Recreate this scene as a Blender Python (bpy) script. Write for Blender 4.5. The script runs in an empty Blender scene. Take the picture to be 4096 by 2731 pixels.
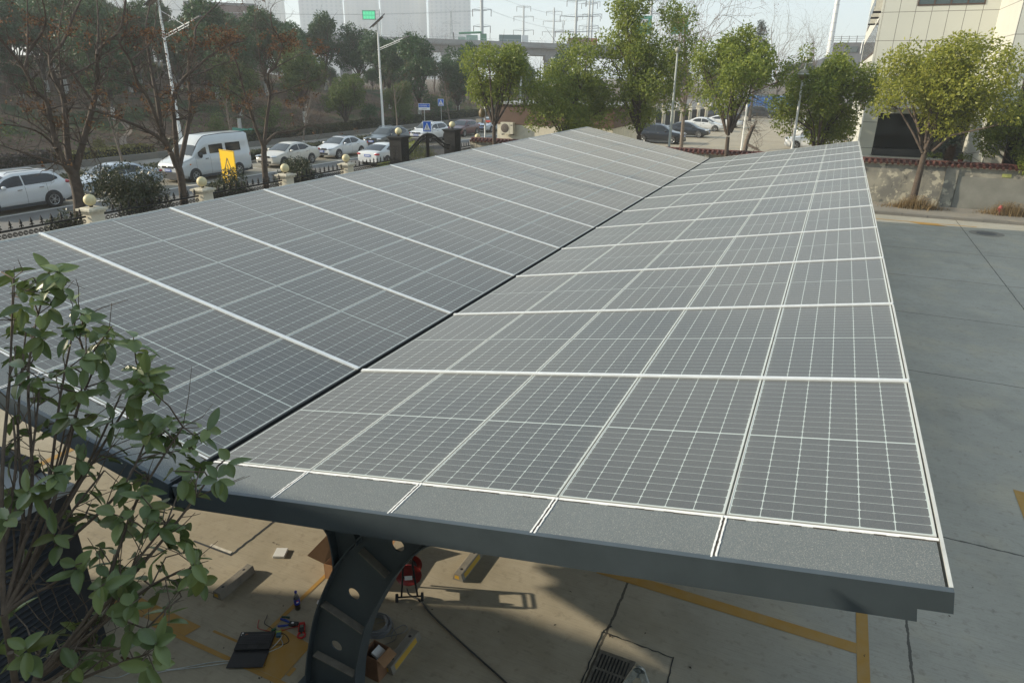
import bpy, bmesh, math, random
import numpy as np
from mathutils import Vector, Matrix

SC = bpy.context.scene
COL = SC.collection
PI = math.pi
R = math.radians

# ---------------------------------------------------------------- camera
cd = bpy.data.cameras.new('camera'); cam = bpy.data.objects.new('camera', cd); COL.objects.link(cam)
cd.sensor_fit = 'HORIZONTAL'; cd.sensor_width = 36.0; cd.lens = 23.787
cd.clip_start = 0.05; cd.clip_end = 6000
_r = Vector((.90876947, .4172106, .00856521)); _u = Vector((-.16083476, .33124359, .92973645)); _f = Vector((-.38505873, .84629368, -.36812603))
cam.matrix_world = Matrix(((_r.x, _u.x, -_f.x, 4.7603), (_r.y, _u.y, -_f.y, -3.8163), (_r.z, _u.z, -_f.z, 5.8772), (0, 0, 0, 1)))
SC.camera = cam

# ---------------------------------------------------------------- sky, sun, exposure
SUN = Vector((-2.35, -.84, 1.0)).normalized()
EL = math.asin(SUN.z); AZ = math.atan2(SUN.x, SUN.y)
w = bpy.data.worlds.new('World'); SC.world = w; w.use_nodes = True
nt = w.node_tree
sky = nt.nodes.new('ShaderNodeTexSky'); sky.sky_type = 'NISHITA'; sky.sun_disc = False
sky.sun_elevation = EL; sky.sun_rotation = AZ; sky.air_density = 1.0; sky.dust_density = 1.2; sky.ozone_density = 1.0; sky.altitude = 50
bg = nt.nodes['Background']; bg.inputs['Strength'].default_value = 0.15
# thin winter haze evens the sky out: the clear-sky model mixed with a pale uniform veil
veil = nt.nodes.new('ShaderNodeMix'); veil.data_type = 'RGBA'; veil.inputs[0].default_value = .72; veil.inputs[7].default_value = (2.55, 3.08, 3.42, 1)
nt.links.new(sky.outputs[0], veil.inputs[6]); nt.links.new(veil.outputs[2], bg.inputs[0])
sl = bpy.data.lights.new('sun', 'SUN'); sl.energy = 3.6; sl.angle = R(0.6); sl.color = (1.0, .88, .68)
so = bpy.data.objects.new('sun', sl); COL.objects.link(so)
so.rotation_euler = (-SUN).to_track_quat('-Z', 'Y').to_euler(); so.location = (-60, -20, 60)
vs = SC.view_settings; vs.view_transform = 'Standard'; vs.look = 'None'; vs.exposure = 0.8; vs.gamma = 1.0
SC.render.engine = 'CYCLES'
SC.cycles.use_denoising = True
SC.cycles.max_bounces = 6; SC.cycles.volume_bounces = 1; SC.cycles.transparent_max_bounces = 6

# ---------------------------------------------------------------- helpers
MATS = {}
def _n(nt, t, **k):
    n = nt.nodes.new(t)
    for a, v in k.items(): setattr(n, a, v)
    return n
def mat(name, col, rough=.6, metal=0.0, var=.0, scale=4.0, bump=0.0, bscale=None, spec=.5, col2=None, isl=0.0, isl2=None, trans=0.0, coat=0.0, world=False, detail=4.0, sheen=0.0, alpha=1.0, emit=None):
    """plain procedural material: base colour with noise variation, optional second colour, per-leaf variation, bump"""
    if name in MATS: return MATS[name]
    m = bpy.data.materials.new(name); m.use_nodes = True; nt = m.node_tree; L = nt.links
    b = nt.nodes['Principled BSDF']
    b.inputs['Base Color'].default_value = (*col, 1); b.inputs['Roughness'].default_value = rough; b.inputs['Metallic'].default_value = metal
    b.inputs['Specular IOR Level'].default_value = spec
    if coat: b.inputs['Coat Weight'].default_value = coat; b.inputs['Coat Roughness'].default_value = .05
    if sheen: b.inputs['Sheen Weight'].default_value = sheen; b.inputs['Sheen Roughness'].default_value = .4
    if alpha < 1: b.inputs['Alpha'].default_value = alpha
    if emit: b.inputs['Emission Color'].default_value = (*emit[:3], 1); b.inputs['Emission Strength'].default_value = emit[3]
    src = None
    vec = None
    if var or bump or col2:
        if world:
            g = _n(nt, 'ShaderNodeNewGeometry'); vec = g.outputs['Position']
        else:
            g = _n(nt, 'ShaderNodeTexCoord'); vec = g.outputs['Object']
    if var or col2:
        no = _n(nt, 'ShaderNodeTexNoise'); no.inputs['Scale'].default_value = scale; no.inputs['Detail'].default_value = detail; no.inputs['Roughness'].default_value = .6
        L.new(vec, no.inputs['Vector'])
        mr = _n(nt, 'ShaderNodeMapRange'); mr.inputs[1].default_value = .3; mr.inputs[2].default_value = .7
        L.new(no.outputs['Fac'], mr.inputs[0])
        mx = _n(nt, 'ShaderNodeMix', data_type='RGBA')
        c1 = tuple(c * (1 - var) for c in col); c2 = col2 if col2 else tuple(min(1, c * (1 + var)) for c in col)
        mx.inputs[6].default_value = (*c1, 1); mx.inputs[7].default_value = (*c2, 1)
        L.new(mr.outputs[0], mx.inputs[0]); src = mx.outputs[2]
    if isl:
        g2 = _n(nt, 'ShaderNodeNewGeometry')
        rp = _n(nt, 'ShaderNodeMix', data_type='RGBA')
        lo = tuple(c * (1 - isl) for c in col); hi = isl2 if isl2 else tuple(min(1, c * (1 + isl)) for c in col)
        rp.inputs[6].default_value = (*lo, 1); rp.inputs[7].default_value = (*hi, 1)
        L.new(g2.outputs['Random Per Island'], rp.inputs[0])
        if src:
            mm = _n(nt, 'ShaderNodeMix', data_type='RGBA'); mm.inputs[0].default_value = .5
            L.new(src, mm.inputs[6]); L.new(rp.outputs[2], mm.inputs[7]); src = mm.outputs[2]
        else: src = rp.outputs[2]
    if src: L.new(src, b.inputs['Base Color'])
    if bump:
        nb = _n(nt, 'ShaderNodeTexNoise'); nb.inputs['Scale'].default_value = bscale or scale * 6; nb.inputs['Detail'].default_value = 5
        L.new(vec, nb.inputs['Vector'])
        bp = _n(nt, 'ShaderNodeBump'); bp.inputs['Strength'].default_value = bump; bp.inputs['Distance'].default_value = .02
        L.new(nb.outputs['Fac'], bp.inputs['Height']); L.new(bp.outputs[0], b.inputs['Normal'])
    if trans:
        tr = _n(nt, 'ShaderNodeBsdfTranslucent'); mxs = _n(nt, 'ShaderNodeMixShader'); mxs.inputs[0].default_value = trans
        if src: L.new(src, tr.inputs[0])
        else: tr.inputs[0].default_value = (*col, 1)
        out = nt.nodes['Material Output']
        L.new(b.outputs[0], mxs.inputs[1]); L.new(tr.outputs[0], mxs.inputs[2]); L.new(mxs.outputs[0], out.inputs[0])
    MATS[name] = m
    return m

def tag(o, label=None, cat=None, group=None, kind=None):
    if label: o['label'] = label
    if cat: o['category'] = cat
    if group: o['group'] = group
    if kind: o['kind'] = kind
    return o
def link(o, parent=None):
    COL.objects.link(o)
    if parent: o.parent = parent
    return o
def thing(name, label, cat, loc=(0, 0, 0), rz=0.0, group=None):
    o = bpy.data.objects.new(name, None); COL.objects.link(o); o.empty_display_size = .2
    o.location = loc; o.rotation_euler = (0, 0, rz)
    return tag(o, label, cat, group)
def dup(o, parent=None):
    c = o.copy(); COL.objects.link(c)
    if parent: c.parent = parent
    for ch in list(o.children): dup(ch, c)
    return c
def place(o, loc, rz=0, sc=None, label=None, cat=None, group=None):
    o.location = loc; o.rotation_euler = (0, 0, rz)
    if sc: o.scale = (sc, sc, sc) if not isinstance(sc, tuple) else sc
    return tag(o, label, cat, group)

class MB:
    def __init__(s): s.v = []; s.f = []; s.m = []; s.sm = []
    def add(s, vs, fs, mi=0, smooth=False):
        o = len(s.v); s.v += [tuple(map(float, p)) for p in vs]
        for f in fs: s.f.append([i + o for i in f]); s.m.append(mi); s.sm.append(smooth)
        return s
    def box(s, c, d, rot=None, mi=0, taper=1.0):
        x, y, z = (q / 2 for q in d); vs = []
        for k in (-1, 1):
            t = taper if k > 0 else 1.0
            for a, b in ((-1, -1), (1, -1), (1, 1), (-1, 1)):
                p = Vector((a * x * t, b * y * t, k * z))
                if rot is not None: p = rot @ p
                vs.append((p.x + c[0], p.y + c[1], p.z + c[2]))
        return s.add(vs, [(3, 2, 1, 0), (4, 5, 6, 7), (0, 1, 5, 4), (1, 2, 6, 5), (2, 3, 7, 6), (3, 0, 4, 7)], mi)
    def b2(s, a, b, mi=0):
        return s.box([(a[i] + b[i]) / 2 for i in range(3)], [abs(b[i] - a[i]) for i in range(3)], mi=mi)
    def tube(s, pts, r, n=8, mi=0, cap=True, smooth=True):
        pts = [Vector(p) for p in pts]
        rs = r if isinstance(r, (list, tuple)) else [r] * len(pts)
        up = None; vs = []; N = len(pts)
        for i, p in enumerate(pts):
            d = (pts[min(i + 1, N - 1)] - pts[max(i - 1, 0)])
            if d.length < 1e-9: d = Vector((0, 0, 1))
            d.normalize()
            if up is None:
                up = Vector((0, 0, 1)) if abs(d.z) < .9 else Vector((1, 0, 0))
            a = d.cross(up)
            if a.length < 1e-6: a = d.cross(Vector((1, .3, .2)))
            a.normalize(); b = a.cross(d); up = b
            for k in range(n):
                t = 2 * PI * k / n
                vs.append(p + a * (rs[i] * math.cos(t)) + b * (rs[i] * math.sin(t)))
        fs = [(i * n + k, i * n + (k + 1) % n, (i + 1) * n + (k + 1) % n, (i + 1) * n + k) for i in range(N - 1) for k in range(n)]
        s.add(vs, fs, mi, smooth)
        if cap:
            s.add(vs[:n], [tuple(range(n))], mi); s.add(vs[-n:], [tuple(range(n - 1, -1, -1))], mi)
        return s
    def lathe(s, prof, c=(0, 0, 0), n=16, mi=0, smooth=True, axis='z'):
        vs = []
        for r, z in prof:
            for k in range(n):
                t = 2 * PI * k / n; a, b = r * math.cos(t), r * math.sin(t)
                p = (a, b, z) if axis == 'z' else ((z, a, b) if axis == 'x' else (a, z, b))
                vs.append((p[0] + c[0], p[1] + c[1], p[2] + c[2]))
        fs = [(i * n + k, i * n + (k + 1) % n, (i + 1) * n + (k + 1) % n, (i + 1) * n + k) for i in range(len(prof) - 1) for k in range(n)]
        return s.add(vs, fs, mi, smooth)
    def sphere(s, c, r, n=16, m=10, mi=0):
        return s.lathe([(r * math.sin(PI * i / m) + 1e-5, c[2] - r * math.cos(PI * i / m)) for i in range(m + 1)], (c[0], c[1], 0), n, mi)
    def prism(s, poly, a, b, axis='y', mi=0, smooth=False):
        """extrude a closed 2-D polygon between a and b along an axis; poly in the other two coordinates"""
        def P(q, t): return (q[0], t, q[1]) if axis == 'y' else ((t, q[0], q[1]) if axis == 'x' else (q[0], q[1], t))
        n = len(poly); vs = [P(q, a) for q in poly] + [P(q, b) for q in poly]
        s.add(vs, [tuple(range(n)), tuple(range(2 * n - 1, n - 1, -1))], mi)
        s.add(vs, [(i, (i + 1) % n, n + (i + 1) % n, n + i) for i in range(n)], mi, smooth)
        return s
    def grid(s, P, mi=0, smooth=True, flip=False):
        h = len(P); w_ = len(P[0]); vs = [p for row in P for p in row]
        fs = [(i * w_ + j, i * w_ + j + 1, (i + 1) * w_ + j + 1, (i + 1) * w_ + j) for i in range(h - 1) for j in range(w_ - 1)]
        if flip: fs = [f[::-1] for f in fs]
        return s.add(vs, fs, mi, smooth)
    def quad(s, a, b, c, d, mi=0): return s.add([a, b, c, d], [(0, 1, 2, 3)], mi)
    def mesh(s, name, mats):
        me = bpy.data.meshes.new(name); me.from_pydata(s.v, [], s.f)
        for m in (mats if isinstance(mats, (list, tuple)) else [mats]): me.materials.append(m)
        me.polygons.foreach_set('material_index', s.m); me.polygons.foreach_set('use_smooth', s.sm); me.update()
        bm = bmesh.new(); bm.from_mesh(me); bmesh.ops.recalc_face_normals(bm, faces=bm.faces); bm.to_mesh(me); bm.free()
        return me
    def build(s, name, mats, parent=None, loc=None, bevel=0.0):
        o = bpy.data.objects.new(name, s.mesh(name, mats)); link(o, parent)
        if loc is not None: o.location = loc
        if bevel:
            md = o.modifiers.new('bevel', 'BEVEL'); md.width = bevel; md.segments = 2; md.limit_method = 'ANGLE'
        return o
def np_obj(name, V, F, mats, parent=None, loc=None, smooth=False, mi=None):
    V = np.asarray(V, dtype=np.float32); F = np.asarray(F, dtype=np.int32); k = F.shape[1]
    me = bpy.data.meshes.new(name)
    me.vertices.add(len(V)); me.vertices.foreach_set('co', V.ravel())
    me.loops.add(F.size); me.loops.foreach_set('vertex_index', F.ravel())
    me.polygons.add(len(F)); me.polygons.foreach_set('loop_start', np.arange(0, F.size, k, dtype=np.int32)); me.polygons.foreach_set('loop_total', np.full(len(F), k, dtype=np.int32))
    for m in (mats if isinstance(mats, (list, tuple)) else [mats]): me.materials.append(m)
    if mi is not None: me.polygons.foreach_set('material_index', np.asarray(mi, dtype=np.int32))
    if smooth: me.polygons.foreach_set('use_smooth', np.ones(len(F), dtype=bool))
    me.update(calc_edges=True); me.validate()
    o = bpy.data.objects.new(name, me); link(o, parent)
    if loc is not None: o.location = loc
    return o
def struct(mb, name, mats): return tag(mb.build(name, mats), kind='structure')
def text(name, body, size, m, parent, mw, depth=.002):
    c = bpy.data.curves.new(name, 'FONT'); c.body = body; c.size = size; c.extrude = depth; c.align_x = 'CENTER'; c.align_y = 'CENTER'
    t = bpy.data.objects.new(name, c); COL.objects.link(t)
    dg = bpy.context.evaluated_depsgraph_get(); me = bpy.data.meshes.new_from_object(t.evaluated_get(dg))
    bpy.data.objects.remove(t)
    me.materials.clear(); me.materials.append(m)
    o = bpy.data.objects.new(name, me); link(o, parent); o.matrix_local = mw
    return o
def filled(name, outer, holes, y0, y1, m, parent):
    """plate with holes in the x-z plane, between y0 and y1"""
    c = bpy.data.curves.new(name, 'CURVE'); c.dimensions = '2D'; c.fill_mode = 'BOTH'; c.extrude = abs(y1 - y0) / 2
    for pl in [outer] + holes:
        sp = c.splines.new('POLY'); sp.points.add(len(pl) - 1); sp.use_cyclic_u = True
        for i, q in enumerate(pl): sp.points[i].co = (q[0], q[1], 0, 1)
    t = bpy.data.objects.new(name, c); COL.objects.link(t)
    dg = bpy.context.evaluated_depsgraph_get(); me = bpy.data.meshes.new_from_object(t.evaluated_get(dg)); bpy.data.objects.remove(t)
    me.transform(Matrix(((1, 0, 0, 0), (0, 0, -1, (y0 + y1) / 2), (0, 1, 0, 0), (0, 0, 0, 1))))
    me.materials.clear(); me.materials.append(m)
    o = bpy.data.objects.new(name, me); link(o, parent); return o
def lerp(a, b, t): return a + (b - a) * t
def interp(pts, x): return float(np.interp(x, [p[0] for p in pts], [p[1] for p in pts]))
def smoothpts(pts, k=4):
    """Catmull-Rom through points"""
    P = [np.array(p, float) for p in pts]; out = []
    for i in range(len(P) - 1):
        p0, p1, p2, p3 = P[max(i - 1, 0)], P[i], P[i + 1], P[min(i + 2, len(P) - 1)]
        for j in range(k):
            t = j / k
            out.append(.5 * ((2 * p1) + (p2 - p0) * t + (2 * p0 - 5 * p1 + 4 * p2 - p3) * t * t + (3 * p1 - p0 - 3 * p2 + p3) * t ** 3))
    out.append(P[-1]); return [tuple(p) for p in out]
ORD = ['first', 'second', 'third', 'fourth', 'fifth', 'sixth', 'seventh', 'eighth', 'ninth', 'tenth', 'eleventh', 'twelfth', 'thirteenth']
# ---------------------------------------------------------------- shared materials
M = {}
M['steel'] = mat('painted_steel', (.052, .068, .080), .45, .0, var=.12, scale=3, bump=.03)
M['steel_dark'] = mat('dark_steel', (.03, .034, .036), .55, var=.2, scale=5)
M['alu'] = mat('aluminium', (.74, .76, .76), .42, .35, var=.06, scale=9)
M['alu_frame'] = mat('panel_frame_aluminium', (.52, .53, .50), .5, .2, var=.10, scale=5)
M['white'] = mat('white_paint', (.72, .73, .72), .4, var=.05, scale=2)
M['cream'] = mat('cream_render', (.62, .58, .47), .8, var=.13, scale=2.5, bump=.1, bscale=40)
M['black'] = mat('black_iron', (.012, .013, .014), .6, spec=.25, var=.25, scale=6)
M['rubber'] = mat('tyre_rubber', (.02, .02, .021), .8)
M['glass'] = mat('car_glass', (.018, .022, .026), .06, spec=.6)
M['chrome'] = mat('chrome', (.55, .56, .58), .18, 1.0)
M['plate_blue'] = mat('plate_blue', (.02, .09, .42), .4)
M['plate_white'] = mat('plate_white', (.8, .8, .8), .4)
M['lamp_red'] = mat('tail_red', (.38, .012, .012), .15, coat=.6)
M['lamp_clear'] = mat('lamp_clear', (.62, .65, .68), .08, .3, coat=.8)
M['amber'] = mat('amber_lens', (.65, .2, .03), .2)
M['globe'] = mat('globe_cream', (.62, .55, .33), .55, var=.12, scale=5)
M['tile'] = mat('roof_tile', (.105, .040, .032), .5, var=.3, scale=5, bump=.15)
M['bark'] = mat('bark', (.075, .056, .043), .9, var=.3, scale=7, bump=.5, bscale=30)
M['bark_pale'] = mat('bark_pale', (.16, .13, .105), .9, var=.25, scale=7, bump=.4, bscale=30)
M['whitewash'] = mat('whitewash', (.55, .54, .50), .9, var=.15, scale=6)
M['camphor'] = mat('leaf_camphor', (.17, .235, .04), .5, isl=.4, isl2=(.40, .42, .075), trans=.5, var=.25, scale=.8)
M['camphor_dry'] = mat('leaf_camphor_yellow', (.25, .29, .045), .5, isl=.35, isl2=(.52, .49, .085), trans=.5, var=.25, scale=.8)
M['wood_leaf'] = mat('leaf_wood', (.034, .088, .032), .55, isl=.45, isl2=(.085, .165, .055), trans=.3, var=.25, scale=.5)
M['wood_olive'] = mat('leaf_olive', (.085, .14, .034), .55, isl=.45, isl2=(.18, .215, .055), trans=.4, var=.25, scale=.5)
M['shrub_leaf'] = mat('leaf_shrub', (.032, .050, .022), .45, isl=.5, isl2=(.10, .105, .04), trans=.15, var=.3, scale=2)
M['hedge_leaf'] = mat('leaf_hedge', (.03, .047, .018), .55, isl=.5, isl2=(.075, .085, .025), trans=.15)
M['hedge_yellow'] = mat('leaf_hedge_yellow', (.14, .14, .03), .55, isl=.5, isl2=(.26, .23, .06), trans=.2)
M['dead_leaf'] = mat('dead_leaf', (.095, .046, .024), .8, isl=.5, isl2=(.22, .115, .05), trans=.25)
M['red_leaf'] = mat('rust_leaf', (.17, .07, .05), .8, isl=.4, isl2=(.26, .12, .08), trans=.25)
M['twig'] = mat('twig', (.11, .085, .07), .9, isl=.4)
M['straw'] = mat('dry_grass', (.24, .16, .07), .9, isl=.5, isl2=(.36, .26, .13), trans=.2)
M['conifer'] = mat('leaf_conifer', (.03, .05, .04), .6, isl=.4, trans=.1)
M['road_white'] = mat('road_white', (.58, .57, .53), .8, var=.15, scale=3, world=True)
M['yellow_line'] = mat('yellow_line', (.46, .245, .035), .75, var=.16, scale=6, col2=(.38, .235, .075), world=True)
M['blue_sign'] = mat('sign_blue', (.015, .12, .55), .4)
M['yellow_sign'] = mat('sign_yellow', (.80, .50, .0), .4)
M['sign_white'] = mat('sign_white', (.8, .8, .8), .45)
M['black_paint'] = mat('black_paint', (.015, .015, .015), .5)
M['galv'] = mat('galvanised', (.47, .50, .50), .38, .6, var=.15, scale=12)
M['card'] = mat('cardboard', (.34, .19, .095), .8, var=.12, scale=5)
M['conc_block'] = mat('block_concrete', (.20, .185, .155), .9, var=.2, scale=8, bump=.2)

def concrete(name, base, dark, xs=(), ys=(), broom=True, width=.014, sandy=False):
    m = bpy.data.materials.new(name); m.use_nodes = True; nt = m.node_tree; L = nt.links; b = nt.nodes['Principled BSDF']
    b.inputs['Roughness'].default_value = .85; b.inputs['Specular IOR Level'].default_value = .3
    g = _n(nt, 'ShaderNodeNewGeometry'); P = g.outputs['Position']
    def noise(sc, det=5, vec=P, ro=.6):
        n = _n(nt, 'ShaderNodeTexNoise'); n.inputs['Scale'].default_value = sc; n.inputs['Detail'].default_value = det; n.inputs['Roughness'].default_value = ro; L.new(vec, n.inputs['Vector']); return n.outputs['Fac']
    def mth(op, a, b_=None, c=None):
        n = _n(nt, 'ShaderNodeMath', operation=op)
        for i, q in enumerate((a, b_, c)):
            if q is None: continue
            if isinstance(q, (int, float)): n.inputs[i].default_value = q
            else: L.new(q, n.inputs[i])
        return n.outputs[0]
    def mix(f, a, c):
        n = _n(nt, 'ShaderNodeMix', data_type='RGBA')
        for i, q in ((0, f), (6, a), (7, c)):
            if isinstance(q, tuple): n.inputs[i].default_value = (*q, 1)
            elif isinstance(q, (int, float)): n.inputs[i].default_value = q
            else: L.new(q, n.inputs[i])
        return n.outputs[2]
    def rng(v, a, c):
        n = _n(nt, 'ShaderNodeMapRange'); n.inputs[1].default_value = a; n.inputs[2].default_value = c; L.new(v, n.inputs[0]); return n.outputs[0]
    col = mix(rng(noise(.35), .32, .68), dark, base)
    mid = tuple((a + c) / 2 * .82 for a, c in zip(base, dark))
    col = mix(mth('MULTIPLY', rng(noise(2.3), .45, .75), .55), col, mid)
    col = mix(mth('MULTIPLY', rng(noise(26, 3), .55, .75), .35), col, tuple(c * .62 for c in dark))
    st = mth('MULTIPLY', rng(noise(.55, 7, ro=.7), .56, .66), .32); col = mix(st, col, tuple(c * .5 for c in dark))
    col = mix(mth('MULTIPLY', rng(noise(1.1, 8, ro=.75), .60, .70), .40), col, tuple(min(1, c * 1.3) for c in base))
    warm = tuple(c * k for c, k in zip(base, (1.08, 1.0, .86)))
    col = mix(mth('MULTIPLY', rng(noise(.9, 3), .5, .7), .5), col, warm)
    if sandy:
        s2 = _n(nt, 'ShaderNodeSeparateXYZ'); L.new(P, s2.inputs[0])
        e = mth('ADD', s2.outputs[0], mth('MULTIPLY', mth('SUBTRACT', noise(.8, 4), .5), 1.6))
        col = mix(mth('MULTIPLY', rng(e, 5.6, 3.6), .85), col, mix(rng(noise(1.6), .35, .65), (.31, .268, .19), (.40, .35, .26)))
        col = mix(mth('MULTIPLY', rng(noise(9, 6), .56, .72), .45), col, (.17, .145, .108))
    bpn = _n(nt, 'ShaderNodeBump'); bpn.inputs['Strength'].default_value = .25; bpn.inputs['Distance'].default_value = .006
    if broom:
        mp = _n(nt, 'ShaderNodeMapping'); mp.inputs['Scale'].default_value = (2.5, 60, 1); mp.inputs['Rotation'].default_value = (0, 0, R(9)); L.new(P, mp.inputs[0])
        br = noise(1.0, 4, mp.outputs[0], .7)
        col = mix(mth('MULTIPLY', rng(br, .48, .66), .32), col, tuple(c * .62 for c in dark))
        L.new(br, bpn.inputs['Height'])
    else: L.new(noise(60, 4), bpn.inputs['Height'])
    L.new(bpn.outputs[0], b.inputs['Normal'])
    if xs or ys:
        sp = _n(nt, 'ShaderNodeSeparateXYZ'); L.new(P, sp.inputs[0])
        wob = mth('MULTIPLY', mth('SUBTRACT', noise(7, 3), .5), .05)
        tot = None
        for ax, arr in ((0, xs), (1, ys)):
            for q in arr:
                d = mth('ABSOLUTE', mth('ADD', mth('SUBTRACT', sp.outputs[ax], q), wob))
                k = mth('LESS_THAN', d, width)
                tot = k if tot is None else mth('MAXIMUM', tot, k)
        col = mix(mth('MULTIPLY', tot, .8), col, (.035, .032, .028))
    L.new(col, b.inputs['Base Color']); return m

M['yard'] = concrete('yard_concrete', (.42, .40, .34), (.33, .315, .265), xs=(10.22, 6.42, 3.31, 14.3, 18.4, -5.5, -10), ys=(5.65, 11.92, 16.28, 20.4, 24.6, 29.15, -2.5), sandy=True)
M['lot'] = concrete('lot_concrete', (.38, .345, .27), (.30, .27, .215), xs=(-6, -2, 2), ys=(44, 52, 60, 68, 76, 90), width=.03)
M['pave'] = concrete('pavement', (.30, .28, .24), (.22, .205, .18), ys=tuple(range(-10, 110, 6)), broom=False, width=.012)
M['asphalt'] = concrete('asphalt', (.165, .16, .15), (.125, .122, .115), broom=False)
M['bay'] = concrete('bay_concrete', (.27, .25, .20), (.19, .178, .15), broom=False)
M['kerb'] = concrete('kerb_stone', (.20, .19, .17), (.14, .135, .12), broom=False)

def earth_mat():
    m = bpy.data.materials.new('earth'); m.use_nodes = True; nt = m.node_tree; L = nt.links; b = nt.nodes['Principled BSDF']
    b.inputs['Roughness'].default_value = .95; b.inputs['Specular IOR Level'].default_value = .1
    g = _n(nt, 'ShaderNodeNewGeometry'); P = g.outputs['Position']
    def noise(s, d=6):
        n = _n(nt, 'ShaderNodeTexNoise'); n.inputs['Scale'].default_value = s; n.inputs['Detail'].default_value = d; n.inputs['Roughness'].default_value = .65; L.new(P, n.inputs['Vector']); return n.outputs['Fac']
    def rng(v, a, c):
        n = _n(nt, 'ShaderNodeMapRange'); n.inputs[1].default_value = a; n.inputs[2].default_value = c; L.new(v, n.inputs[0]); return n.outputs[0]
    def mix(f, a, c):
        n = _n(nt, 'ShaderNodeMix', data_type='RGBA'); L.new(f, n.inputs[0])
        for i, q in ((6, a), (7, c)):
            if isinstance(q, tuple): n.inputs[i].default_value = (*q, 1)
            else: L.new(q, n.inputs[i])
        return n.outputs[2]
    c = mix(rng(noise(.5), .35, .65), (.085, .058, .042), (.15, .108, .08))
    c = mix(rng(noise(7), .5, .7), c, (.19, .125, .085))
    c = mix(rng(noise(.16), .50, .60), c, (.045, .066, .03))
    c = mix(rng(noise(2.2), .56, .66), c, (.04, .06, .028))
    L.new(c, b.inputs['Base Color'])
    bp = _n(nt, 'ShaderNodeBump'); bp.inputs['Strength'].default_value = .6; bp.inputs['Distance'].default_value = .15; L.new(noise(5), bp.inputs['Height']); L.new(bp.outputs[0], b.inputs['Normal'])
    return m
M['earth'] = earth_mat()

# ---------------------------------------------------------------- terrain and paving
def hill(x, y):
    if x > -40.3: return 0.0
    t = min(1, max(0, (-40.3 - x) / 23.0)); t = t * t * (3 - 2 * t)
    fy = 1.0 if y < 95 else max(0.0, 1 - (y - 95) / 70)
    fx = 1.0 if x > -130 else max(0.0, 1 - (-130 - x) / 60)
    back = max(0.0, min(1.0, (-78 - x) / 30.0))
    return fx * fy * (4.2 * back + 3.1 * t + .18 * math.sin(x * .31 + 1) * math.sin(y * .23) * t + .25 * t * math.sin(y * .09 + 2)) + .35 * min(1, (-40.3 - x) / 1.2)
xs = sorted(set([-900, -600, -400, -300, -230, -190, -160, -140, -130] + [round(q, 2) for q in np.arange(-120, -41, 2.5)] + [-41.5, -40.9, -40.31, -40.2, -39, -30, -15, 0, 20, 60, 120, 250, 600]))
ys_ = sorted(set([-300, -150, -80, -50] + [round(q, 2) for q in np.arange(-40, 130, 4)] + [140, 150, 165, 180, 220, 300, 450, 700, 880]))
V = [(x, y, hill(x, y) - .05) for y in ys_ for x in xs]; nx = len(xs)
F = [(j * nx + i, j * nx + i + 1, (j + 1) * nx + i + 1, (j + 1) * nx + i) for j in range(len(ys_) - 1) for i in range(nx - 1)]
tag(np_obj('ground', V, F, M['earth'], smooth=True), kind='structure')
def sheet(name, x0, x1, y0, y1, z, m):
    return struct(MB().quad((x0, y0, z), (x1, y0, z), (x1, y1, z), (x0, y1, z)), name, m)
sheet('yard_paving', -15.65, 40, -45, 34.4, 0, M['yard'])
sheet('car_park_paving', -14, 60, 34.9, 118, 0, M['lot'])
sheet('road', -27.0, -18.6, -60, 260, 0, M['asphalt'])
sheet('parking_bays', -31.3, -27.0, -60, 150, 0, M['bay'])
sheet('road_beyond', -31.3, -27.0, 150, 260, 0, M['asphalt'])
struct(MB().b2((-38.2, -60, -.04), (-34.0, 150, .12)), 'sidewalk', M['pave'])
struct(MB().b2((-31.55, -60, -.04), (-31.3, 150, .14)), 'kerb', M['kerb'])
struct(MB().b2((-18.6, -60, -.04), (-18.35, 24.5, .13)), 'kerb', M['kerb'])
struct(MB().b2((-38.5, -60, -.04), (-38.2, 110, .52)), 'kerb', M['kerb'])
mb = MB()
for x in (-26.95, -23.0):
    if x > -25:
        for k in range(-8, 40): mb.b2((x - .07, k * 6.0 + 2.5, .002), (x + .07, k * 6.0 + 5.0, .004))
    else: mb.b2((x - .075, -50, .002), (x + .075, 140, .004))
for k in range(-6, 20): mb.b2((-31.2, 11.9 + k * 6.1, .002), (-27.06, 12.0 + k * 6.1, .004))
struct(mb, 'road_marking', M['road_white'])
# strip along the back wall: raised kerb and earth-topped pavement
struct(MB().b2((-13, 31.75, -.04), (40, 34.4, .10)), 'sidewalk', M['pave'])
mb = MB(); rg = random.Random(3); x = -13.0
while x < 39:
    l = rg.uniform(.9, 1.1); mb.b2((x + .01, 31.5 + rg.uniform(-.012, .012), -.04), (x + l, 31.745, .105 + rg.uniform(-.012, .012))); x += l
struct(mb, 'kerb', M['kerb'])
# painted yellow lines in the yard
mb = MB()
def line(a, b, wd):
    d = Vector((b[0] - a[0], b[1] - a[1], 0)).normalized(); n = Vector((-d.y, d.x, 0)) * wd / 2; z = Vector((0, 0, .004))
    A = Vector((a[0], a[1], 0)); B = Vector((b[0], b[1], 0))
    mb.quad(A - n + z, B - n + z, B + n + z, A + n + z)
line((5.95, -3.0), (5.95, 27.2), .125)
line((2.9, 3.0), (5.886, 2.985), .165)
line((-.165, .18), (-.165, 27), .055); line((.46, .04), (.46, .15), .05)
line((-1.45, -.06), (2.2, -.06), .055)
line((-.72, .16), (-.13, .16), .03)
line((-5.95, -3.0), (-5.95, 27.2), .125)
mb.quad((-1.6, -.03, .004), (-.95, -.03, .004), (-.9, .15, .004), (-1.65, .17, .004))
mb.quad((-.13, -.03, .004), (.43, -.03, .004), (.42, .47, .004), (-.05, .52, .004))
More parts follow.
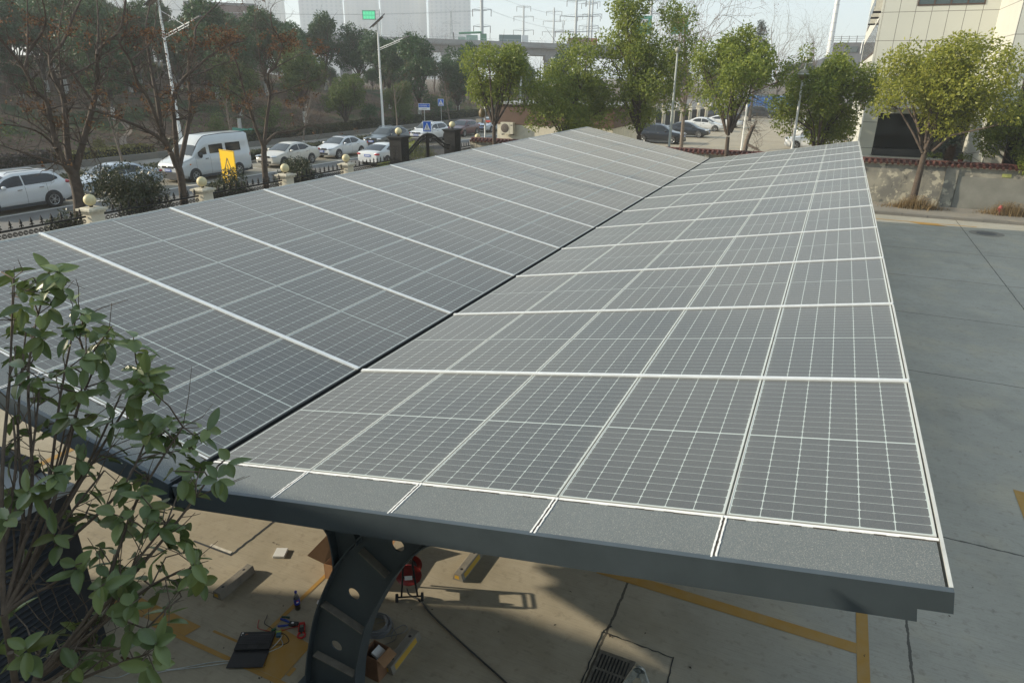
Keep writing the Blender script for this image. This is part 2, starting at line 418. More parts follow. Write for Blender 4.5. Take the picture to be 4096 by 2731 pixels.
mb.quad((-2.2, -.05, .004), (-1.62, -.04, .004), (-1.66, .165, .004), (-2.3, .2, .004))
line((6.4, 30.25), (10.82, 30.2), .11)
mb.add([(8.3, 30.15, .005), (8.75, 29.75, .005), (9.75, 29.72, .005), (9.35, 30.16, .005)], [(0, 1, 2, 3)])
line((8.13, 6.3), (8.13, 7.45), .02)
mb.add([(8.12, 7.45, .005), (8.10, 6.2, .005), (9.6, 6.1, .005), (9.6, 7.2, .005)], [(0, 1, 2, 3)])
struct(mb, 'yellow_marking', M['yellow_line'])
# open expansion joint with a lifted white edge in front of the wheel stop
mb = MB(); rg = random.Random(8)
pts = [(-1.53 + rg.uniform(-.008, .008), 1.22 + k * .06) for k in range(40)]
for a, b in zip(pts, pts[1:]): mb.quad((a[0] - .016, a[1], .004), (a[0] + .014, a[1], .004), (b[0] + .014, b[1], .004), (b[0] - .016, b[1], .004))
mb.b2((-2.2, 1.195, .001), (-1.52, 1.222, .004))
struct(mb, 'paving_joint', M['steel_dark'])
struct(MB().b2((-1.93, 1.225, .001), (-1.56, 1.262, .006)), 'joint_edging', mat('lime', (.6, .57, .5), .9, var=.2, scale=20))

# ---------------------------------------------------------------- solar carport
AR = R(9.996); AL = R(11.064); W_ = 1.146; P_ = 2.2818; GW = 1.133; GL = 2.256
def cells():
    m = bpy.data.materials.new('solar_cells'); m.use_nodes = True; nt = m.node_tree; L = nt.links; b = nt.nodes['Principled BSDF']
    tc = _n(nt, 'ShaderNodeTexCoord'); O = tc.outputs['Object']; sp = _n(nt, 'ShaderNodeSeparateXYZ'); L.new(O, sp.inputs[0])
    def mth(op, a, b_=None):
        n = _n(nt, 'ShaderNodeMath', operation=op)
        for i, q in enumerate((a, b_)):
            if q is None: continue
            if isinstance(q, (int, float)): n.inputs[i].default_value = q
            else: L.new(q, n.inputs[i])
        return n.outputs[0]
    mx = .014; px = (GW - 2 * mx) / 6
    half = GL / 2; my = .018; py = (half - my - .006) / 12
    def near(v, pitch, off):   # distance to the nearest grid line
        q = mth('MODULO', mth('ADD', mth('SUBTRACT', v, off), pitch * 100.5), pitch)
        return mth('ABSOLUTE', mth('SUBTRACT', q, pitch / 2))
    dx = near(sp.outputs[0], px, mx)
    yy = mth('ABSOLUTE', mth('SUBTRACT', sp.outputs[1], half))
    dy = near(yy, py, .006)
    ln = mth('MAXIMUM', mth('LESS_THAN', dx, .0024), mth('LESS_THAN', dy, .0013))
    ln = mth('MAXIMUM', ln, mth('LESS_THAN', mth('ADD', dx, dy), .0112))
    ln = mth('MAXIMUM', ln, mth('LESS_THAN', yy, .0075))
    ln = mth('MAXIMUM', ln, mth('LESS_THAN', sp.outputs[0], mx)); ln = mth('MAXIMUM', ln, mth('GREATER_THAN', sp.outputs[0], GW - mx))
    ln = mth('MAXIMUM', ln, mth('GREATER_THAN', yy, half - my))
    g = _n(nt, 'ShaderNodeNewGeometry')
    def noise(s, d=3):
        n = _n(nt, 'ShaderNodeTexNoise'); n.inputs['Scale'].default_value = s; n.inputs['Detail'].default_value = d; L.new(g.outputs['Position'], n.inputs['Vector']); return n.outputs['Fac']
    def mix(f, a, c):
        n = _n(nt, 'ShaderNodeMix', data_type='RGBA')
        for i, q in ((0, f), (6, a), (7, c)):
            if isinstance(q, tuple): n.inputs[i].default_value = (*q, 1)
            elif isinstance(q, (int, float)): n.inputs[i].default_value = q
            else: L.new(q, n.inputs[i])
        return n.outputs[2]
    def rng(v, a, c, lo=0, hi=1):
        n = _n(nt, 'ShaderNodeMapRange'); n.inputs[1].default_value = a; n.inputs[2].default_value = c; n.inputs[3].default_value = lo; n.inputs[4].default_value = hi; L.new(v, n.inputs[0]); return n.outputs[0]
    dust = mix(rng(noise(.45), .3, .7), (.058, .069, .076), (.092, .099, .098))
    dust = mix(mth('MULTIPLY', rng(noise(240, 2), .5, .72), .5), dust, (.21, .205, .195))
    dust = mix(mth('MULTIPLY', rng(noise(420, 1), .66, .74), .7), dust, (.42, .39, .35))
    oi = _n(nt, 'ShaderNodeObjectInfo')
    dust = mix(rng(oi.outputs['Random'], 0, 1, .0, .3), dust, (.125, .123, .118))
    # dust gathers towards the frame
    ex = mth('MINIMUM', sp.outputs[0], mth('SUBTRACT', GW, sp.outputs[0]))
    dust = mix(mth('MULTIPLY', rng(ex, .06, .0), .2), dust, (.20, .19, .165))
    lines = mix(.22, (.56, .63, .60), dust)
    L.new(mix(ln, dust, lines), b.inputs['Base Color'])
    b.inputs['Roughness'].default_value = .46; b.inputs['Specular IOR Level'].default_value = .5
    b.inputs['Sheen Weight'].default_value = .22; b.inputs['Sheen Roughness'].default_value = .35; b.inputs['Sheen Tint'].default_value = (.95, .93, .88, 1)
    return m
M['cells'] = cells()
glass_mb = MB().b2((.0075, .0075, -.006), (GW - .0075, GL - .0075, -.002))
fr = MB()
for a, b in (((0, 0), (.008, GL)), ((GW - .008, 0), (GW, GL)), ((.008, 0), (GW - .008, .008)), ((.008, GL - .008), (GW - .008, GL))):
    fr.b2((a[0], a[1], -.036), (b[0], b[1], 0))
panel_me = glass_mb.mesh('solar_panel', M['cells']); frame_me = fr.mesh('panel_frame', M['alu_frame'])
M['plate'] = mat('dusty_plate', (.112, .127, .128), .55, var=.1, scale=1.2, isl=0, bump=.0, world=True)
def plate_mat():
    m = M['plate']; nt = m.node_tree; b = nt.nodes['Principled BSDF']; L = nt.links
    src = b.inputs['Base Color'].links[0].from_socket
    g = _n(nt, 'ShaderNodeNewGeometry'); n = _n(nt, 'ShaderNodeTexNoise'); n.inputs['Scale'].default_value = 160; n.inputs['Detail'].default_value = 2; L.new(g.outputs['Position'], n.inputs[0])
    mr = _n(nt, 'ShaderNodeMapRange'); mr.inputs[1].default_value = .52; mr.inputs[2].default_value = .72; mr.inputs[4].default_value = .8; L.new(n.outputs['Fac'], mr.inputs[0])
    mx = _n(nt, 'ShaderNodeMix', data_type='RGBA'); L.new(mr.outputs[0], mx.inputs[0]); L.new(src, mx.inputs[6]); mx.inputs[7].default_value = (.33, .32, .29, 1); L.new(mx.outputs[2], b.inputs['Base Color'])
plate_mat()
M['sealant'] = mat('white_sealant', (.74, .74, .72), .6, var=.1, scale=30)
M['sealant_dirt'] = mat('sealant_dirt', (.06, .05, .042), .9, var=.4, scale=30)

def wing(side):
    right = side > 0
    root = thing('carport_roof', 'right wing of the solar carport roof, nearer wing sloping up to the concrete yard' if right else 'left wing of the solar carport roof, farther wing sloping up to the iron fence', 'solar roof', (0, 0, 2.5) if right else (-.0793, 0, 2.509), 0)
    root.rotation_euler = (0, -AR, 0) if right else (0, -AL, PI)
    sg = 1 if right else -1
    def Y(a, b): return (a, b) if right else (-b, -a)
    for r in range(12):
        for c in range(5):
            p = bpy.data.objects.new('solar_panel', panel_me); link(p, root)
            y0 = r * P_ + .013
            p.location = (c * W_ + .0065, y0 if right else -(y0 + GL), 0)
            q = bpy.data.objects.new('panel_frame', frame_me); link(q, p)
    for r in range(1, 12):
        y = r * P_
        a, b = Y(y - .031, y + .031)
        mb = MB().b2((-.012, a, .001), (5 * W_ + .012, b, .014))
        a, b = Y(y - .012, y + .012); mb.b2((-.012, a, .0145), (5 * W_ + .012, b, .019))
        mb.build('seam_cover', M['alu'], root)
    for c in range(5):
        a, b = Y(-.432, -.014)
        MB().b2((c * W_ + .012, a, -.022), ((c + 1) * W_ - .012, b, -.001)).build('edge_plate', M['plate'], root)
    rg = random.Random(4 + side)
    mb = MB(); md = MB()
    for c in range(1, 5):
        x = c * W_
        for k in range(16):
            ya, yb = -.445 + k * .0272, -.445 + (k + 1) * .0272
            a, b = Y(ya, yb)
            for s_ in (-1, 1):
                wd = rg.uniform(.007, .011); xc = x + s_ * .0125 + rg.uniform(-.002, .002)
                mb.b2((xc - wd / 2 - .002, a, -.004), (xc + wd / 2, b, .0035 + rg.uniform(0, .002)))
            md.b2((x - .007 + rg.uniform(-.004, .002), a, -.004), (x + .006 + rg.uniform(-.002, .004), b, .0015))
    nseg = 90
    for k in range(nseg):
        x0, x1 = 5 * W_ * k / nseg, 5 * W_ * (k + 1) / nseg
        a, b = Y(-.026 - rg.uniform(0, .006), -.004); mb.b2((x0, a, -.003), (x1, b, .002))
        if rg.random() < .8:
            a, b = Y(-.034 - rg.uniform(0, .006), -.024); md.b2((x0, a, -.003), (x1, b, .0008))
    mb.build('sealant_bead', M['sealant'], root); md.build('sealant_gap', M['sealant_dirt'], root)
    a, b = Y(-.472, -.4335)
    mb = MB().b2((-.02, a, -.205), (5.595, b, .004)); mb.b2((5.595, a, -.125), (5.752, b, .004))
    mb.build('fascia', M['steel'], root)
    a, b = Y(-.4335, 27.40)
    MB().b2((5.734, a, -.125), (5.752, b, .006)).build('edge_trim', M['alu_frame'], root)
    MB().b2((-.016, a, -.13), (-.001, b, -.001)).build('gutter_edge', M['steel_dark'], root)
    a, b = Y(27.375, 27.40); MB().b2((-.001, a, -.13), (5.734, b, .004)).build('edge_trim', M['alu_frame'], root)
    for s_ in (.35, 2.0, 3.75, 5.5):
        a, b = Y(-.43, 27.36); MB().b2((s_ - .04, a, -.17), (s_ + .04, b, -.04)).build('purlin', M['steel'], root)
    for yq in (.085, 6.9, 13.7, 20.5, 27.0):
        a, b = Y(yq - .08, yq + .08)
        mb = MB(); ya, yb = a, b; ym = (a + b) / 2
        mb.b2((.02, ya, -.185), (5.55, yb, -.171)); mb.b2((.02, ym - .005, -.34), (5.2, ym + .005, -.185)); mb.b2((.02, ya, -.355), (5.2, yb, -.34))
        mb.build('rafter', M['steel'], root)
    return root
wing(1); wing(-1)
gt = thing('roof_gutter', 'dark steel gutter running between the two roof wings', 'gutter', (-.04, 0, 2.3))
MB().b2((-.14, -.47, -.02), (.14, 27.4, 0)).build('channel_floor', M['steel_dark'], gt)
for s_ in (-1, 1): MB().b2((s_ * .14, -.47, -.02), (s_ * .15, 27.4, .11)).build('channel_side', M['steel_dark'], gt)

def column(lbl):
    t = thing('steel_column', lbl, 'column', (1.05, .085, 0), 0, 'curved columns under the carport')
    ox, oy = 1.05, .085
    Lf = smoothpts([(.735, 0), (.739, .069), (.809, .421), (.878, .692), (.97, 1.004), (1.082, 1.285), (1.183, 1.502), (1.275, 1.69)], 5)
    Li = smoothpts([(1.275, 1.69), (1.31, 1.755), (1.46, 1.966), (1.64, 2.194), (1.9, 2.42), (2.05, 2.49)], 5)
    Rt = smoothpts([(1.33, 0), (1.34, .12), (1.369, .369), (1.421, .656), (1.533, 1.066), (1.611, 1.266), (1.71, 1.468), (1.858, 1.755), (1.994, 1.968), (2.134, 2.152), (2.255, 2.287), (2.5, 2.44), (2.75, 2.54)], 5)
    A1 = smoothpts([(1.275, 1.69), (1.278, 1.877), (1.262, 2.015), (1.228, 2.107), (1.05, 2.30), (.82, 2.44)], 5)
    A2 = smoothpts([(1.49, 2.0), (1.545, 2.06), (1.53, 2.15), (1.44, 2.3), (1.26, 2.47)], 5)
    sh = lambda pl: [(q[0] - ox, q[1]) for q in pl]
    circ = lambda cx, cz, r: [(cx - ox + r * math.cos(PI * 2 * k / 28), cz + r * math.sin(PI * 2 * k / 28)) for k in range(28)]
    filled('web', sh(Lf + Li + Rt[::-1]), [circ(1.411, 1.413, .062), circ(1.136, .669, .062), circ(1.938, 2.136, .062)], -.006, .006, M['steel'], t)
    filled('web', sh(A1 + A2[::-1]), [], -.005, .005, M['steel'], t)
    def flange(pl, th=.014, out=-1):
        mb = MB(); pl = sh(pl); n = len(pl); P = []
        for i in range(n):
            a = Vector(pl[max(i - 1, 0)]); b = Vector(pl[min(i + 1, n - 1)]); d = (b - a).normalized(); nn = Vector((-d.y, d.x)) * th * -out
            q = pl[i]; P.append((q, (q[0] + nn.x, q[1] + nn.y)))
        for (a, a2), (b, b2_) in zip(P, P[1:]):
            y0, y1 = -.085, .085
            vs = [(a[0], y0, a[1]), (a2[0], y0, a2[1]), (b2_[0], y0, b2_[1]), (b[0], y0, b[1]), (a[0], y1, a[1]), (a2[0], y1, a2[1]), (b2_[0], y1, b2_[1]), (b[0], y1, b[1])]
            mb.add(vs, [(0, 3, 2, 1), (4, 5, 6, 7), (0, 4, 7, 3), (1, 2, 6, 5)])
        mb.build('flange', M['steel'], t)
    flange(Lf, out=-1); flange(Li, out=-1); flange(Rt, out=1); flange(A1, out=-1); flange(A2, out=1)
    dusty = mat('dusty_rib', (.17, .155, .13), .8, var=.2, scale=12)
    for a, b in (((1.56, 2.0), (1.85, 1.80)), ((1.05, 1.205), (1.535, 1.045)), ((.87, .5), (1.38, .44))):
        d = Vector((b[0] - a[0], b[1] - a[1])); ang = math.atan2(d.y, d.x)
        MB().box(((a[0] + b[0]) / 2 - ox, -.045, (a[1] + b[1]) / 2), (d.length - .03, .075, .012), Matrix.Rotation(-ang, 3, 'Y')).build('stiffener', dusty, t)
    MB().b2((-.42, -.2, 0), (.38, .2, .02)).build('base_plate', M['steel'], t)
    return t
c0 = column('curved steel column with round web holes at the near end of the carport')
for y in (6.9, 13.7, 20.5, 27.0):
    c = dup(c0); c.location = (1.05, y, 0); c['label'] = 'curved steel column hidden in the row below the solar panels'
# ---------------------------------------------------------------- iron fence, pillars, gate
def ball_pillar(loc, label, h=1.75, wd=.44, black=False, group='ball topped fence pillars'):
    t = thing('gate_pillar' if black else 'fence_pillar', label, 'pillar', loc, 0, group)
    m = M['black'] if black else M['cream']
    mb = MB().b2((-wd / 2, -wd / 2, 0), (wd / 2, wd / 2, h))
    mb.build('shaft', m, t)
    mb = MB().box((0, 0, h + .035), (wd + .09, wd + .09, .07)); mb.box((0, 0, h + .10), (wd + .19, wd + .19, .06)); mb.box((0, 0, h + .145), (wd + .13, wd + .13, .035), taper=.7)
    mb.build('cap', M['black'] if black else mat('cap_stone', (.50, .47, .38), .85, var=.25, scale=7, bump=.2), t)
    mb = MB().lathe([(.06, h + .15), (.045, h + .18), (.07, h + .2), (.03, h + .215)], n=12); mb.build('finial_neck', M['black'], t)
    b = MB().sphere((0, 0, h + .38), .178, 20, 14); b.build('ball', M['globe'], t)
    if black:
        mb = MB(); rg = random.Random(2)
        for sx, ax in ((wd / 2, 'x'), (-wd / 2, 'x'), (wd / 2, 'y'), (-wd / 2, 'y')):
            for k in range(14):
                z = .3 + k * (h - .5) / 14
                for q in (-.09, .09):
                    pts = [(q + .075 * math.cos(a * .7 + k), z + .075 * math.sin(a * .7 + k)) for a in range(8)]
                    mb.tube([((sx * 1.02, p[0], p[1]) if ax == 'x' else (p[0], sx * 1.02, p[1])) for p in pts], .008, 4, cap=False)
        mb.build('scroll_panel', mat('scroll_iron', (.028, .028, .028), .6), t)
    return t
FX = -15.85
spots = [(5.58, 'cream ball topped fence pillar furthest left along the iron fence'), (9.88, 'cream ball topped fence pillar beside the white suv, left of the bushy shrub'), (14.18, 'cream ball topped fence pillar in front of the white van'), (18.47, 'cream ball topped fence pillar between the yellow sign and the pale sedan'), (22.55, 'cream ball topped fence pillar just left of the black gate pillars'), (35.92, 'cream ball topped corner pillar where the fence meets the tiled wall')]
for y, l in spots: ball_pillar((FX, y, 0), l)
ball_pillar((FX, 27.02, 0), 'black ornate gate pillar left of the arched iron gate, topped by a cream ball', 2.66, .72, True, 'black gate pillars')
ball_pillar((FX, 32.68, 0), 'black ornate gate pillar right of the arched iron gate, near the maroon hatchback', 2.66, .72, True, 'black gate pillars')
def spear(mb, y, z):
    mb.lathe([(.015, z), (.018, z + .06), (.042, z + .085), (.018, z + .11), (.044, z + .14), (.004, z + .27)], (0, y, 0), 6, smooth=False)
    for s_ in (-1, 1): mb.tube([(0, y, z + .05), (0, y + s_ * .045, z + .085), (0, y + s_ * .06, z + .06), (0, y + s_ * .045, z + .04)], .013, 4, cap=False)
def fence_panel(y0, y1, label):
    L_ = y1 - y0
    t = thing('iron_fence', label, 'fence', (FX, y0, 0), 0, 'iron fence panels between the pillars')
    MB().b2((-.026, 0, 1.63), (.026, L_, 1.682)).build('top_rail', M['black'], t)
    MB().b2((-.018, 0, 1.375), (.018, L_, 1.41)).build('middle_rail', M['black'], t)
    MB().b2((-.015, 0, .14), (.015, L_, .17)).build('bottom_rail', M['black'], t)
    n = max(3, int(round(L_ / .29))); st = L_ / n
    a = MB(); b = MB(); c = MB()
    for k in range(n * 2):
        y = (k + .5) * st / 2
        a.tube([(0, y, .1), (0, y, 1.39)], .014, 5, cap=False)
        a.lathe([(.011, 1.18), (.022, 1.2), (.011, 1.22)], (0, y, 0), 5)
    for k in range(n):
        y = (k + .5) * st; spear(b, y, 1.665)
        for q in range(2):
            cx = (k + .25 + q * .5) * st
            c.tube([(0, cx + .058 * math.cos(a_ * PI / 5), 1.52 + .058 * math.sin(a_ * PI / 5)) for a_ in range(11)], .013, 4, cap=False)
            c.tube([(0, cx + .03 * math.cos(a_ * PI / 3), 1.52 + .03 * math.sin(a_ * PI / 3)) for a_ in range(6)], .012, 4, cap=False)
            c.tube([(0, cx + (st / 4) * math.cos(a_ * PI / 6), 1.29 + .09 * math.sin(a_ * PI / 6)) for a_ in range(7)], .008, 4, cap=False)
    a.build('bars', M['black'], t); b.build('spearheads', M['black'], t); c.build('scrollwork', M['black'], t)
    return t
g = .25
fence_panel(5.58 + g, 9.88 - g, 'black spear topped iron fence panel in front of the white suv')
fence_panel(9.88 + g, 14.18 - g, 'black spear topped iron fence panel in front of the big bushy shrub')
fence_panel(14.18 + g, 18.47 - g, 'black spear topped iron fence panel below the yellow warning sign')
fence_panel(18.47 + g, 22.55 - g, 'black spear topped iron fence panel in front of the pale gold sedan')
fence_panel(22.55 + g, 27.02 - .4, 'black spear topped iron fence panel in front of the white car with red tail lights')
fence_panel(32.68 + .4, 35.92 - g, 'black spear topped iron fence panel between the right gate pillar and the corner pillar')
def gate_leaf(y0, y1, label, rev):
    t = thing('gate_leaf', label, 'gate', (FX, y0, 0), 0, 'leaves of the arched iron gate')
    L_ = y1 - y0
    top = lambda s: 1.92 + .78 * (.5 - .5 * math.cos(PI * min(1, (s if not rev else 1 - s) * 1.06)))
    n = 19
    a = MB()
    for k in range(1, n): a.tube([(0, L_ * k / n, .12), (0, L_ * k / n, top(k / n) - .02)], .021, 5, cap=False)
    a.build('bars', M['black'], t)
    fr = MB(); fr.tube([(0, L_ * k / 16, top(k / 16)) for k in range(17)], .042, 6); fr.tube([(0, L_ * k / 16, top(k / 16) - .22) for k in range(17)], .03, 6)
    fr.b2((-.03, 0, .08), (.03, L_, .14)); fr.b2((-.035, 0, .08), (.035, .07, top(0))); fr.b2((-.05, L_ - .1 if not rev else 0, .08), (.05, L_ if not rev else .1, top(1 if not rev else 0) + .05))
    fr.build('gate_frame', M['black'], t)
    s = MB()
    for k in range(16):
        cy = L_ * (k + .5) / 16; cz = top((k + .5) / 16) - .11
        s.tube([(0, cy + .07 * math.cos(q * PI / 4), cz + .07 * math.sin(q * PI / 4)) for q in range(9)], .018, 4, cap=False)
    s.build('scrollwork', M['black'], t)
gate_leaf(27.42, 29.83, 'left leaf of the arched black iron gate, hinged by the gate pillar nearer the van', False)
gate_leaf(29.87, 32.28, 'right leaf of the arched black iron gate, on the side of the maroon car', True)

# ---------------------------------------------------------------- back wall with tiled coping
def wall_mat():
    m = bpy.data.materials.new('weathered_wall'); m.use_nodes = True; nt = m.node_tree; L = nt.links; b = nt.nodes['Principled BSDF']
    b.inputs['Roughness'].default_value = .92; b.inputs['Specular IOR Level'].default_value = .2
    g = _n(nt, 'ShaderNodeNewGeometry'); P = g.outputs['Position']
    mp = _n(nt, 'ShaderNodeMapping'); mp.inputs['Scale'].default_value = (1, 1, .45); L.new(P, mp.inputs[0])
    def noise(s, d=6, v=P):
        n = _n(nt, 'ShaderNodeTexNoise'); n.inputs['Scale'].default_value = s; n.inputs['Detail'].default_value = d; n.inputs['Roughness'].default_value = .62; L.new(v, n.inputs['Vector']); return n.outputs['Fac']
    def rng(v, a, c):
        n = _n(nt, 'ShaderNodeMapRange'); n.inputs[1].default_value = a; n.inputs[2].default_value = c; L.new(v, n.inputs[0]); return n.outputs[0]
    def mix(f, a, c):
        n = _n(nt, 'ShaderNodeMix', data_type='RGBA'); L.new(f, n.inputs[0])
        for i, q in ((6, a), (7, c)):
            if isinstance(q, tuple): n.inputs[i].default_value = (*q, 1)
            else: L.new(q, n.inputs[i])
        return n.outputs[2]
    sp = _n(nt, 'ShaderNodeSeparateXYZ'); L.new(P, sp.inputs[0])
    c = mix(rng(noise(1.1), .40, .62), (.175, .17, .15), (.31, .295, .24))
    c = mix(rng(noise(2.6, 8), .56, .60), c, (.44, .41, .32))
    c = mix(rng(noise(2.0, 7), .60, .66), c, (.105, .11, .105))
    c = mix(rng(noise(3.5, 5, mp.outputs[0]), .58, .72), c, (.075, .075, .068))
    L.new(c, b.inputs['Base Color'])
    bp = _n(nt, 'ShaderNodeBump'); bp.inputs['Strength'].default_value = .5; bp.inputs['Distance'].default_value = .02; L.new(noise(9), bp.inputs['Height']); L.new(bp.outputs[0], b.inputs['Normal'])
    return m
M['old_wall'] = wall_mat()
bw = thing('boundary_wall', 'weathered grey boundary wall with red tile coping behind the carport', 'wall', (0, 34.6, 0))
MB().b2((-15.62, -.1, 0), (40, .13, 1.98)).build('wall_body', M['old_wall'], bw)
MB().b2((-15.66, -.16, 1.94), (40, .19, 2.0)).build('string_course', M['cream'], bw)
for x in (-9.6, -1.45, 2.6, 10.05, 18.2):
    MB().b2((x - .26, -.2, 0), (x + .26, -.1, 1.94)).build('wall_pier', M['old_wall'], bw)
MB().b2((10.35, -.135, .02), (40, -.102, 1.55)).build('cement_render', mat('cement_render', (.20, .20, .175), .9, var=.16, scale=1.5, bump=.15, bscale=25, world=True), bw)
MB().b2((12.05, -.139, 1.62), (12.4, -.104, 1.78)).build('paint_patch', mat('lime_patch', (.30, .32, .10), .8, var=.2, scale=10), bw)
mb = MB(); rg = random.Random(6)
mb.prism([(-.30, 2.0), (.33, 2.0), (.02, 2.13)], -15.6, 40, 'x')
nt_ = int(55.6 / .25)
for k in range(nt_):
    x = -15.5 + k * .25
    for s_ in (-1, 1):
        mb.tube([(x + rg.uniform(-.01, .01), .015 + s_ * .33, 2.01 + rg.uniform(-.006, .006)), (x, .015 + s_ * .03, 2.145)], [.072, .06], 7)
mb.tube([(-15.6, .015, 2.155), (40, .015, 2.155)], .06, 8)
mb.build('tile_coping', M['tile'], bw)
for i, (x, s_) in enumerate(((8.75, 1.3), (12.5, 1.25), (14.0, 1.0))):
    rg = np.random.default_rng(20 + i); n = 1100
    px = rg.normal(0, .42 * s_, n); py = rg.normal(-.1, .22, n); h = rg.uniform(.25, .62, n) * np.exp(-(px / (.9 * s_)) ** 2); a = rg.uniform(0, 2 * PI, n); ln = rg.uniform(.2, .75, n)
    base = np.stack([px, np.clip(py, -.9, .45), np.zeros(n)], 1); tip = base + np.stack([np.cos(a) * ln * .6, np.clip(np.sin(a) * ln * .6, -.5, .2), h], 1); sd = np.stack([-np.sin(a), np.cos(a), np.zeros(n)], 1) * .012; mid = base * .45 + tip * .55 + np.stack([0 * a, 0 * a, h * .35], 1)
    tri = np.empty((n * 6, 3)); tri[0::6] = base - sd; tri[1::6] = base + sd; tri[2::6] = mid; tri[3::6] = mid - sd * .7; tri[4::6] = mid + sd * .7; tri[5::6] = tip
    tri[:, 2] += .1
    o = np_obj('dry_grass_clump', tri, np.arange(n * 6).reshape(-1, 3), M['straw']); o.location = (x, 33.55, 0)
    tag(o, ['dry straw coloured grass clump round the foot of the yellow green tree', 'dry straw coloured grass clump round the red hydrant by the wall', 'dry straw coloured grass clump by the wall at the right picture edge'][i], 'grass clump', 'dry grass clumps at the foot of the wall')
hy = thing('fire_hydrant', 'small faded red fire hydrant in the dry grass by the wall', 'hydrant', (12.1, 33.35, .08))
red = mat('faded_red', (.33, .07, .065), .6, var=.25, scale=10)
MB().lathe([(.09, 0), (.10, .03), (.075, .06), (.07, .28), (.1, .3), (.1, .33), (.08, .35), (.055, .41), (.02, .44)], n=14).build('barrel', red, hy)
for s_ in (-1, 1): MB().lathe([(.045, 0), (.05, .06 * s_), (.055, .1 * s_), (.02, .13 * s_)], (0, 0, .22), 10, axis='x').build('outlet', red, hy)
mh = MB().lathe([(.36, .006), (.34, .010), (.0001, .010)], n=28)
tag(mh.build('manhole_cover', mat('cast_iron', (.10, .10, .10), .6, var=.3, scale=40), None, (10.98, 28.9, 0)), 'round dark manhole cover in the concrete near the back wall', 'manhole cover')
struct(MB().lathe([(.62, .002), (.60, .004), (.36, .004)], (10.98, 28.9, 0), 28), 'manhole_collar', mat('collar_concrete', (.22, .20, .165), .9, var=.2, scale=9))

# ---------------------------------------------------------------- office building on the right
def facade_mat():
    m = bpy.data.materials.new('stone_tile'); m.use_nodes = True; nt = m.node_tree; L = nt.links; b = nt.nodes['Principled BSDF']
    b.inputs['Roughness'].default_value = .5
    g = _n(nt, 'ShaderNodeNewGeometry'); sp = _n(nt, 'ShaderNodeSeparateXYZ'); L.new(g.outputs['Position'], sp.inputs[0])
    def mth(op, a, b_=None):
        n = _n(nt, 'ShaderNodeMath', operation=op)
        for i, q in enumerate((a, b_)):
            if q is None: continue
            if isinstance(q, (int, float)): n.inputs[i].default_value = q
            else: L.new(q, n.inputs[i])
        return n.outputs[0]
    def ln(v, off, p, wd): return mth('LESS_THAN', mth('ABSOLUTE', mth('SUBTRACT', mth('MODULO', mth('ADD', mth('SUBTRACT', v, off), p * 100.5), p), p / 2)), wd)
    k = mth('MAXIMUM', ln(sp.outputs[0], 6.08, .772, .014), ln(sp.outputs[2], 9.15, 1.427, .014))
    n = _n(nt, 'ShaderNodeTexNoise'); n.inputs['Scale'].default_value = .9; n.inputs['Detail'].default_value = 6; L.new(g.outputs['Position'], n.inputs[0])
    mx = _n(nt, 'ShaderNodeMix', data_type='RGBA'); L.new(n.outputs['Fac'], mx.inputs[0]); mx.inputs[6].default_value = (.51, .515, .46, 1); mx.inputs[7].default_value = (.58, .585, .53, 1)
    m2 = _n(nt, 'ShaderNodeMix', data_type='RGBA'); L.new(k, m2.inputs[0]); L.new(mx.outputs[2], m2.inputs[6]); m2.inputs[7].default_value = (.16, .15, .13, 1)
    L.new(m2.outputs[2], b.inputs['Base Color']); return m
M['stone'] = facade_mat()
M['win'] = mat('window_glass', (.05, .075, .08), .08, spec=.7)
M['win_dark'] = mat('dark_glass', (.014, .018, .02), .06, spec=.6)
M['brown'] = mat('brown_frame', (.065, .04, .03), .5)
ob = thing('office_building', 'cream stone tiled office building with dark framed windows at the right', 'building', (6.1, 42, 0))
mb = MB(); H = 15.0
mb.b2((0, 0, 5.1), (5.35, 50, H)); mb.b2((0, 0, 0), (.75, 50, 5.1)); mb.b2((.75, .9, 0), (5.35, 50, 5.1)); mb.b2((.75, 0, 3.95), (5.35, .9, 5.1))
mb.b2((5.35, -5.6, 0), (24, 50, H))
mb.build('wall', M['stone'], ob)
def window(x0, x1, z0, z1, n, y=0.0, pane=M['win'], zmid=None):
    w_ = MB()
    w_.b2((x0, y - .03, z0), (x1, y + .02, z0 + .07)); w_.b2((x0, y - .03, z1 - .07), (x1, y + .02, z1))
    for k in range(n + 1):
        x = lerp(x0, x1 - .07, k / n); w_.b2((x, y - .028, z0 + .07), (x + .07, y + .02, z1 - .07))
    if zmid: w_.b2((x0 + .07, y - .026, zmid), (x1 - .07, y + .02, zmid + .05))
    f = w_.build('window', M['brown'], ob)
    MB().b2((x0 + .02, y - .012, z0 + .02), (x1 - .02, y - .006, z1 - .02)).build('pane', pane, f)
window(1.55, 4.66, 9.42, 11.5, 4); window(1.75, 4.4, 4.9 - .0 + .3, 6.28, 4, zmid=5.9)
window(6.15, 9.5, 4.0, 6.5, 3, -5.6, M['win_dark'], 4.9); window(6.15, 9.5, 8.4, 10.6, 3, -5.6, M['win_dark'], 9.4); window(6.15, 9.5, .9, 3.2, 3, -5.6, M['win_dark'])
MB().b2((.75, .8, 1.6), (5.35, .88, 3.95)).build('shop_glass', M['win_dark'], ob)
MB().b2((.8, -.05, 1.62), (5.3, .1, 2.02)).build('granite_base', mat('granite_dark', (.03, .033, .036), .35, var=.2, scale=20), ob)
MB().b2((.78, -.55, 4.25), (5.3, .0, 5.0)).build('canopy_band', mat('grey_band', (.20, .22, .23), .5, var=.05), ob)
MB().b2((.85, -.56, 5.03), (5.3, .0, 5.09)).build('canopy_trim', M['white'], ob)
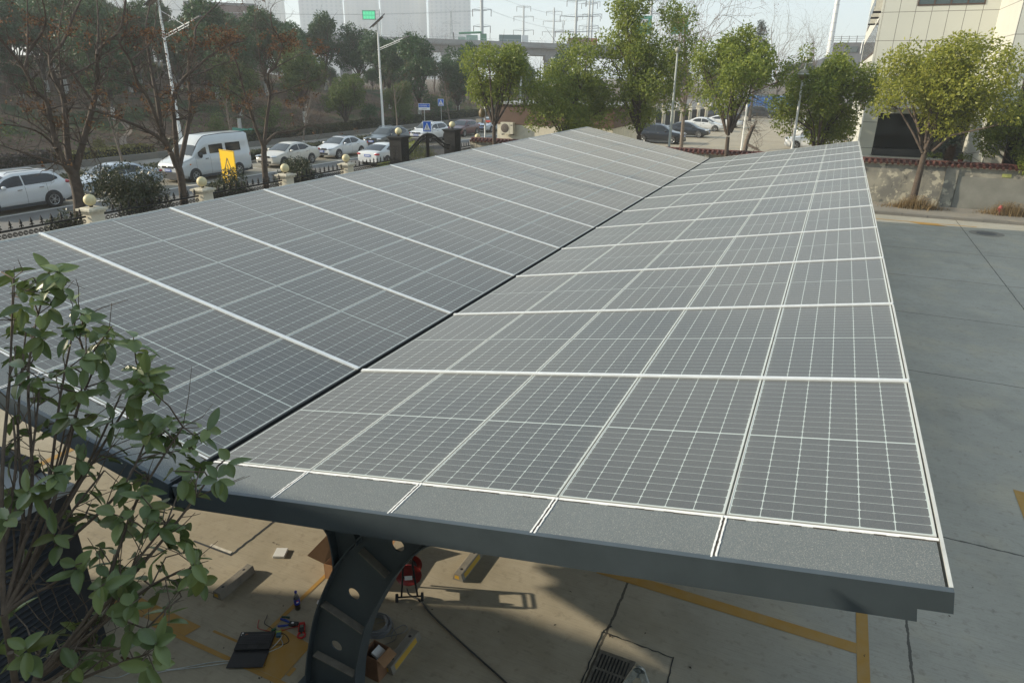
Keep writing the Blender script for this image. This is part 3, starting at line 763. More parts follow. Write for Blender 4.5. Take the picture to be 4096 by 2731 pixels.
MB().b2((-.1, -3.2, 0), (5.34, -.06, 1.55)).build('terrace', M['cream'], ob)
MB().b2((-.16, -3.28, 1.55), (5.34, -.06, 1.6)).build('terrace_edge', mat('ledge_stone', (.42, .40, .34), .7, var=.1), ob)
for z0 in (4.0, 7.2, 10.4):
    for k in range(14):
        y = 1.2 + k * 3.1
        f = MB().b2((-.05, y, z0), (.0, y + 2.1, z0 + 1.9)).build('window', M['brown'], ob)
        MB().b2((-.056, y + .1, z0 + .1), (-.051, y + 1.0, z0 + 1.8)).b2((-.056, y + 1.1, z0 + .1), (-.051, y + 2.0, z0 + 1.8)).build('pane', M['win'], f)
MB().b2((-.12, .06, 5), (-.02, .45, H)).build('corner_trim', M['stone'], ob)
acm = MB().b2((-.36, 0, 0), (0, .85, .6)).mesh('air_conditioner', mat('ac_case', (.45, .44, .39), .6, var=.15, scale=6))
acf = MB().lathe([(.24, -.365), (.22, -.372), (.03, -.372)], (0, .36, .3), 16, axis='x').mesh('fan_grille', M['steel_dark'])
acb = MB().b2((-.45, 0, -.06), (0, .04, 0)).b2((-.45, .8, -.06), (0, .84, 0)).mesh('bracket', M['black'])
for y, z in ((44.4, 6.1), (47.5, 9.3), (53.7, 9.3), (50.6, 6.1), (44.4, 9.4), (56.8, 6.1)):
    a = bpy.data.objects.new('air_conditioner', acm); link(a); a.location = (6.05, y, z)
    tag(a, 'air conditioner box hanging on the side wall of the cream office building', 'air conditioner', 'air conditioners on the office side wall')
    link(bpy.data.objects.new('fan_grille', acf), a); link(bpy.data.objects.new('bracket', acb), a)
# potted plants and cycad on the terrace
def pot(x, y, z, label, m, r=.13, h=.28, n=60, seed=1):
    t = thing('potted_plant', label, 'potted plant', (x, y, z), 0, 'potted plants on the terrace')
    MB().lathe([(r * .7, 0), (r, h), (r * 1.06, h), (r * .9, h - .03), (.001, h - .04)], n=16).build('pot', m, t)
    rg = np.random.default_rng(seed); V, F = leaf_quads(rg, np.array([[0, 0, h + .12]]), np.array([.16]), n, .13, .05)
    np_obj('foliage', V, F, M['camphor'], t)
# ---------------------------------------------------------------- leaves and trees
def leaf_quads(rg, C, Rr, n, L, Wd, up=.25, shell=.35, flat=1.0):
    """n leaf faces scattered through clumps with centres C and radii Rr"""
    p = Rr ** 2 / np.sum(Rr ** 2); k = rg.choice(len(C), n, p=p)
    d = rg.normal(size=(n, 3)); d /= np.linalg.norm(d, axis=1)[:, None]
    rad = (shell + (1 - shell) * rg.random(n)) ** .6
    P = C[k] + d * (Rr[k] * rad)[:, None] * np.array([1, 1, flat])
    ax = d * .5 + rg.normal(size=(n, 3)) * .7; ax[:, 2] -= .15; ax /= np.linalg.norm(ax, axis=1)[:, None]
    nn = d * .7 + rg.normal(size=(n, 3)) * .6; nn[:, 2] += up; sd = np.cross(nn, ax); sd /= (np.linalg.norm(sd, axis=1)[:, None] + 1e-9)
    nn = np.cross(ax, sd)
    l = (L * rg.uniform(.7, 1.35, n))[:, None]; w2 = (Wd * rg.uniform(.7, 1.3, n))[:, None] * .5
    A = P; B = P + ax * l * .5 + sd * w2 + nn * w2 * .35; D = P + ax * l * .5 - sd * w2 + nn * w2 * .35; E = P + ax * l - nn * l * .12
    V = np.empty((n * 4, 3)); V[0::4] = A; V[1::4] = B; V[2::4] = E; V[3::4] = D
    F = np.arange(n * 4).reshape(n, 4)
    return V, F
def clumps(rg, c, rad, n, cr, low=-.6, inner=.35):
    """clump centres on a handful of overlapping lobes, so the outline is uneven"""
    C = []; Rr = []; c = np.array(c, float); rad = np.maximum(np.array(rad, float) - cr * .4, .2); nl = 6; lobes = []
    for k in range(nl):
        a = 2 * PI * k / (nl - 1) + rg.uniform(-.4, .4); z = rg.uniform(-.45, .5) if k else .45; q = rg.uniform(.38, .58) if k else .12
        lobes.append((c + rad * np.array([math.cos(a) * q, math.sin(a) * q, z]), rad * rg.uniform(.52, .72)))
    while len(C) < n:
        d = rg.normal(size=3); d /= np.linalg.norm(d)
        if d[2] < low: continue
        lc, lr = lobes[int(rg.integers(nl))]; tuft = rg.random() < .16
        q = rg.uniform(1.0, 1.25) if tuft else rg.uniform(inner, 1.0) ** .6
        p = lc + d * lr * q
        if p[2] < c[2] - rad[2] * 1.05: continue
        C.append(p); Rr.append(cr * (rg.uniform(.35, .6) if tuft else rg.uniform(.6, 1.25)))
    return np.array(C), np.array(Rr)
def limbs(mb, rg, base, fork, C, r, n=10, mi=0):
    """trunk from base to fork, then limbs that bend out to some of the clump centres"""
    base = np.array(base, float); fork = np.array(fork, float)
    mid = (base + fork) / 2 + rg.normal(size=3) * np.array([.05, .05, 0]) * np.linalg.norm(fork - base) * .5
    mb.tube([base, mid, fork], [r * 1.15, r * .95, r * .8], 9, mi)
    idx = rg.choice(len(C), min(n, len(C)), replace=False)
    for i in idx:
        e = C[i]; a = fork + (e - fork) * .12 * rg.random(); v = e - a
        m1 = a + v * .35 + np.array([0, 0, .12]) * np.linalg.norm(v) + rg.normal(size=3) * .06 * np.linalg.norm(v)
        m2 = a + v * .7 + np.array([0, 0, .08]) * np.linalg.norm(v) + rg.normal(size=3) * .05 * np.linalg.norm(v)
        rr = r * rg.uniform(.35, .6)
        mb.tube([a, m1, m2, e], [rr, rr * .7, rr * .45, rr * .18], 6, mi)
        for _ in range(2):
            s_ = m2 + rg.normal(size=3) * .03; t_ = s_ + (e - m2) * .6 + rg.normal(size=3) * np.linalg.norm(v) * .22
            mb.tube([s_, (s_ + t_) / 2 + rg.normal(size=3) * .04, t_], [rr * .35, rr * .22, rr * .08], 5, mi)
def leafy_tree(name, label, cat, loc, h, fork, cw, crown_low, seed, nleaf=6000, leaf=.15, nc=46, cr=.62, m=None, r=.14, group=None, lean=(0, 0), trunk=None, low=-.75):
    rg = np.random.default_rng(seed)
    t = thing(name, label, cat, loc, 0, group)
    cz = (h + crown_low) / 2; rad = (cw / 2, cw / 2, (h - crown_low) / 2)
    C, Rr = clumps(rg, (lean[0], lean[1], cz), rad, nc, cr, low)
    mb = MB(); limbs(mb, rg, (0, 0, 0), (lean[0] * .5, lean[1] * .5, fork), C, r, 14); mb.build('trunk', trunk or M['bark'], t)
    V, F = leaf_quads(rg, C, Rr, nleaf, leaf, leaf * .5)
    np_obj('crown', V, F, m or M['camphor'], t)
    return t
leafy_tree('camphor_tree', 'bright green tree leaning over the left end of the tiled wall', 'tree', (-13.86, 34.0, 0), 7.9, 2.9, 4.8, 3.4, 11, 10500, .17, 44, .70, r=.13, lean=(.15, .2), group='green trees along the back wall')
leafy_tree('camphor_tree', 'dense low green tree behind the far corner of the left roof wing', 'tree', (-10.3, 37.2, 0), 8.0, 1.8, 5.6, 1.4, 12, 17000, .17, 74, .80, m=M['camphor'], r=.15, group='green trees along the back wall')
leafy_tree('camphor_tree', 'tallest green tree, its top at the upper picture edge', 'tree', (-6.2, 38.8, 0), 10.6, 2.4, 6.2, 1.4, 13, 18000, .18, 84, .76, m=M['camphor'], r=.17, group='green trees along the back wall')
leafy_tree('camphor_tree', 'airy green tree with a forked bare trunk in front of the tiled wall', 'tree', (-.35, 34.2, 0), 8.2, 2.9, 4.9, 3.5, 14, 10500, .17, 50, .66, r=.12, lean=(.1, 0), group='green trees along the back wall')
leafy_tree('camphor_tree', 'rounded green tree in front of white cars, left of the office building', 'tree', (4.0, 38.0, 0), 6.9, 1.6, 5.4, 1.6, 15, 17500, .17, 66, .74, r=.13, group='green trees along the back wall')
leafy_tree('camphor_tree', 'wide yellow green tree in front of the office building', 'tree', (8.65, 34.0, 0), 7.55, 2.5, 6.2, 2.3, 16, 20000, .16, 84, .74, m=M['camphor_dry'], r=.15, lean=(.1, 0), group='green trees along the back wall')
leafy_tree('camphor_tree', 'small dark green tree cut by the right picture edge beside the office building', 'tree', (13.0, 35.4, 0), 5.2, 1.5, 4.2, 1.5, 17, 9500, .15, 34, .55, r=.09, group='green trees along the back wall')
for q in ((9.55, 39.3, 'white potted plant on the terrace, leftmost of the pots', M['white'], 3), (9.95, 39.3, 'white potted plant on the terrace, next to the cycad trunk', M['white'], 4), (10.95, 39.2, 'red potted plant on the terrace beside the cycad', red, 5), (11.3, 39.3, 'white potted plant on the terrace right of the red pot', M['white'], 6)):
    pot(q[0], q[1], 1.6, q[2], q[3], seed=q[4])
cy = thing('cycad', 'dark cycad palm with a shaggy trunk on the terrace of the office building', 'palm', (10.45, 39.6, 1.6))
mb = MB(); rg = random.Random(9); mb.lathe([(.2, 0), (.22, .3), (.2, .8), (.16, 1.0)], n=12)
for k in range(160):
    a = rg.uniform(0, 2 * PI); z = rg.uniform(.02, .98); mb.tube([(.18 * math.cos(a), .18 * math.sin(a), z), (.27 * math.cos(a), .27 * math.sin(a), z + .07)], [.02, .006], 4)
mb.build('trunk', mat('cycad_bark', (.07, .038, .025), .9, var=.4, scale=12), cy)
mb = MB()
for k in range(38):
    a = rg.uniform(0, 2 * PI); e = rg.uniform(.05, 1.35); L_ = rg.uniform(.8, 1.15); pts = []
    for i in range(9):
        t_ = i / 8; rr = L_ * t_ * math.cos(e) * (1 - .1 * t_); z = 1.0 + L_ * (t_ * math.sin(e) - .55 * t_ * t_ * (1.2 - e * .5))
        pts.append(Vector((rr * math.cos(a), rr * math.sin(a), z)))
    sd = Vector((-math.sin(a), math.cos(a), 0))
    for i in range(1, 9):
        for s_ in (-1, 1):
            for q in (0, .5):
                p = pts[i - 1].lerp(pts[i], q); f = (pts[i] - pts[i - 1]).normalized(); w_ = .2 * (1 - abs(i / 8 - .45)); tip = p + sd * s_ * w_ + f * .1 + Vector((0, 0, -.02))
                mb.add([p - f * .012, p + f * .012, tip], [(0, 1, 2)])
mb.build('fronds', mat('cycad_leaf', (.022, .045, .024), .45, var=.2, scale=3), cy)
# ---------------------------------------------------------------- shrubs, hedges
def shrub(loc, w_, h, seed, label, m=None, n=2600, leaf=.10, name='shrub', group='shrubs along the iron fence', cat='shrub'):
    rg = np.random.default_rng(seed); t = thing(name, label, cat, loc, 0, group)
    C, Rr = clumps(rg, (0, 0, h * .55), (w_ / 2, w_ / 2, h * .45), 26, min(w_, h) * .17, -.95, .2)
    mb = MB()
    for i in rg.choice(len(C), 14, replace=False): mb.tube([(0, 0, 0), tuple(C[i] * .5 + np.array([0, 0, .05])), tuple(C[i])], [.025, .016, .006], 5)
    mb.build('stems', M['bark'], t)
    V, F = leaf_quads(rg, C, Rr, n, leaf, leaf * .42); np_obj('foliage', V, F, m or M['shrub_leaf'], t)
    return t
shrub((-17.3, 12.2, 0), 3.3, 2.85, 31, 'big dark bushy shrub behind the fence, hiding most of a pale sedan', n=9500)
shrub((-17.3, 9.9, 0), 1.4, 1.7, 32, 'low dark shrub at the foot of the leftmost bare tree', n=2600)
shrub((-17.1, 16.6, 0), 2.6, 2.1, 33, 'dark shrub in front of the yellow warning sign', n=6500)
shrub((-17.2, 20.9, 0), 2.5, 2.2, 34, 'grey green shrub in front of the pale gold sedan', n=6500)
shrub((-17.0, 6.9, 0), 2.0, 1.6, 35, 'dark shrub at the left picture edge behind the fence', n=3600)
shrub((-17.3, 31.2, 0), 2.6, 2.35, 36, 'yellow green shrub seen through the bars of the iron gate', m=M['camphor'], n=2600)
shrub((-17.3, 28.4, 0), 2.2, 1.6, 37, 'low yellow green shrub behind the left gate leaf', m=M['camphor'], n=1500)
shrub((-38.9, 36.5, .2), 2.4, 2.6, 38, 'round yellow green bush on the far side of the road behind the van', m=M['wood_olive'], n=2200, group='bushes at the foot of the slope')
shrub((-38.9, 42.5, .2), 3.0, 3.4, 39, 'tall yellow green bush behind the hedge by the pale sedans', m=M['wood_olive'], n=2600, leaf=.13, group='bushes at the foot of the slope')
shrub((-39.2, 63.0, .2), 4.6, 3.4, 40, 'wide green bush beside the far blue crossing sign', m=M['wood_olive'], n=3200, leaf=.15, group='bushes at the foot of the slope')
shrub((-39.5, 57.0, .2), 2.6, 2.6, 41, 'green bush left of the blue street name sign', m=M['wood_leaf'], n=1800, leaf=.14, group='bushes at the foot of the slope')
shrub((-39.6, 71.0, .2), 5.0, 3.6, 42, 'dark green bush at the far end of the roadside hedge', m=M['wood_leaf'], n=2600, leaf=.17, group='bushes at the foot of the slope')
shrub((-41.5, 20.5, .5), 4.2, 3.0, 43, 'broad dark bush on the slope above the white suv', m=M['wood_olive'], n=2600, leaf=.15, group='bushes at the foot of the slope')
shrub((-47, 20.5, 1.2), 5.5, 2.8, 44, 'sprawling dark bush at the left end of the slope', m=M['wood_leaf'], n=2600, leaf=.17, group='bushes at the foot of the slope')
shrub((-41.0, 28.2, .4), 1.5, 1.2, 45, 'small yellow topped bush beside the dirt path', m=M['hedge_yellow'], n=900, group='bushes at the foot of the slope')
def hedge(x0, x1, y0, y1, h, m, label, seed, dens=170, z=0.0, leaf=.085, group='clipped hedges along the road'):
    rg = np.random.default_rng(seed); t = thing('hedge', label, 'hedge', ((x0 + x1) / 2, (y0 + y1) / 2, z), 0, group)
    wx, wy = (x1 - x0) / 2, (y1 - y0) / 2
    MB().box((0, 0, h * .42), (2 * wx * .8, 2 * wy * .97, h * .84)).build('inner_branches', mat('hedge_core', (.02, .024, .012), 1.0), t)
    n = int(dens * 2 * wy * (1 + h)); P = np.stack([rg.uniform(-wx, wx, n), rg.uniform(-wy, wy, n), h * rg.uniform(.05, 1.0, n)], 1)
    s = rg.random(n); top = s < .5; P[top, 2] = h * (.92 + .12 * np.sin(P[top, 1] * 2.1 + seed) * .6 + rg.normal(0, .04, top.sum())); sd = ~top; P[sd, 0] = np.sign(rg.normal(size=sd.sum())) * wx * rg.uniform(.88, 1.05, sd.sum())
    C = P; Rr = np.full(n, .05); V = np.empty((n * 4, 3)); a = rg.normal(size=(n, 3)); a /= np.linalg.norm(a, axis=1)[:, None]; b = np.cross(a, rg.normal(size=(n, 3))); b /= np.linalg.norm(b, axis=1)[:, None]
    l = leaf * rg.uniform(.7, 1.4, n)[:, None]; V[0::4] = P - a * l; V[1::4] = P + b * l * .5; V[2::4] = P + a * l; V[3::4] = P - b * l * .5
    np_obj('foliage', V, np.arange(n * 4).reshape(n, 4), m, t); return t
hedge(-33.6, -32.3, 6, 28.5, .5, M['hedge_leaf'], 'low dark hedge on the kerb strip behind the white suv and the van', 51)
hedge(-33.6, -32.3, 29.3, 44.5, .55, M['hedge_leaf'], 'low dark hedge on the kerb strip behind the pale sedans', 52)
hedge(-33.6, -32.3, 45.5, 80, .6, M['hedge_leaf'], 'low dark hedge on the kerb strip behind the dark suv and beyond', 53, dens=110)
hedge(-40.2, -38.8, 24.2, 30.8, .62, M['hedge_yellow'], 'clipped hedge with a bright yellow green top above the low stone kerb', 54, z=.4)
hedge(-40.2, -38.8, 8, 23.8, .75, mat('hedge_purple', (.04, .028, .026), .6, isl=.5, isl2=(.075, .05, .04)), 'brownish purple hedge behind the white suv', 55, z=.4)
hedge(-40.4, -38.8, 32.2, 54, .8, M['hedge_leaf'], 'dark green hedge above the kerb behind the two pale sedans', 56, z=.4)
hedge(-40.4, -38.8, 54.5, 95, .9, M['hedge_leaf'], 'long dark green hedge running away beyond the street lamp', 57, dens=110, z=.4)
# loose ground cover and undergrowth on the slope: uncountable
rg = np.random.default_rng(60); n = 16000
x = rg.uniform(-75, -40.8, n); y = rg.uniform(5, 105, n)
keep = (np.sin(x * .35) + np.sin(y * .27 + 1) + .8 * np.sin(x * .9 + y * .6)) > .35; x = x[keep]; y = y[keep]; n = len(x)
z = np.array([hill(a, b) for a, b in zip(x, y)]); P = np.stack([x, y, z], 1)
V, F = leaf_quads(rg, P, np.full(n, .22), n, .26, .13, up=.8)
tag(np_obj('ground_cover', V, F, M['wood_olive']), 'patchy low green weeds on the brown slope', 'ground cover', kind='stuff')
n = 3400; x = rg.uniform(-92, -43, n); y = rg.uniform(15, 118, n); keep = (x < -52) | (y > 52); x = x[keep]; y = y[keep]; n = len(x)
z = np.array([hill(a, b) for a, b in zip(x, y)]) - .05; h = rg.uniform(.8, 3.2, n); B = np.stack([x, y, z], 1); T = B + np.stack([rg.normal(0, .5, n), rg.normal(0, .5, n), h], 1); s_ = np.stack([rg.normal(size=n), rg.normal(size=n), 0 * h], 1); s_ /= np.linalg.norm(s_, axis=1)[:, None]; s_ *= .022
V = np.empty((n * 4, 3)); V[0::4] = B - s_; V[1::4] = B + s_; V[2::4] = T + s_ * .3; V[3::4] = T - s_ * .3
tag(np_obj('undergrowth', V, np.arange(n * 4).reshape(n, 4), mat('brown_stems', (.105, .075, .06), .95, isl=.45)), 'brown leafless undergrowth between the trees of the wood', 'undergrowth', kind='stuff')
n = 2600; x = rg.uniform(-60, -40.8, n); y = rg.uniform(12, 60, n); P = np.stack([x, y, [hill(a, b) + .01 for a, b in zip(x, y)]], 1)
V, F = leaf_quads(rg, P, np.full(n, .05), n, .16, .09, up=2.5); tag(np_obj('leaf_litter', V, F, M['dead_leaf']), 'scattered brown fallen leaves on the slope', 'leaf litter', kind='stuff')
struct(MB().grid([[(q[0], q[1] + w2, hill(q[0], q[1]) - .005) for w2 in (-.3, .3)] for q in smoothpts([(-40.6, 31.3, 0), (-43, 31.8, 0), (-46, 33.6, 0), (-49, 36.6, 0), (-53, 38.6, 0), (-58, 40, 0)], 5)]), 'dirt_path', mat('dirt_path', (.20, .155, .115), .95, var=.2, scale=3))
net = MB(); rg = np.random.default_rng(66)
net.grid([[(-41.9 - i * .35 + rg.normal(0, .05), 40.4 + j * .5, hill(-42 - i * .35, 42) + .1 + abs(rg.normal(0, .12)) + .5 * math.exp(-((j - 4.5) / 2.2) ** 2) * math.exp(-((i - 4) / 2.5) ** 2)) for i in range(9)] for j in range(11)])
tag(net.build('garden_netting', mat('green_net', (.03, .17, .125), .8, var=.2, scale=4)), 'turquoise green netting spread on the slope behind the van', 'netting')

# ---------------------------------------------------------------- bare trees by the fence
T1 = [
  [(-17.5, 10.48, -.05), (-17.5, 10.52, 1.25), (-17.5, 10.63, 2.02), (-17.5, 10.62, 2.75)],
  [(-17.5, 10.62, 2.72), (-17.42, 10.38, 3.02), (-17.35, 10.2, 3.61), (-17.27, 10.15, 4.51), (-17.2, 10.1, 4.99), (-17.12, 9.76, 5.33), (-17.05, 9.58, 5.88), (-16.98, 9.17, 6.5), (-16.9, 8.85, 6.86)],
  [(-17.1, 9.61, 5.86), (-17.33, 9.96, 6.3), (-17.57, 10.3, 7.06), (-17.8, 10.66, 8.03)],
  [(-17.5, 10.06, 6.31), (-17.1, 10.44, 6.96), (-16.7, 10.34, 7.38), (-16.3, 10.06, 7.86)],
  [(-17.5, 10.59, 2.79), (-17.64, 10.71, 3.55), (-17.79, 11.05, 4.95), (-17.93, 11.0, 5.55), (-18.07, 11.09, 6.23), (-18.21, 11.69, 6.65), (-18.36, 12.35, 7.48), (-18.5, 12.92, 8.14)],
  [(-18.1, 11.26, 4.94), (-18.43, 11.58, 5.95), (-18.77, 12.01, 6.96), (-19.1, 12.73, 8.14)],
  [(-17.5, 10.69, 2.78), (-17.36, 11.01, 3.54), (-17.21, 11.61, 4.85), (-17.07, 11.82, 5.55), (-16.93, 11.87, 6.3), (-16.79, 12.05, 6.6), (-16.64, 12.66, 7.12), (-16.5, 12.98, 8.14)],
  [(-16.8, 11.77, 6.3), (-17.4, 12.45, 7.18), (-18.0, 13.06, 8.2)],
  [(-17.3, 10.16, 3.56), (-16.83, 9.51, 4.07), (-16.37, 8.76, 4.33), (-15.9, 7.78, 4.5)],
  [(-17.5, 10.64, 2.83), (-17.1, 9.94, 3.16), (-16.7, 8.99, 3.51), (-16.3, 7.87, 3.95)],
  [(-18.0, 11.04, 5.54), (-18.33, 12.1, 5.8), (-18.67, 13.11, 6.16), (-19.0, 14.78, 6.84)],
  [(-16.9, 11.39, 4.87), (-16.6, 10.64, 5.87), (-16.3, 10.23, 6.11), (-16.0, 9.55, 6.43)]]
T2 = [
  [(-17.5, 14.6, -.05), (-17.5, 14.65, 1.26), (-17.5, 14.69, 2.15), (-17.5, 14.64, 2.56)],
  [(-17.5, 14.57, 2.49), (-17.4, 14.35, 3.06), (-17.3, 14.02, 3.86), (-17.2, 13.67, 4.9), (-17.1, 13.25, 5.48), (-17.0, 13.08, 6.16), (-16.9, 12.72, 6.67), (-16.8, 12.97, 7.07), (-16.7, 13.07, 7.72)],
  [(-17.3, 14.06, 3.86), (-17.58, 14.31, 4.95), (-17.86, 14.51, 5.68), (-18.14, 14.75, 6.59), (-18.42, 15.06, 7.35), (-18.7, 15.63, 8.11)],
  [(-17.5, 14.63, 2.53), (-17.39, 14.73, 4.19), (-17.27, 14.75, 4.95), (-17.16, 15.2, 5.56), (-17.04, 15.65, 5.91), (-16.93, 16.52, 6.44), (-16.81, 17.37, 6.82), (-16.7, 17.94, 6.95)],
  [(-17.5, 14.72, 2.55), (-17.6, 15.41, 3.76), (-17.7, 15.85, 4.71), (-17.8, 16.04, 5.68), (-17.9, 16.27, 6.21), (-18.0, 16.75, 6.84), (-18.1, 17.0, 7.42), (-18.2, 17.78, 7.96), (-18.3, 18.55, 8.41)],
  [(-17.5, 14.54, 2.81), (-17.33, 14.06, 3.48), (-17.17, 13.35, 3.91), (-17.0, 12.64, 4.2), (-16.83, 11.79, 4.5), (-16.67, 11.04, 4.7), (-16.5, 10.19, 4.82)],
  [(-17.0, 13.08, 6.16), (-17.33, 14.12, 6.66), (-17.67, 14.77, 7.18), (-18.0, 15.32, 8.06)],
  [(-18.0, 16.21, 5.68), (-18.37, 17.35, 5.83), (-18.73, 18.4, 6.09), (-19.1, 19.73, 6.27)]]
T3 = [
  [(-17.5, 18.95, -.05), (-17.5, 19.0, 1.44), (-17.5, 19.06, 2.26), (-17.5, 19.15, 2.89)],
  [(-17.5, 19.14, 2.84), (-17.43, 19.43, 3.95), (-17.36, 19.71, 4.94), (-17.29, 19.67, 5.77), (-17.21, 20.08, 6.08), (-17.14, 20.54, 6.97), (-17.07, 19.98, 7.58), (-17.0, 19.94, 8.25)],
  [(-17.5, 19.12, 2.88), (-17.6, 18.92, 3.62), (-17.7, 18.75, 4.58), (-17.8, 18.65, 5.43), (-17.9, 18.63, 6.09), (-18.0, 18.47, 6.77), (-18.1, 18.53, 7.54)],
  [(-17.5, 19.18, 2.94), (-17.34, 19.76, 3.34), (-17.18, 20.13, 3.38), (-17.02, 20.93, 3.46), (-16.86, 21.35, 3.63), (-16.7, 22.08, 3.44)],
  [(-17.2, 19.58, 5.77), (-17.5, 20.66, 6.12), (-17.8, 22.63, 6.69), (-18.1, 23.86, 7.14)],
  [(-17.2, 19.54, 4.95), (-16.9, 20.15, 5.08), (-16.6, 20.74, 5.34), (-16.3, 21.66, 5.55)],
  [(-17.2, 19.54, 4.95), (-17.63, 19.7, 6.11), (-18.07, 20.08, 7.13), (-18.5, 20.55, 8.0)],
  [(-17.9, 18.95, 4.57), (-17.7, 18.12, 5.02), (-17.5, 17.19, 5.28), (-17.3, 16.28, 5.37)]]
def twigs(mb, rg, p, d, L_, r, depth, tips, n=5):
    """a wandering side branch that splits again"""
    pts = [p]; v = d / (np.linalg.norm(d) + 1e-9)
    for i in range(4):
        v = v + rg.normal(size=3) * .24 + np.array([0, 0, .07]); v /= np.linalg.norm(v); pts.append(pts[-1] + v * L_ / 4)
    mb.tube(pts, [r, r * .8, r * .62, r * .45, r * .25], n)
    if depth <= 0: tips.append(pts[-1]); tips.append(pts[-2]); return
    for i in (2, 3, 4):
        if rg.random() < .85:
            q = v + rg.normal(size=3) * .75; twigs(mb, rg, pts[i], q, L_ * rg.uniform(.5, .75), r * .5, depth - 1, tips, 4)
def bare_tree(T, r0, seed, label, nleafy=.5, extra=1, group='bare trees along the iron fence', lm=None, zlow=3.6):
    rg = np.random.default_rng(seed); b = np.array(T[0][0])
    t = thing('bare_tree', label, 'tree', tuple(b), 0, group)
    mb = MB(); tips = []
    for k, l in enumerate(T):
        P = [np.array(q) - b for q in l]
        P = [np.array(q) for q in smoothpts(P, 3)]
        n = len(P)
        ra, rb_ = (r0, r0 * .78) if k == 0 else ((r0 * .55, r0 * .13) if len(l) > 5 else (r0 * .24, r0 * .07))
        if k and len(l) > 5 and l[0][2] < T[0][-1][2] + .3: ra = r0 * .6
        rs = [lerp(ra, rb_, (i / (n - 1)) ** .7) for i in range(n)]
        if k == 0: rs[0] *= 1.25
        mb.tube(P, rs, 9 if k == 0 else 7)
        if k == 0: continue
        for i in range(3, n):
            for _ in range(extra):
                if P[i][2] > zlow - 1 and rg.random() < .62:
                    d = P[min(i + 1, n - 1)] - P[i - 1]; d = d / (np.linalg.norm(d) + 1e-9) + rg.normal(size=3) * .8
                    twigs(mb, rg, P[i], d, rg.uniform(.5, 1.15), max(rs[i] * .38, .010), 2, tips)
        tips.append(P[-1])
    mb.build('branches', M['bark'], t)
    tips = np.array([q for q in tips if q[2] > zlow - .5]); cl_ = np.sin(tips[:, 1] * 2.3 + seed) + np.sin(tips[:, 2] * 2.9) + .6 * rg.normal(size=len(tips)); sel = tips[cl_ > np.quantile(cl_, 1 - nleafy)]
    V, F = leaf_quads(rg, sel, np.full(len(sel), .11), len(sel) * 9, .085, .055, up=0)
    np_obj('dead_leaves', V, F, lm or M['dead_leaf'], t)
    return t
bare_tree(T1, .21, 71, 'large bare tree with thick spreading stems at the left, beside the white suv', .07, extra=3)
bare_tree(T2, .165, 72, 'bare forked tree with brown leaf clusters standing before the white van', .10, extra=3)
bare_tree(T3, .14, 73, 'bare tree with rusty leaf clusters standing before the pale gold sedan', .13, extra=3)
T0 = [[(-17.6, 6.0, -.05), (-17.6, 6.05, 1.2), (-17.6, 6.1, 2.4)]] + [[(-17.6, 6.1, 2.4), (-17.6 + a, 6.1 + b_, 3.2), (-17.6 + 1.6 * a, 6.1 + 2.1 * b_, 4.6), (-17.6 + 2 * a, 6.1 + 2.9 * b_, 5.8), (-17.6 + 2.2 * a, 6.1 + 3.4 * b_, 7.0), (-17.6 + 2.4 * a, 6.1 + 3.8 * b_, 8.0)] for a, b_ in ((.3, .7), (-.3, .35), (.1, -.6))]
bare_tree(T0, .15, 74, 'bare tree partly outside the left picture edge', .14, zlow=4)
def wild_tree(loc, h, seed, label, r=.09, spread=.35, n=9, depth=2, leafy=.0, lm=None, group=None, m=None, sc=1.0, paint=False, low=.3, leaf=.09):
    """leafless tree with an upright leader"""
    rg = np.random.default_rng(seed); t = thing('bare_tree', label, 'tree', loc, 0, group); mb = MB(); tips = []
    P = [np.array([0, 0, 0.0])]; v = np.array([0, 0, 1.0])
    for i in range(7): v = v + rg.normal(size=3) * .07; v[2] = 1; P.append(P[-1] + v * h * .8 / 7)
    mb.tube(P, [r * (1 - .8 * (i / 7)) for i in range(8)], 7)
    for i in range(n):
        s_ = rg.uniform(low, 1) ; k = min(6, int(s_ * 7)); p = P[k] + (P[k + 1] - P[k]) * (s_ * 7 - k); a = rg.uniform(0, 2 * PI)
        twigs(mb, rg, p, np.array([math.cos(a) * spread * 2, math.sin(a) * spread * 2, 1.0]), h * rg.uniform(.22, .42), r * .42 * (1.15 - s_), depth, tips)
    mb.build('branches', m or M['bark_pale'], t)
    if paint: MB().tube([(0, 0, 0), (P[1] * .9)], [r * 1.08, r * 1.03], 9).build('whitewashed_base', M['whitewash'], t)
    if leafy:
        tips = np.array(tips); sel = tips[rg.random(len(tips)) < leafy]
        V, F = leaf_quads(rg, sel, np.full(len(sel), .2), len(sel) * 6, leaf, leaf * .6, up=0); np_obj('dead_leaves', V, F, lm or M['red_leaf'], t)
    return t
G = 'young bare street trees with whitewashed trunks'
for i, (x, y, h, l) in enumerate(((-35.0, 25.2, 5.2, 'young bare street tree with a white painted base left of the white van'), (-34.6, 41.2, 5.4, 'young bare street tree with a white painted base behind the pale gold sedan'), (-33.6, 53.2, 6.0, 'young bare street tree with a white painted base left of the dark suv'), (-34.2, 64.8, 6.2, 'young bare street tree with a white painted base left of the street name sign'), (-34.5, 75.0, 6.2, 'young bare street tree with a white painted base between the two far blue signs'), (-34.5, 17.5, 5.0, 'young bare street tree with a white painted base behind the large bare tree'), (-34.6, 34.0, 5.2, 'young bare street tree hidden behind the white van'))):
    wild_tree((x, y, .1), h, 80 + i, l, .085, .38, 8, 2, .22, M['dead_leaf'], G, paint=True, leaf=.1)
wild_tree((-7.2, 57.5, 0), 12.6, 95, 'tall grey tree with sparse rust leaves behind the tallest green tree', .17, .34, 46, 3, .5, M['red_leaf'], 'bare trees in the distance', leaf=.085, low=.25)
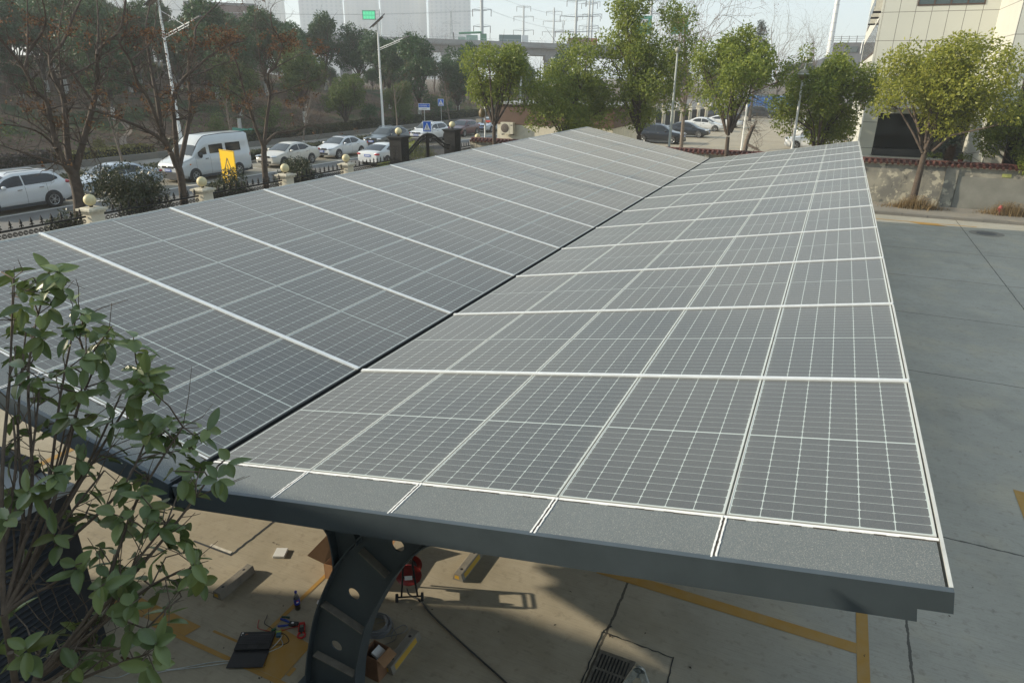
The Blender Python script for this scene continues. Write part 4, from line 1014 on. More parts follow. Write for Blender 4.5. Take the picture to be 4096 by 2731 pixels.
wild_tree((-5.8, 136, 0), 17.5, 96, 'slender bare tree against the sky left of the pale mast', .2, .22, 22, 3, 0, group='bare trees in the distance', low=.2)
wild_tree((.3, 139, 0), 15.5, 97, 'slender bare tree against the sky in front of the grey pavilion', .18, .22, 20, 3, 0, group='bare trees in the distance', low=.2)
for i, (x, y, h) in enumerate(((-68, 108, 12), (-64, 112, 11), (-75, 104, 11.5), (-47, 122, 10), (-83, 100, 10))):
    wild_tree((x, y, 0), h, 100 + i, ['bare tree rising in front of the viaduct right of the middle street lamp', 'bare thin tree in front of the viaduct, further right than the middle lamp arm', 'bare tree among the green crowns left of the middle street lamp', 'bare tree in front of the right part of the viaduct', 'bare tree half hidden behind the dark green crowns'][i], .16, .25, 14, 3, .1, M['red_leaf'], 'bare trees below the viaduct', M['twig'])

# ---------------------------------------------------------------- the wood on the slope
def wood_proto(seed, h, cw, lowf, m, n, leaf, name='wood_tree'):
    t = leafy_tree(name, '', 'tree', (0, 0, 0), h, h * lowf, cw, h * lowf, seed, n, leaf, 56, cw * .155, m, h * .02, low=-.8)
    return t
protos = [wood_proto(111, 9, 6.0, .20, M['wood_leaf'], 9500, .30), wood_proto(112, 9, 5.2, .24, M['wood_leaf'], 8500, .30), wood_proto(113, 8, 5.6, .20, M['wood_olive'], 8500, .27), wood_proto(114, 9, 6.4, .27, M['wood_leaf'], 10000, .30)]
for p in protos:
    MB().lathe([(.24, -.2), (.215, 1.25)], n=9).build('whitewashed_base', M['whitewash'], p)
used = set()
def wt(i, x, y, s, label, rz=0.0, group='green trees of the wood', dz=0.0):
    p = protos[i]
    if i in used: p = dup(p)
    used.add(i)
    place(p, (x, y, hill(x, y) - .05 + dz), rz, s, label, 'tree', group)
L_ = [
 (0, -50.5, 50.5, .85, 'green tree between the two olive trees above the pale sedans'),
 (1, -52, 62, .95, 'green tree behind the small olive tree left of the middle street lamp'),
 (3, -49, 75, 1.0, 'broad green tree between the middle street lamp and the round green tree'),
 (0, -52.5, 38, .8, 'dark green tree on the slope behind the van roof'),
 (1, -46, 88, 1.0, 'green tree filling the gap behind the round green tree'),
 (2, -36.5, 86, .95, 'olive tree at the far end of the roadside hedge'),
 (0, -33, 96, 1.0, 'dark tree behind the distant white lamp post'),
 (0, -62.5, 79, 1.08, 'tallest dark green tree of the clump left of the middle street lamp'),
 (1, -58.2, 81, .98, 'dark green tree in the middle of the clump left of the middle street lamp'),
 (3, -56.3, 84.5, .82, 'dark green tree nearest the middle street lamp at the right of its clump'),
 (0, -69, 74, 1.05, 'dark green tree behind the rusty leaved bare tree'),
 (2, -46.0, 45.8, .78, 'olive green tree above the van roof, behind the turquoise netting'),
 (2, -46.3, 55.2, .92, 'olive green tree above the pale gold sedan'),
 (2, -39.8, 53.6, .72, 'small olive tree left of the middle street lamp, above the white sedan'),
 (0, -42.0, 71, 1.06, 'round green tree above the street name sign'),
 (2, -40.5, 64.2, .62, 'short olive tree behind the hedge left of the street name sign'),
 (1, -40.5, 78, .82, 'narrow green tree behind the far blue crossing sign'),
 (3, -60, 100, .8, 'dark tree directly behind the middle street lamp pole'),
]
for i, x, y, s, l in L_: wt(i, x, y, s, l, rz=x * 1.7)
rgw = random.Random(12); pos = []
for k in range(1500):
    x = rgw.uniform(-112, -56); y = rgw.uniform(18, 84)
    d = math.hypot(x - 4.8, y + 3.8)
    if d < 67 or any(math.hypot(x - a, y - b_) < 5.0 for a, b_ in pos): continue
    if x > -62 and y > 70: continue
    pos.append((x, y))
    if len(pos) >= 62: break
for k, (x, y) in enumerate(pos):
    wt(rgw.choice((0, 1, 3, 3)), x, y, rgw.uniform(.85, 1.12), 'dark evergreen tree with a white painted trunk deep in the wood on the slope', rgw.uniform(0, 6.28), 'evergreens deep in the wood')
for k, (x, y, s, l) in enumerate(((-50, 96, .7, 'far green tree below the viaduct, right of the round green tree'), (-42, 104, .75, 'far green tree below the right part of the viaduct'), (-33, 112, .8, 'far green tree behind the leaning tree at the left end of the wall'), (-24, 108, .75, 'far green tree behind the brown guard house'), (-14, 120, .8, 'far green tree between the two tall green trees'))):
    wt(k % 3, x, y, s, l, k * 2.0, 'green trees below the viaduct', -0.3)
for k, (x, y, s, l) in enumerate(((-10.5, 141, 1.05, 'distant dark tree left of the pale mast'), (-4.5, 152, 1.0, 'distant dark tree below the grey pavilion'), (-17, 132, 1.0, 'distant dark tree behind the blue gate, further left'), (-24, 136, .95, 'distant dark tree behind the parked black cars'), (1.5, 146, .85, 'distant dark tree in front of the grey pavilion'))):
    wt((k * 2 + 1) % 4, x, y, s, l, k * 1.3, 'distant dark trees behind the car park')
ru = random.Random(33)
for k in range(64):
    x = ru.uniform(-100, -57); y = ru.uniform(16, 104)
    wt(ru.choice((0, 2, 2, 3)), x, y, ru.uniform(.32, .48), 'low dark evergreen bush under the trees of the wood', ru.uniform(0, 6.28), 'evergreen bushes in the wood', -.6)
# conifer
def conifer(loc, h, seed, label):
    rg = np.random.default_rng(seed); t = thing('conifer', label, 'tree', loc); mb = MB(); mb.tube([(0, 0, 0), (0, 0, h)], [.2, .02], 8); C = []
    for i in range(46):
        z = h * (.12 + .86 * (i / 46)); L2 = (h - z) * .33 + .25
        for a in rg.uniform(0, 2 * PI, 3):
            e = np.array([math.cos(a) * L2, math.sin(a) * L2, z - L2 * .18]); mb.tube([(0, 0, z), tuple(e * .6 + np.array([0, 0, z * .4 + .05])), tuple(e)], [.035, .02, .008], 4)
            for q in (.45, .7, .95): C.append(e * q + np.array([0, 0, z * (1 - q)]))
    mb.build('trunk', M['bark'], t); C = np.array(C); V, F = leaf_quads(rg, C, np.full(len(C), .3), 4200, .34, .07, up=-.2); np_obj('crown', V, F, M['conifer'], t)
conifer((-6.4, 100, 0), 12.9, 130, 'dark conifer with a pointed top rising left of the slender bare tree')
# stump with dead vines behind the wall
st = thing('pollarded_tree', 'cut leaning tree stump wrapped in dry vines behind the wall', 'tree', (.2, 37.5, 0)); rg = np.random.default_rng(140)
mb = MB().tube([(0, 0, 0), (.05, 0, 1.8), (.12, 0, 2.5), (.35, 0, 3.3)], [.16, .14, .12, .10], 9); mb.tube([(.1, 0, 2.3), (.5, -.1, 2.15), (.85, -.15, 2.0)], [.09, .07, .05], 7); mb.build('trunk', M['bark_pale'], st)
mb = MB(); tp = []
for c_ in ((.3, 0, 3.25), (.25, 0, 3.0), (.7, -.1, 2.05), (.4, 0, 3.3)):
    for k in range(12): twigs(mb, rg, np.array(c_) + rg.normal(size=3) * .06, rg.normal(size=3) + np.array([.2, 0, .5]), rg.uniform(.3, .9), .012, 1, tp, 4)
mb.build('vines', M['twig'], st)
# ---------------------------------------------------------------- vehicles
PROF = {
 'sedan': dict(L=4.6, W=1.76, top=[(0, .60), (.05, .70), (.25, .76), (.9, .90), (1.12, .96), (1.9, 1.36), (2.25, 1.45), (2.8, 1.455), (3.25, 1.38), (3.9, 1.09), (4.1, 1.05), (4.45, 1.02), (4.55, .92), (4.6, .62)], belt=.93, ws=(1.14, 1.98), rw=(3.22, 3.92), sw=((1.5, 2.42), (2.48, 3.42)), wx=(.88, 3.55), wr=.315, hl=.72, tl=.88),
 'suv': dict(L=4.6, W=1.85, top=[(0, .70), (.05, .86), (.3, .96), (.95, 1.06), (1.15, 1.12), (1.85, 1.55), (2.2, 1.65), (3.3, 1.65), (3.9, 1.58), (4.1, 1.5), (4.45, 1.12), (4.56, 1.0), (4.6, .6)], belt=1.06, ws=(1.17, 1.92), rw=(4.06, 4.45), sw=((1.5, 2.46), (2.52, 4.05)), wx=(.9, 3.62), wr=.355, hl=.86, tl=1.06),
 'hatch': dict(L=4.25, W=1.78, top=[(0, .62), (.05, .74), (.3, .84), (.85, .97), (1.0, 1.02), (1.75, 1.42), (2.1, 1.50), (3.1, 1.48), (3.6, 1.38), (4.0, 1.05), (4.2, .92), (4.25, .6)], belt=.97, ws=(1.03, 1.83), rw=(3.55, 3.98), sw=((1.38, 2.3), (2.36, 3.45)), wx=(.82, 3.42), wr=.315, hl=.74, tl=.95),
 'fastback': dict(L=4.6, W=1.8, top=[(0, .58), (.05, .68), (.3, .76), (.95, .88), (1.15, .93), (1.95, 1.32), (2.3, 1.40), (2.8, 1.40), (3.4, 1.27), (4.15, 1.01), (4.3, .99), (4.52, .98), (4.58, .86), (4.6, .6)], belt=.92, ws=(1.18, 2.02), rw=(3.2, 4.15), sw=((1.55, 2.45), (2.5, 3.5)), wx=(.9, 3.6), wr=.325, hl=.68, tl=.82),
 'van': dict(L=5.4, W=1.98, top=[(0, .80), (.06, 1.02), (.35, 1.18), (.8, 1.30), (.95, 1.36), (1.5, 1.98), (1.75, 2.22), (2.1, 2.42), (3.4, 2.47), (5.2, 2.46), (5.32, 2.40), (5.37, 2.0), (5.4, .7)], belt=1.34, ws=(.98, 1.50), rw=(5.33, 5.38), sw=((1.36, 1.98), (2.2, 3.2), (3.42, 4.55)), wx=(.98, 4.2), wr=.345, hl=.86, tl=1.1),
}
def paint(name, c): return mat('paint_' + name, c, .28, .0, coat=.7, var=.03, scale=1.5)
def car(kind, name, label, loc, rz, col, cat='car', group=None, rim=None, plate=True, grille='bars', roof=None, clad=False, glass=None, seed=0):
    p = PROF[kind]; L_, W2 = p['L'], p['W'] / 2; van = kind == 'van'
    t = thing(name, label, cat, loc, rz, group)
    def top(x): return interp(p['top'], x)
    def hw(x):
        return W2 * interp([(0, .80), (.12, .89), (.5, .975), (1.0, 1), (L_ - 1.0, 1), (L_ - .4, .97), (L_ - .1, .91), (L_, .84)], x)
    def belt(x): return p['belt'] + (.10 if not van else 0) * (x / L_ - .4)
    z0 = .2
    def sec(x, grow=0.0):
        zt = top(x); zb = min(belt(x), zt - .05); h = hw(x) + grow; gr = max(0, zt - belt(x)); r = h * (.95 - (.20 if not van else .10) * min(1, gr / (.45 if not van else 1.0)))
        zz0 = z0 + .10 * max(0, 1 - x / .5) + .12 * max(0, 1 - (L_ - x) / .5)
        return [(0, zz0), (h * .82, zz0), (h * .965, zz0 + .07), (h * .995, lerp(zz0, zb, .35)), (h, lerp(zz0, zb, .62)), (h * .975, zb - .04), (h * .945, zb), ((h * .945 + r) / 2 + .01, (zb + zt - .06) / 2), (r, max(zb + .01, zt - .065)), (r * .82, zt - .012), (r * .4, zt + .012), (0, zt + .02)]
    xs_ = sorted(set([0, .02, .05, .1, L_ - .1, L_ - .05, L_ - .02, L_] + [round(q, 3) for q in np.arange(.2, L_ - .1, .1)]))
    rows = []
    for x in xs_:
        s = sec(x); rows.append([(L_ / 2 - x, y, z) for y, z in s] + [(L_ / 2 - x, -y, z) for y, z in s[-2:0:-1]])
    mb = MB(); n = len(rows[0]); vs = [q for r_ in rows for q in r_]
    mb.add(vs, [(i * n + k, i * n + (k + 1) % n, (i + 1) * n + (k + 1) % n, (i + 1) * n + k) for i in range(len(rows) - 1) for k in range(n)], 0, True)
    mb.add(rows[0], [tuple(range(n))]); mb.add(rows[-1], [tuple(range(n - 1, -1, -1))])
    mb.build('body', col, t)
    gl = glass or M['glass']
    def side_pt(x, v, s_):
        s = sec(x); a = s[6]; b = s[8]; m_ = s[7]
        if v < .5: y, z = lerp(a[0], m_[0], v * 2), lerp(a[1], m_[1], v * 2)
        else: y, z = lerp(m_[0], b[0], v * 2 - 1), lerp(m_[1], b[1], v * 2 - 1)
        return (L_ / 2 - x, s_ * (y + .008), z)
    for wi, (a, b) in enumerate(p['sw']):
        for s_ in (1, -1):
            P = []
            for x in np.linspace(a, b, 10):
                if top(x) - belt(x) < .14: continue
                vb, vt = (.09, .90) if not van else (.10, .56 if wi else .52)
                if wi == len(p['sw']) - 1 and not van:
                    k = max(0, (x - (b - .35)) / .35); vb = lerp(vb, .45 if kind != 'suv' else .35, k); vt = lerp(vt, .62, k)
                P.append([side_pt(x, v, s_) for v in np.linspace(vb, vt, 5)])
            if len(P) > 1: MB().grid(P).build('window', gl, t)
    def screen(a, b, nm, wd=.90):
        P = []
        for x in np.linspace(a, b, 7):
            s = sec(x); r = s[8][0] * wd; zc = s[11][1]; row = []
            for q in np.linspace(-1, 1, 9):
                y = q * r; z = zc - (zc - s[8][1] - .02) * abs(q) ** 2.6 * .75 + .010
                row.append((L_ / 2 - x + (.010 if a < L_ / 2 else -.012), y, z))
            P.append(row)
        MB().grid(P).build(nm, mat('windscreen_glass', (.05, .06, .065), .07, spec=.7) if nm == 'windscreen' else gl, t)
    screen(p['ws'][0] + .03, p['ws'][1] - .05, 'windscreen')
    if van: MB().b2((-L_ / 2 - .012, -.75, 1.4), (-L_ / 2 + .03, .75, 2.05)).build('rear_window', gl, t)
    else: screen(p['rw'][0] + .04, p['rw'][1] - .03, 'rear_window')
    wr = p['wr']
    for x in p['wx']:
        for s_ in (1, -1):
            wy = s_ * (W2 - .10); cx = L_ / 2 - x
            MB().lathe([(wr + .05, -.02 * s_), (wr + .05, .108 * s_), (.02, .108 * s_)], (cx, wy, wr + .02), 24, axis='y').build('wheel_arch', M['rubber'], t)
            wl = MB().lathe([(wr * .64, .118 * s_), (wr * .93, .122 * s_), (wr, .09 * s_), (wr, -.09 * s_), (wr * .9, -.11 * s_)], (cx, wy, wr), 26, axis='y').build('wheel', M['rubber'], t)
            rm = MB().lathe([(wr * .66, .122 * s_), (wr * .60, .124 * s_), (wr * .58, .09 * s_)], (cx, wy, wr), 26, axis='y')
            rm.lathe([(.055, .118 * s_), (.05, .126 * s_), (.001, .126 * s_)], (cx, wy, wr), 12, axis='y')
            for k in range(10):
                a = k * PI / 5 + (.12 if k % 2 else -.12); rm.box((cx + math.cos(a) * wr * .34, wy + .112 * s_, wr + math.sin(a) * wr * .34), (wr * .58, .02, .026), Matrix.Rotation(-a, 3, 'Y'))
            rm.build('rim', rim or mat('alloy', (.42, .43, .44), .3, .85), wl)
    zb = p['hl']; fx = L_ / 2
    def blob(c, d, m, nm):
        b = MB(); o = []
        for i in range(9):
            ph = PI * i / 8
            o.append([(c[0] + d[0] * math.sin(ph) * math.cos(th), c[1] + d[1] * math.sin(ph) * math.sin(th), c[2] - d[2] * math.cos(ph)) for th in [2 * PI * k / 14 for k in range(15)]])
        b.grid(o).build(nm, m, t)
    for s_ in (1, -1):
        blob((fx - .20, s_ * hw(.2) * .80, zb), (.24 if not van else .2, .17 if not van else .2, .075 if not van else .13), M['lamp_clear'], 'headlight')
        blob((-fx + .14, s_ * hw(.14) * (.84 if not van else .96), p['tl']), (.17 if not van else .05, .22 if kind != 'van' else .06, .085 if not van else .22), M['lamp_red'], 'tail_light')
        mz = belt(1.5) + .08; mx = fx - (p['sw'][0][0] + .06)
        blob((mx, s_ * (W2 + .09), mz), (.085, .13, .085 if not van else .16), col if not van else M['black_paint'], 'mirror')
    if plate:
        MB().b2((fx - .03, -.24, zb - .24), (fx + .022, .24, zb - .10)).build('number_plate', M['plate_blue'], t)
        f = MB().b2((-fx - .022, -.24, p['tl'] - .16), (-fx + .03, .24, p['tl'] - .02)).build('number_plate', M['plate_blue'], t)
        mbw = MB()
        for s_, zz in ((1, zb - .17), (-1, p['tl'] - .09)):
            for k in range(7): mbw.b2((s_ * (fx + .0225), -.2 + k * .058, zz - .04), (s_ * (fx + .024), -.165 + k * .058, zz + .04))
        mbw.build('plate_letters', M['plate_white'], t)
    gm = MB(); gm.b2((fx - .06, -.44, zb - .07), (fx + .012, .44, zb + .05)); gm.b2((fx - .08, -.55, zb - .40), (fx + .010, .55, zb - .27)); gm.build('grille', M['black_paint'], t)
    ch = MB()
    for k in range(3): ch.b2((fx, -.43, zb - .055 + k * .045), (fx + .02, .43, zb - .043 + k * .045))
    if grille == 'chrome': ch.b2((fx, -.5, zb - .10), (fx + .024, .5, zb - .075)); ch.b2((fx, -.5, zb + .05), (fx + .024, .5, zb + .072))
    ch.b2((fx + .008, -.5, zb - .29), (fx + .014, .5, zb - .275))
    ch.lathe([(.055, 0), (.05, .012), (.001, .012)], (fx + .016, 0, zb + .005), 14, axis='x')
    ch.build('chrome_trim', M['chrome'], t)
    seam = MB()
    xs2 = [p['sw'][0][0] - .22, p['sw'][1][0] - .03, p['sw'][1][0] + (.92 if not van else 1.12)]
    for x in xs2:
        for s_ in (1, -1):
            for (a, b) in ((2, 3), (3, 4), (4, 5), (5, 6)):
                s = sec(x); A = s[a]; B = s[b]
                seam.quad((fx - x - .006, s_ * (A[0] + .003), A[1]), (fx - x + .006, s_ * (A[0] + .003), A[1]), (fx - x + .006, s_ * (B[0] + .003), B[1]), (fx - x - .006, s_ * (B[0] + .003), B[1]))
    seam.build('door_gap', mat('seam', (.03, .03, .03), .9), t)
    hd = MB()
    for x in (xs2[1] - .25, xs2[2] - .25):
        for s_ in (1, -1): s = sec(x); hd.box((fx - x, s_ * (s[4][0] + .008), lerp(s[4][1], s[5][1], .75)), (.2, .03, .03))
    hd.build('door_handle', M['chrome'] if not van else M['black_paint'], t)
    if clad or van:
        cl = MB()
        for s_ in (1, -1): cl.b2((-fx + .5, s_ * (W2 - .02), .2), (fx - .45, s_ * (W2 + .006), .34))
        cl.b2((fx - .3, -W2 * .86, .2), (fx + .016, W2 * .86, .42 if not van else .60)); cl.b2((-fx - .016, -W2 * .86, .2), (-fx + .3, W2 * .86, .48))
        cl.build('lower_cladding', mat('grey_plastic', (.035, .04, .045), .6), t)
    if kind in ('suv',):
        rr = MB()
        for s_ in (1, -1): rr.tube([(fx - 1.95, s_ * .56, 1.63), (fx - 2.1, s_ * .56, 1.69), (fx - 3.7, s_ * .54, 1.68), (fx - 3.9, s_ * .54, 1.6)], .02, 6)
        rr.build('roof_rail', M['chrome'], t)
        MB().box((-fx + .62, 0, 1.58), (.22, 1.1, .05)).build('rear_spoiler', col, t)
    if roof:
        P = []
        for x in np.linspace(*roof, 6):
            s = sec(x); P.append([(fx - x, q * s[9][0] * .86, s[11][1] + .008 - .02 * q * q) for q in np.linspace(-1, 1, 5)])
        MB().grid(P).build('sunroof', gl, t)
    if van:
        rb = MB()
        for s_ in (1, -1): rb.tube([(fx - x, s_ * sec(x)[9][0] * 1.02, sec(x)[9][1] + .012) for x in np.linspace(1.2, 5.2, 24)], .018, 5)
        rb.build('roof_gutter_strip', M['black_paint'], t)
        wp = MB()
        for y in (-.1, .55): wp.tube([(fx - .99, y, 1.40), (fx - 1.06, y - .42, 1.50)], .012, 5)
        wp.build('wiper', M['black_paint'], t)
        for s_ in (1, -1): blob((fx - .72, s_ * (hw(.72) + .0), .98), (.06, .02, .035), M['amber'], 'side_indicator')
        vt = MB()
        for y in (-.25, .25): vt.box((fx - .62, y, 1.262), (.035, .34, .02), Matrix.Rotation(.35, 3, 'Y'))
        vt.build('bonnet_vent', M['black_paint'], t)
    return t
white = paint('white', (.60, .62, .63)); pearl = paint('pearl', (.56, .54, .48)); dkgrey = paint('dark_grey', (.045, .058, .062)); maroon = paint('maroon', (.085, .018, .022)); silver = paint('silver', (.38, .43, .48)); navy = paint('black_blue', (.012, .016, .024)); vanw = paint('van_white', (.55, .57, .57))
D = -PI / 2; GR = 'vehicles parked along the far side of the road'; GL_ = 'cars parked in the car park behind the wall'
car('suv', 'parked_suv', 'white suv with dark windows at the left picture edge', (-28.1, 14.45, 0), D, white, 'suv', GR, clad=True)
car('sedan', 'parked_car', 'pale sedan mostly hidden behind the big bushy shrub, left of the van', (-28.6, 19.9, 0), D, silver, 'car', GR)
car('van', 'parked_van', 'white high roofed van with grey bumpers parked behind the bare forked tree', (-28.7, 25.95, 0), D, vanw, 'van', GR)
car('sedan', 'parked_car', 'pale gold white sedan parked between the white van and the pure white sedan', (-28.62, 32.8, 0), D, pearl, 'car', GR)
car('sedan', 'parked_car', 'pure white sedan with a dark sunroof behind the pale gold sedan', (-28.62, 38.45, 0), D, white, 'car', GR, roof=(2.1, 2.9))
car('suv', 'parked_suv', 'dark grey suv with a wide chrome grille behind the left black gate pillar', (-29.2, 45.3, 0), D, dkgrey, 'suv', GR, grille='chrome', clad=True)
car('suv', 'parked_suv', 'white suv half hidden behind the near blue crossing sign', (-29.3, 52.2, 0), D, white, 'suv', GR, clad=True)
car('hatch', 'parked_car', 'maroon hatchback behind the right black gate pillar', (-29.4, 58.9, 0), D, maroon, 'car', GR)
car('sedan', 'parked_car', 'silver sedan behind the maroon hatchback, last in the roadside row', (-29.4, 65.0, 0), D, silver, 'car', GR)
car('fastback', 'moving_car', 'white fastback car seen from behind with large red tail lights, just left of the gate', (-23.2, 36.5, 0), PI / 2, white, 'car')
car('suv', 'parked_suv', 'black suv nearest the tiled wall in the car park', (-10.0, 61.1, 0), 0, navy, 'suv', GL_, clad=True)
car('sedan', 'parked_car', 'black sedan in the car park between the black suv and the white sedan', (-9.1, 69.2, 0), 0, navy, 'car', GL_)
car('sedan', 'parked_car', 'white older sedan in the car park behind the black sedan', (-9.0, 78.3, 0), 0, white, 'car', GL_)
car('fastback', 'parked_car', 'white sleek car in the car park, behind the older white sedan', (-7.9, 85.2, 0), 0, white, 'car', GL_)
car('suv', 'parked_suv', 'black suv behind the white cars in the car park', (-9.8, 99, 0), 0, navy, 'suv', GL_)
car('suv', 'parked_suv', 'black suv at the far back of the car park beside the blue gate', (-5.8, 108, 0), 0, navy, 'suv', GL_)
car('suv', 'parked_suv', 'white suv just behind the rounded green tree', (3.2, 61.5, 0), PI, white, 'suv', GL_)
car('suv', 'parked_suv', 'second white suv seen through the rounded green tree', (3.4, 73.5, 0), PI, white, 'suv', GL_)
car('sedan', 'parked_car', 'white car seen through the top of the rounded green tree, farthest of the white three', (3.0, 95, 0), PI, white, 'car', GL_)

# ---------------------------------------------------------------- lamps, signs, cameras
def solar_lamp(x, y, label, z=.1):
    t = thing('solar_street_lamp', label, 'street lamp', (x, y, z), 0, 'white solar street lamps')
    MB().lathe([(.13, 0), (.125, .4), (.105, 4), (.075, 8.6), (.055, 10.1)], n=12).build('pole', M['white'], t)
    ar = MB().tube([(0, 0, 7.85), (2.9, 0, 8.75)], .035, 8); ar.tube([(0, 0, 7.7), (2.4, 0, 8.45)], .022, 6); ar.tube([(.02, 0, 9.35), (1.9, 0, 8.5)], .018, 6)
    for k in range(5): s_ = .15 + k * .17; ar.tube([(2.9 * s_, 0, 7.85 + .9 * s_), (2.6 * s_ + .1, 0, 7.7 + .8 * s_)], .012, 5)
    ar.tube([(-.09, -.09, 7.75), (-.09, .09, 7.75)], .03, 6)
    ar.build('arm', M['white'], t)
    MB().box((3.15, 0, 8.82), (.75, .24, .07), Matrix.Rotation(-.3, 3, 'Y')).build('lamp_head', mat('lamp_grey', (.13, .13, .14), .4), t)
    Rm = Matrix.Rotation(R(-55), 3, 'Z') @ Matrix.Rotation(R(40), 3, 'X'); c = Vector((0, 0, 10.22))
    s = MB().box(c, (1.15, 1.9, .05), Rm).build('solar_plate', mat('lamp_solar', (.03, .035, .05), .2, coat=.4), t)
    b = c + Rm @ Vector((0, 0, -.08)); MB().box(b, (.7, 1.35, .10), Rm).build('battery_box', mat('rust_grey', (.17, .13, .10), .6), t)
    return t
solar_lamp(-36.0, 30.6, 'white solar street lamp at the left, standing behind the bare forked tree')
solar_lamp(-36.0, 54.55, 'white solar street lamp in the middle, standing behind the dark grey suv')
def lot_lamp(x, y, h, label, kind):
    t = thing('lamp_post', label, 'lamp post', (x, y, 0), 0, 'lamp posts in the car park')
    MB().lathe([(.085, 0), (.07, h * .6), (.05, h)], n=12).build('pole', M['white'] if kind != 'grey' else mat('lamp_pole_grey', (.42, .45, .43), .4, var=.1), t)
    if kind == 'globe':
        MB().lathe([(.06, h - .1), (.16, h - .04), (.27, h + .1), (.285, h + .2)], n=20).build('lower_bowl', mat('olive_bowl', (.15, .14, .07), .4), t)
        MB().lathe([(.29, h + .2), (.285, h + .25), (.30, h + .26)], n=20).build('rim_band', M['white'], t)
        MB().lathe([(.28, h + .26), (.24, h + .36), (.12, h + .44), (.04, h + .46)], n=20).build('upper_bowl', mat('grey_bowl', (.25, .24, .19), .5), t)
        MB().tube([(0, 0, h + .45), (.05, 0, h + .85)], .03, 6).sphere((.06, 0, h + .9), .10, 12, 8).build('camera_head', M['white'], t)
    elif kind == 'arm':
        MB().tube([(0, 0, h - .05), (.25, 0, h + .12), (1.5, 0, h + .28)], .035, 7).build('arm', M['white'], t)
        MB().box((1.7, 0, h + .30), (.6, .22, .09)).build('lamp_head', M['white'], t)
    else:
        MB().sphere((0, 0, h + .16), .16, 16, 10).build('lamp_globe', mat('grey_globe', (.26, .26, .2), .5), t)
lot_lamp(-3.9, 37.0, 7.0, 'grey lamp post right of the tallest green tree, in front of the black suv', 'grey')
lot_lamp(-2.25, 58.0, 6.3, 'white lamp post with a side arm in the car park, beside the leaning stump', 'arm')
lot_lamp(2.78, 36.5, 5.75, 'lamp post with an olive globe rising above the rounded green tree', 'globe')
ps = thing('camera_post', 'white post with brown lantern and loudspeakers by the tiled wall', 'post', (-15.35, 36.0, 0))
MB().lathe([(.06, 0), (.055, 4.6)], n=10).build('pole', M['white'], ps)
MB().lathe([(.12, 3.3), (.2, 3.42), (.21, 3.62), (.12, 3.8), (.03, 3.84)], (-.16, -.1, 0), 12).build('lantern', mat('lantern_brown', (.16, .12, .06), .5), ps)
lb = MB().lathe([(.05, -.1), (.07, .05), (.16, .22)], (.28, 0, 3.55), 12, axis='y').box((-.35, -.1, 3.1), (.4, .2, .2)); lb.box((.05, -.1, 3.0), (.55, .08, .08)); lb.build('loudspeaker', mat('speaker_grey', (.25, .23, .20), .6), ps)
MB().box((.3, -.12, 3.08), (.3, .12, .12)).build('red_lamp', mat('red_box', (.5, .08, .06), .5), ps)
dl = thing('lamp_post', 'distant white lamp post behind the silver sedan', 'lamp post', (-30.5, 75.5, 0), 0, 'lamp posts in the car park')
MB().lathe([(.12, 0), (.08, 8)], n=8).build('pole', M['white'], dl); MB().box((.5, 0, 7.9), (1.2, .2, .1)).build('lamp_head', M['white'], dl)

def plate_sign(loc, yaw, w_, h, z, label, name, face, cat='sign', group=None, tilt=0.0):
    t = thing(name, label, cat, loc, yaw, group)
    MB().tube([(0, .04, 0), (0, .04, z + h * .45)], .035, 8).build('post', M['galv'], t)
    MB().b2((-w_ / 2, -.012, z - h / 2), (w_ / 2, .012, z + h / 2)).build('sign_plate', face, t)
    return t
# yellow side-road warning sign
ys = plate_sign((-18.62, 18.1, 0), R(-15), 1.2, 1.45, 2.02, 'large yellow warning sign with a black triangle and side road symbol behind the fence', 'warning_sign', M['yellow_sign'])
mb = MB()
def bar(mb, a, b, wd, y=-.0145):
    A = Vector((a[0], a[1])); B = Vector((b[0], b[1])); d = (B - A).normalized(); n = Vector((-d.y, d.x)) * wd / 2
    q = [A - n, B - n, B + n, A + n]; mb.prism([(p.x, p.y) for p in q], y, y + .002, 'y')
a, b, c = (-.42, 1.66), (.42, 1.66), (0, 2.42)
bar(mb, a, b, .06); bar(mb, b, c, .06, -.0146); bar(mb, c, a, .06, -.0148); bar(mb, (-.02, 1.74), (-.02, 2.14), .07, -.0146); bar(mb, (-.02, 1.92), (.2, 1.92), .06, -.0149)
for q in ((-.57, 1.33, .57, 1.33), (-.57, 2.715, .57, 2.715), (-.57, 1.33, -.57, 2.715), (.57, 1.33, .57, 2.715)): bar(mb, q[:2], q[2:], .016, -.0135)
mb.build('symbol', M['black_paint'], ys)
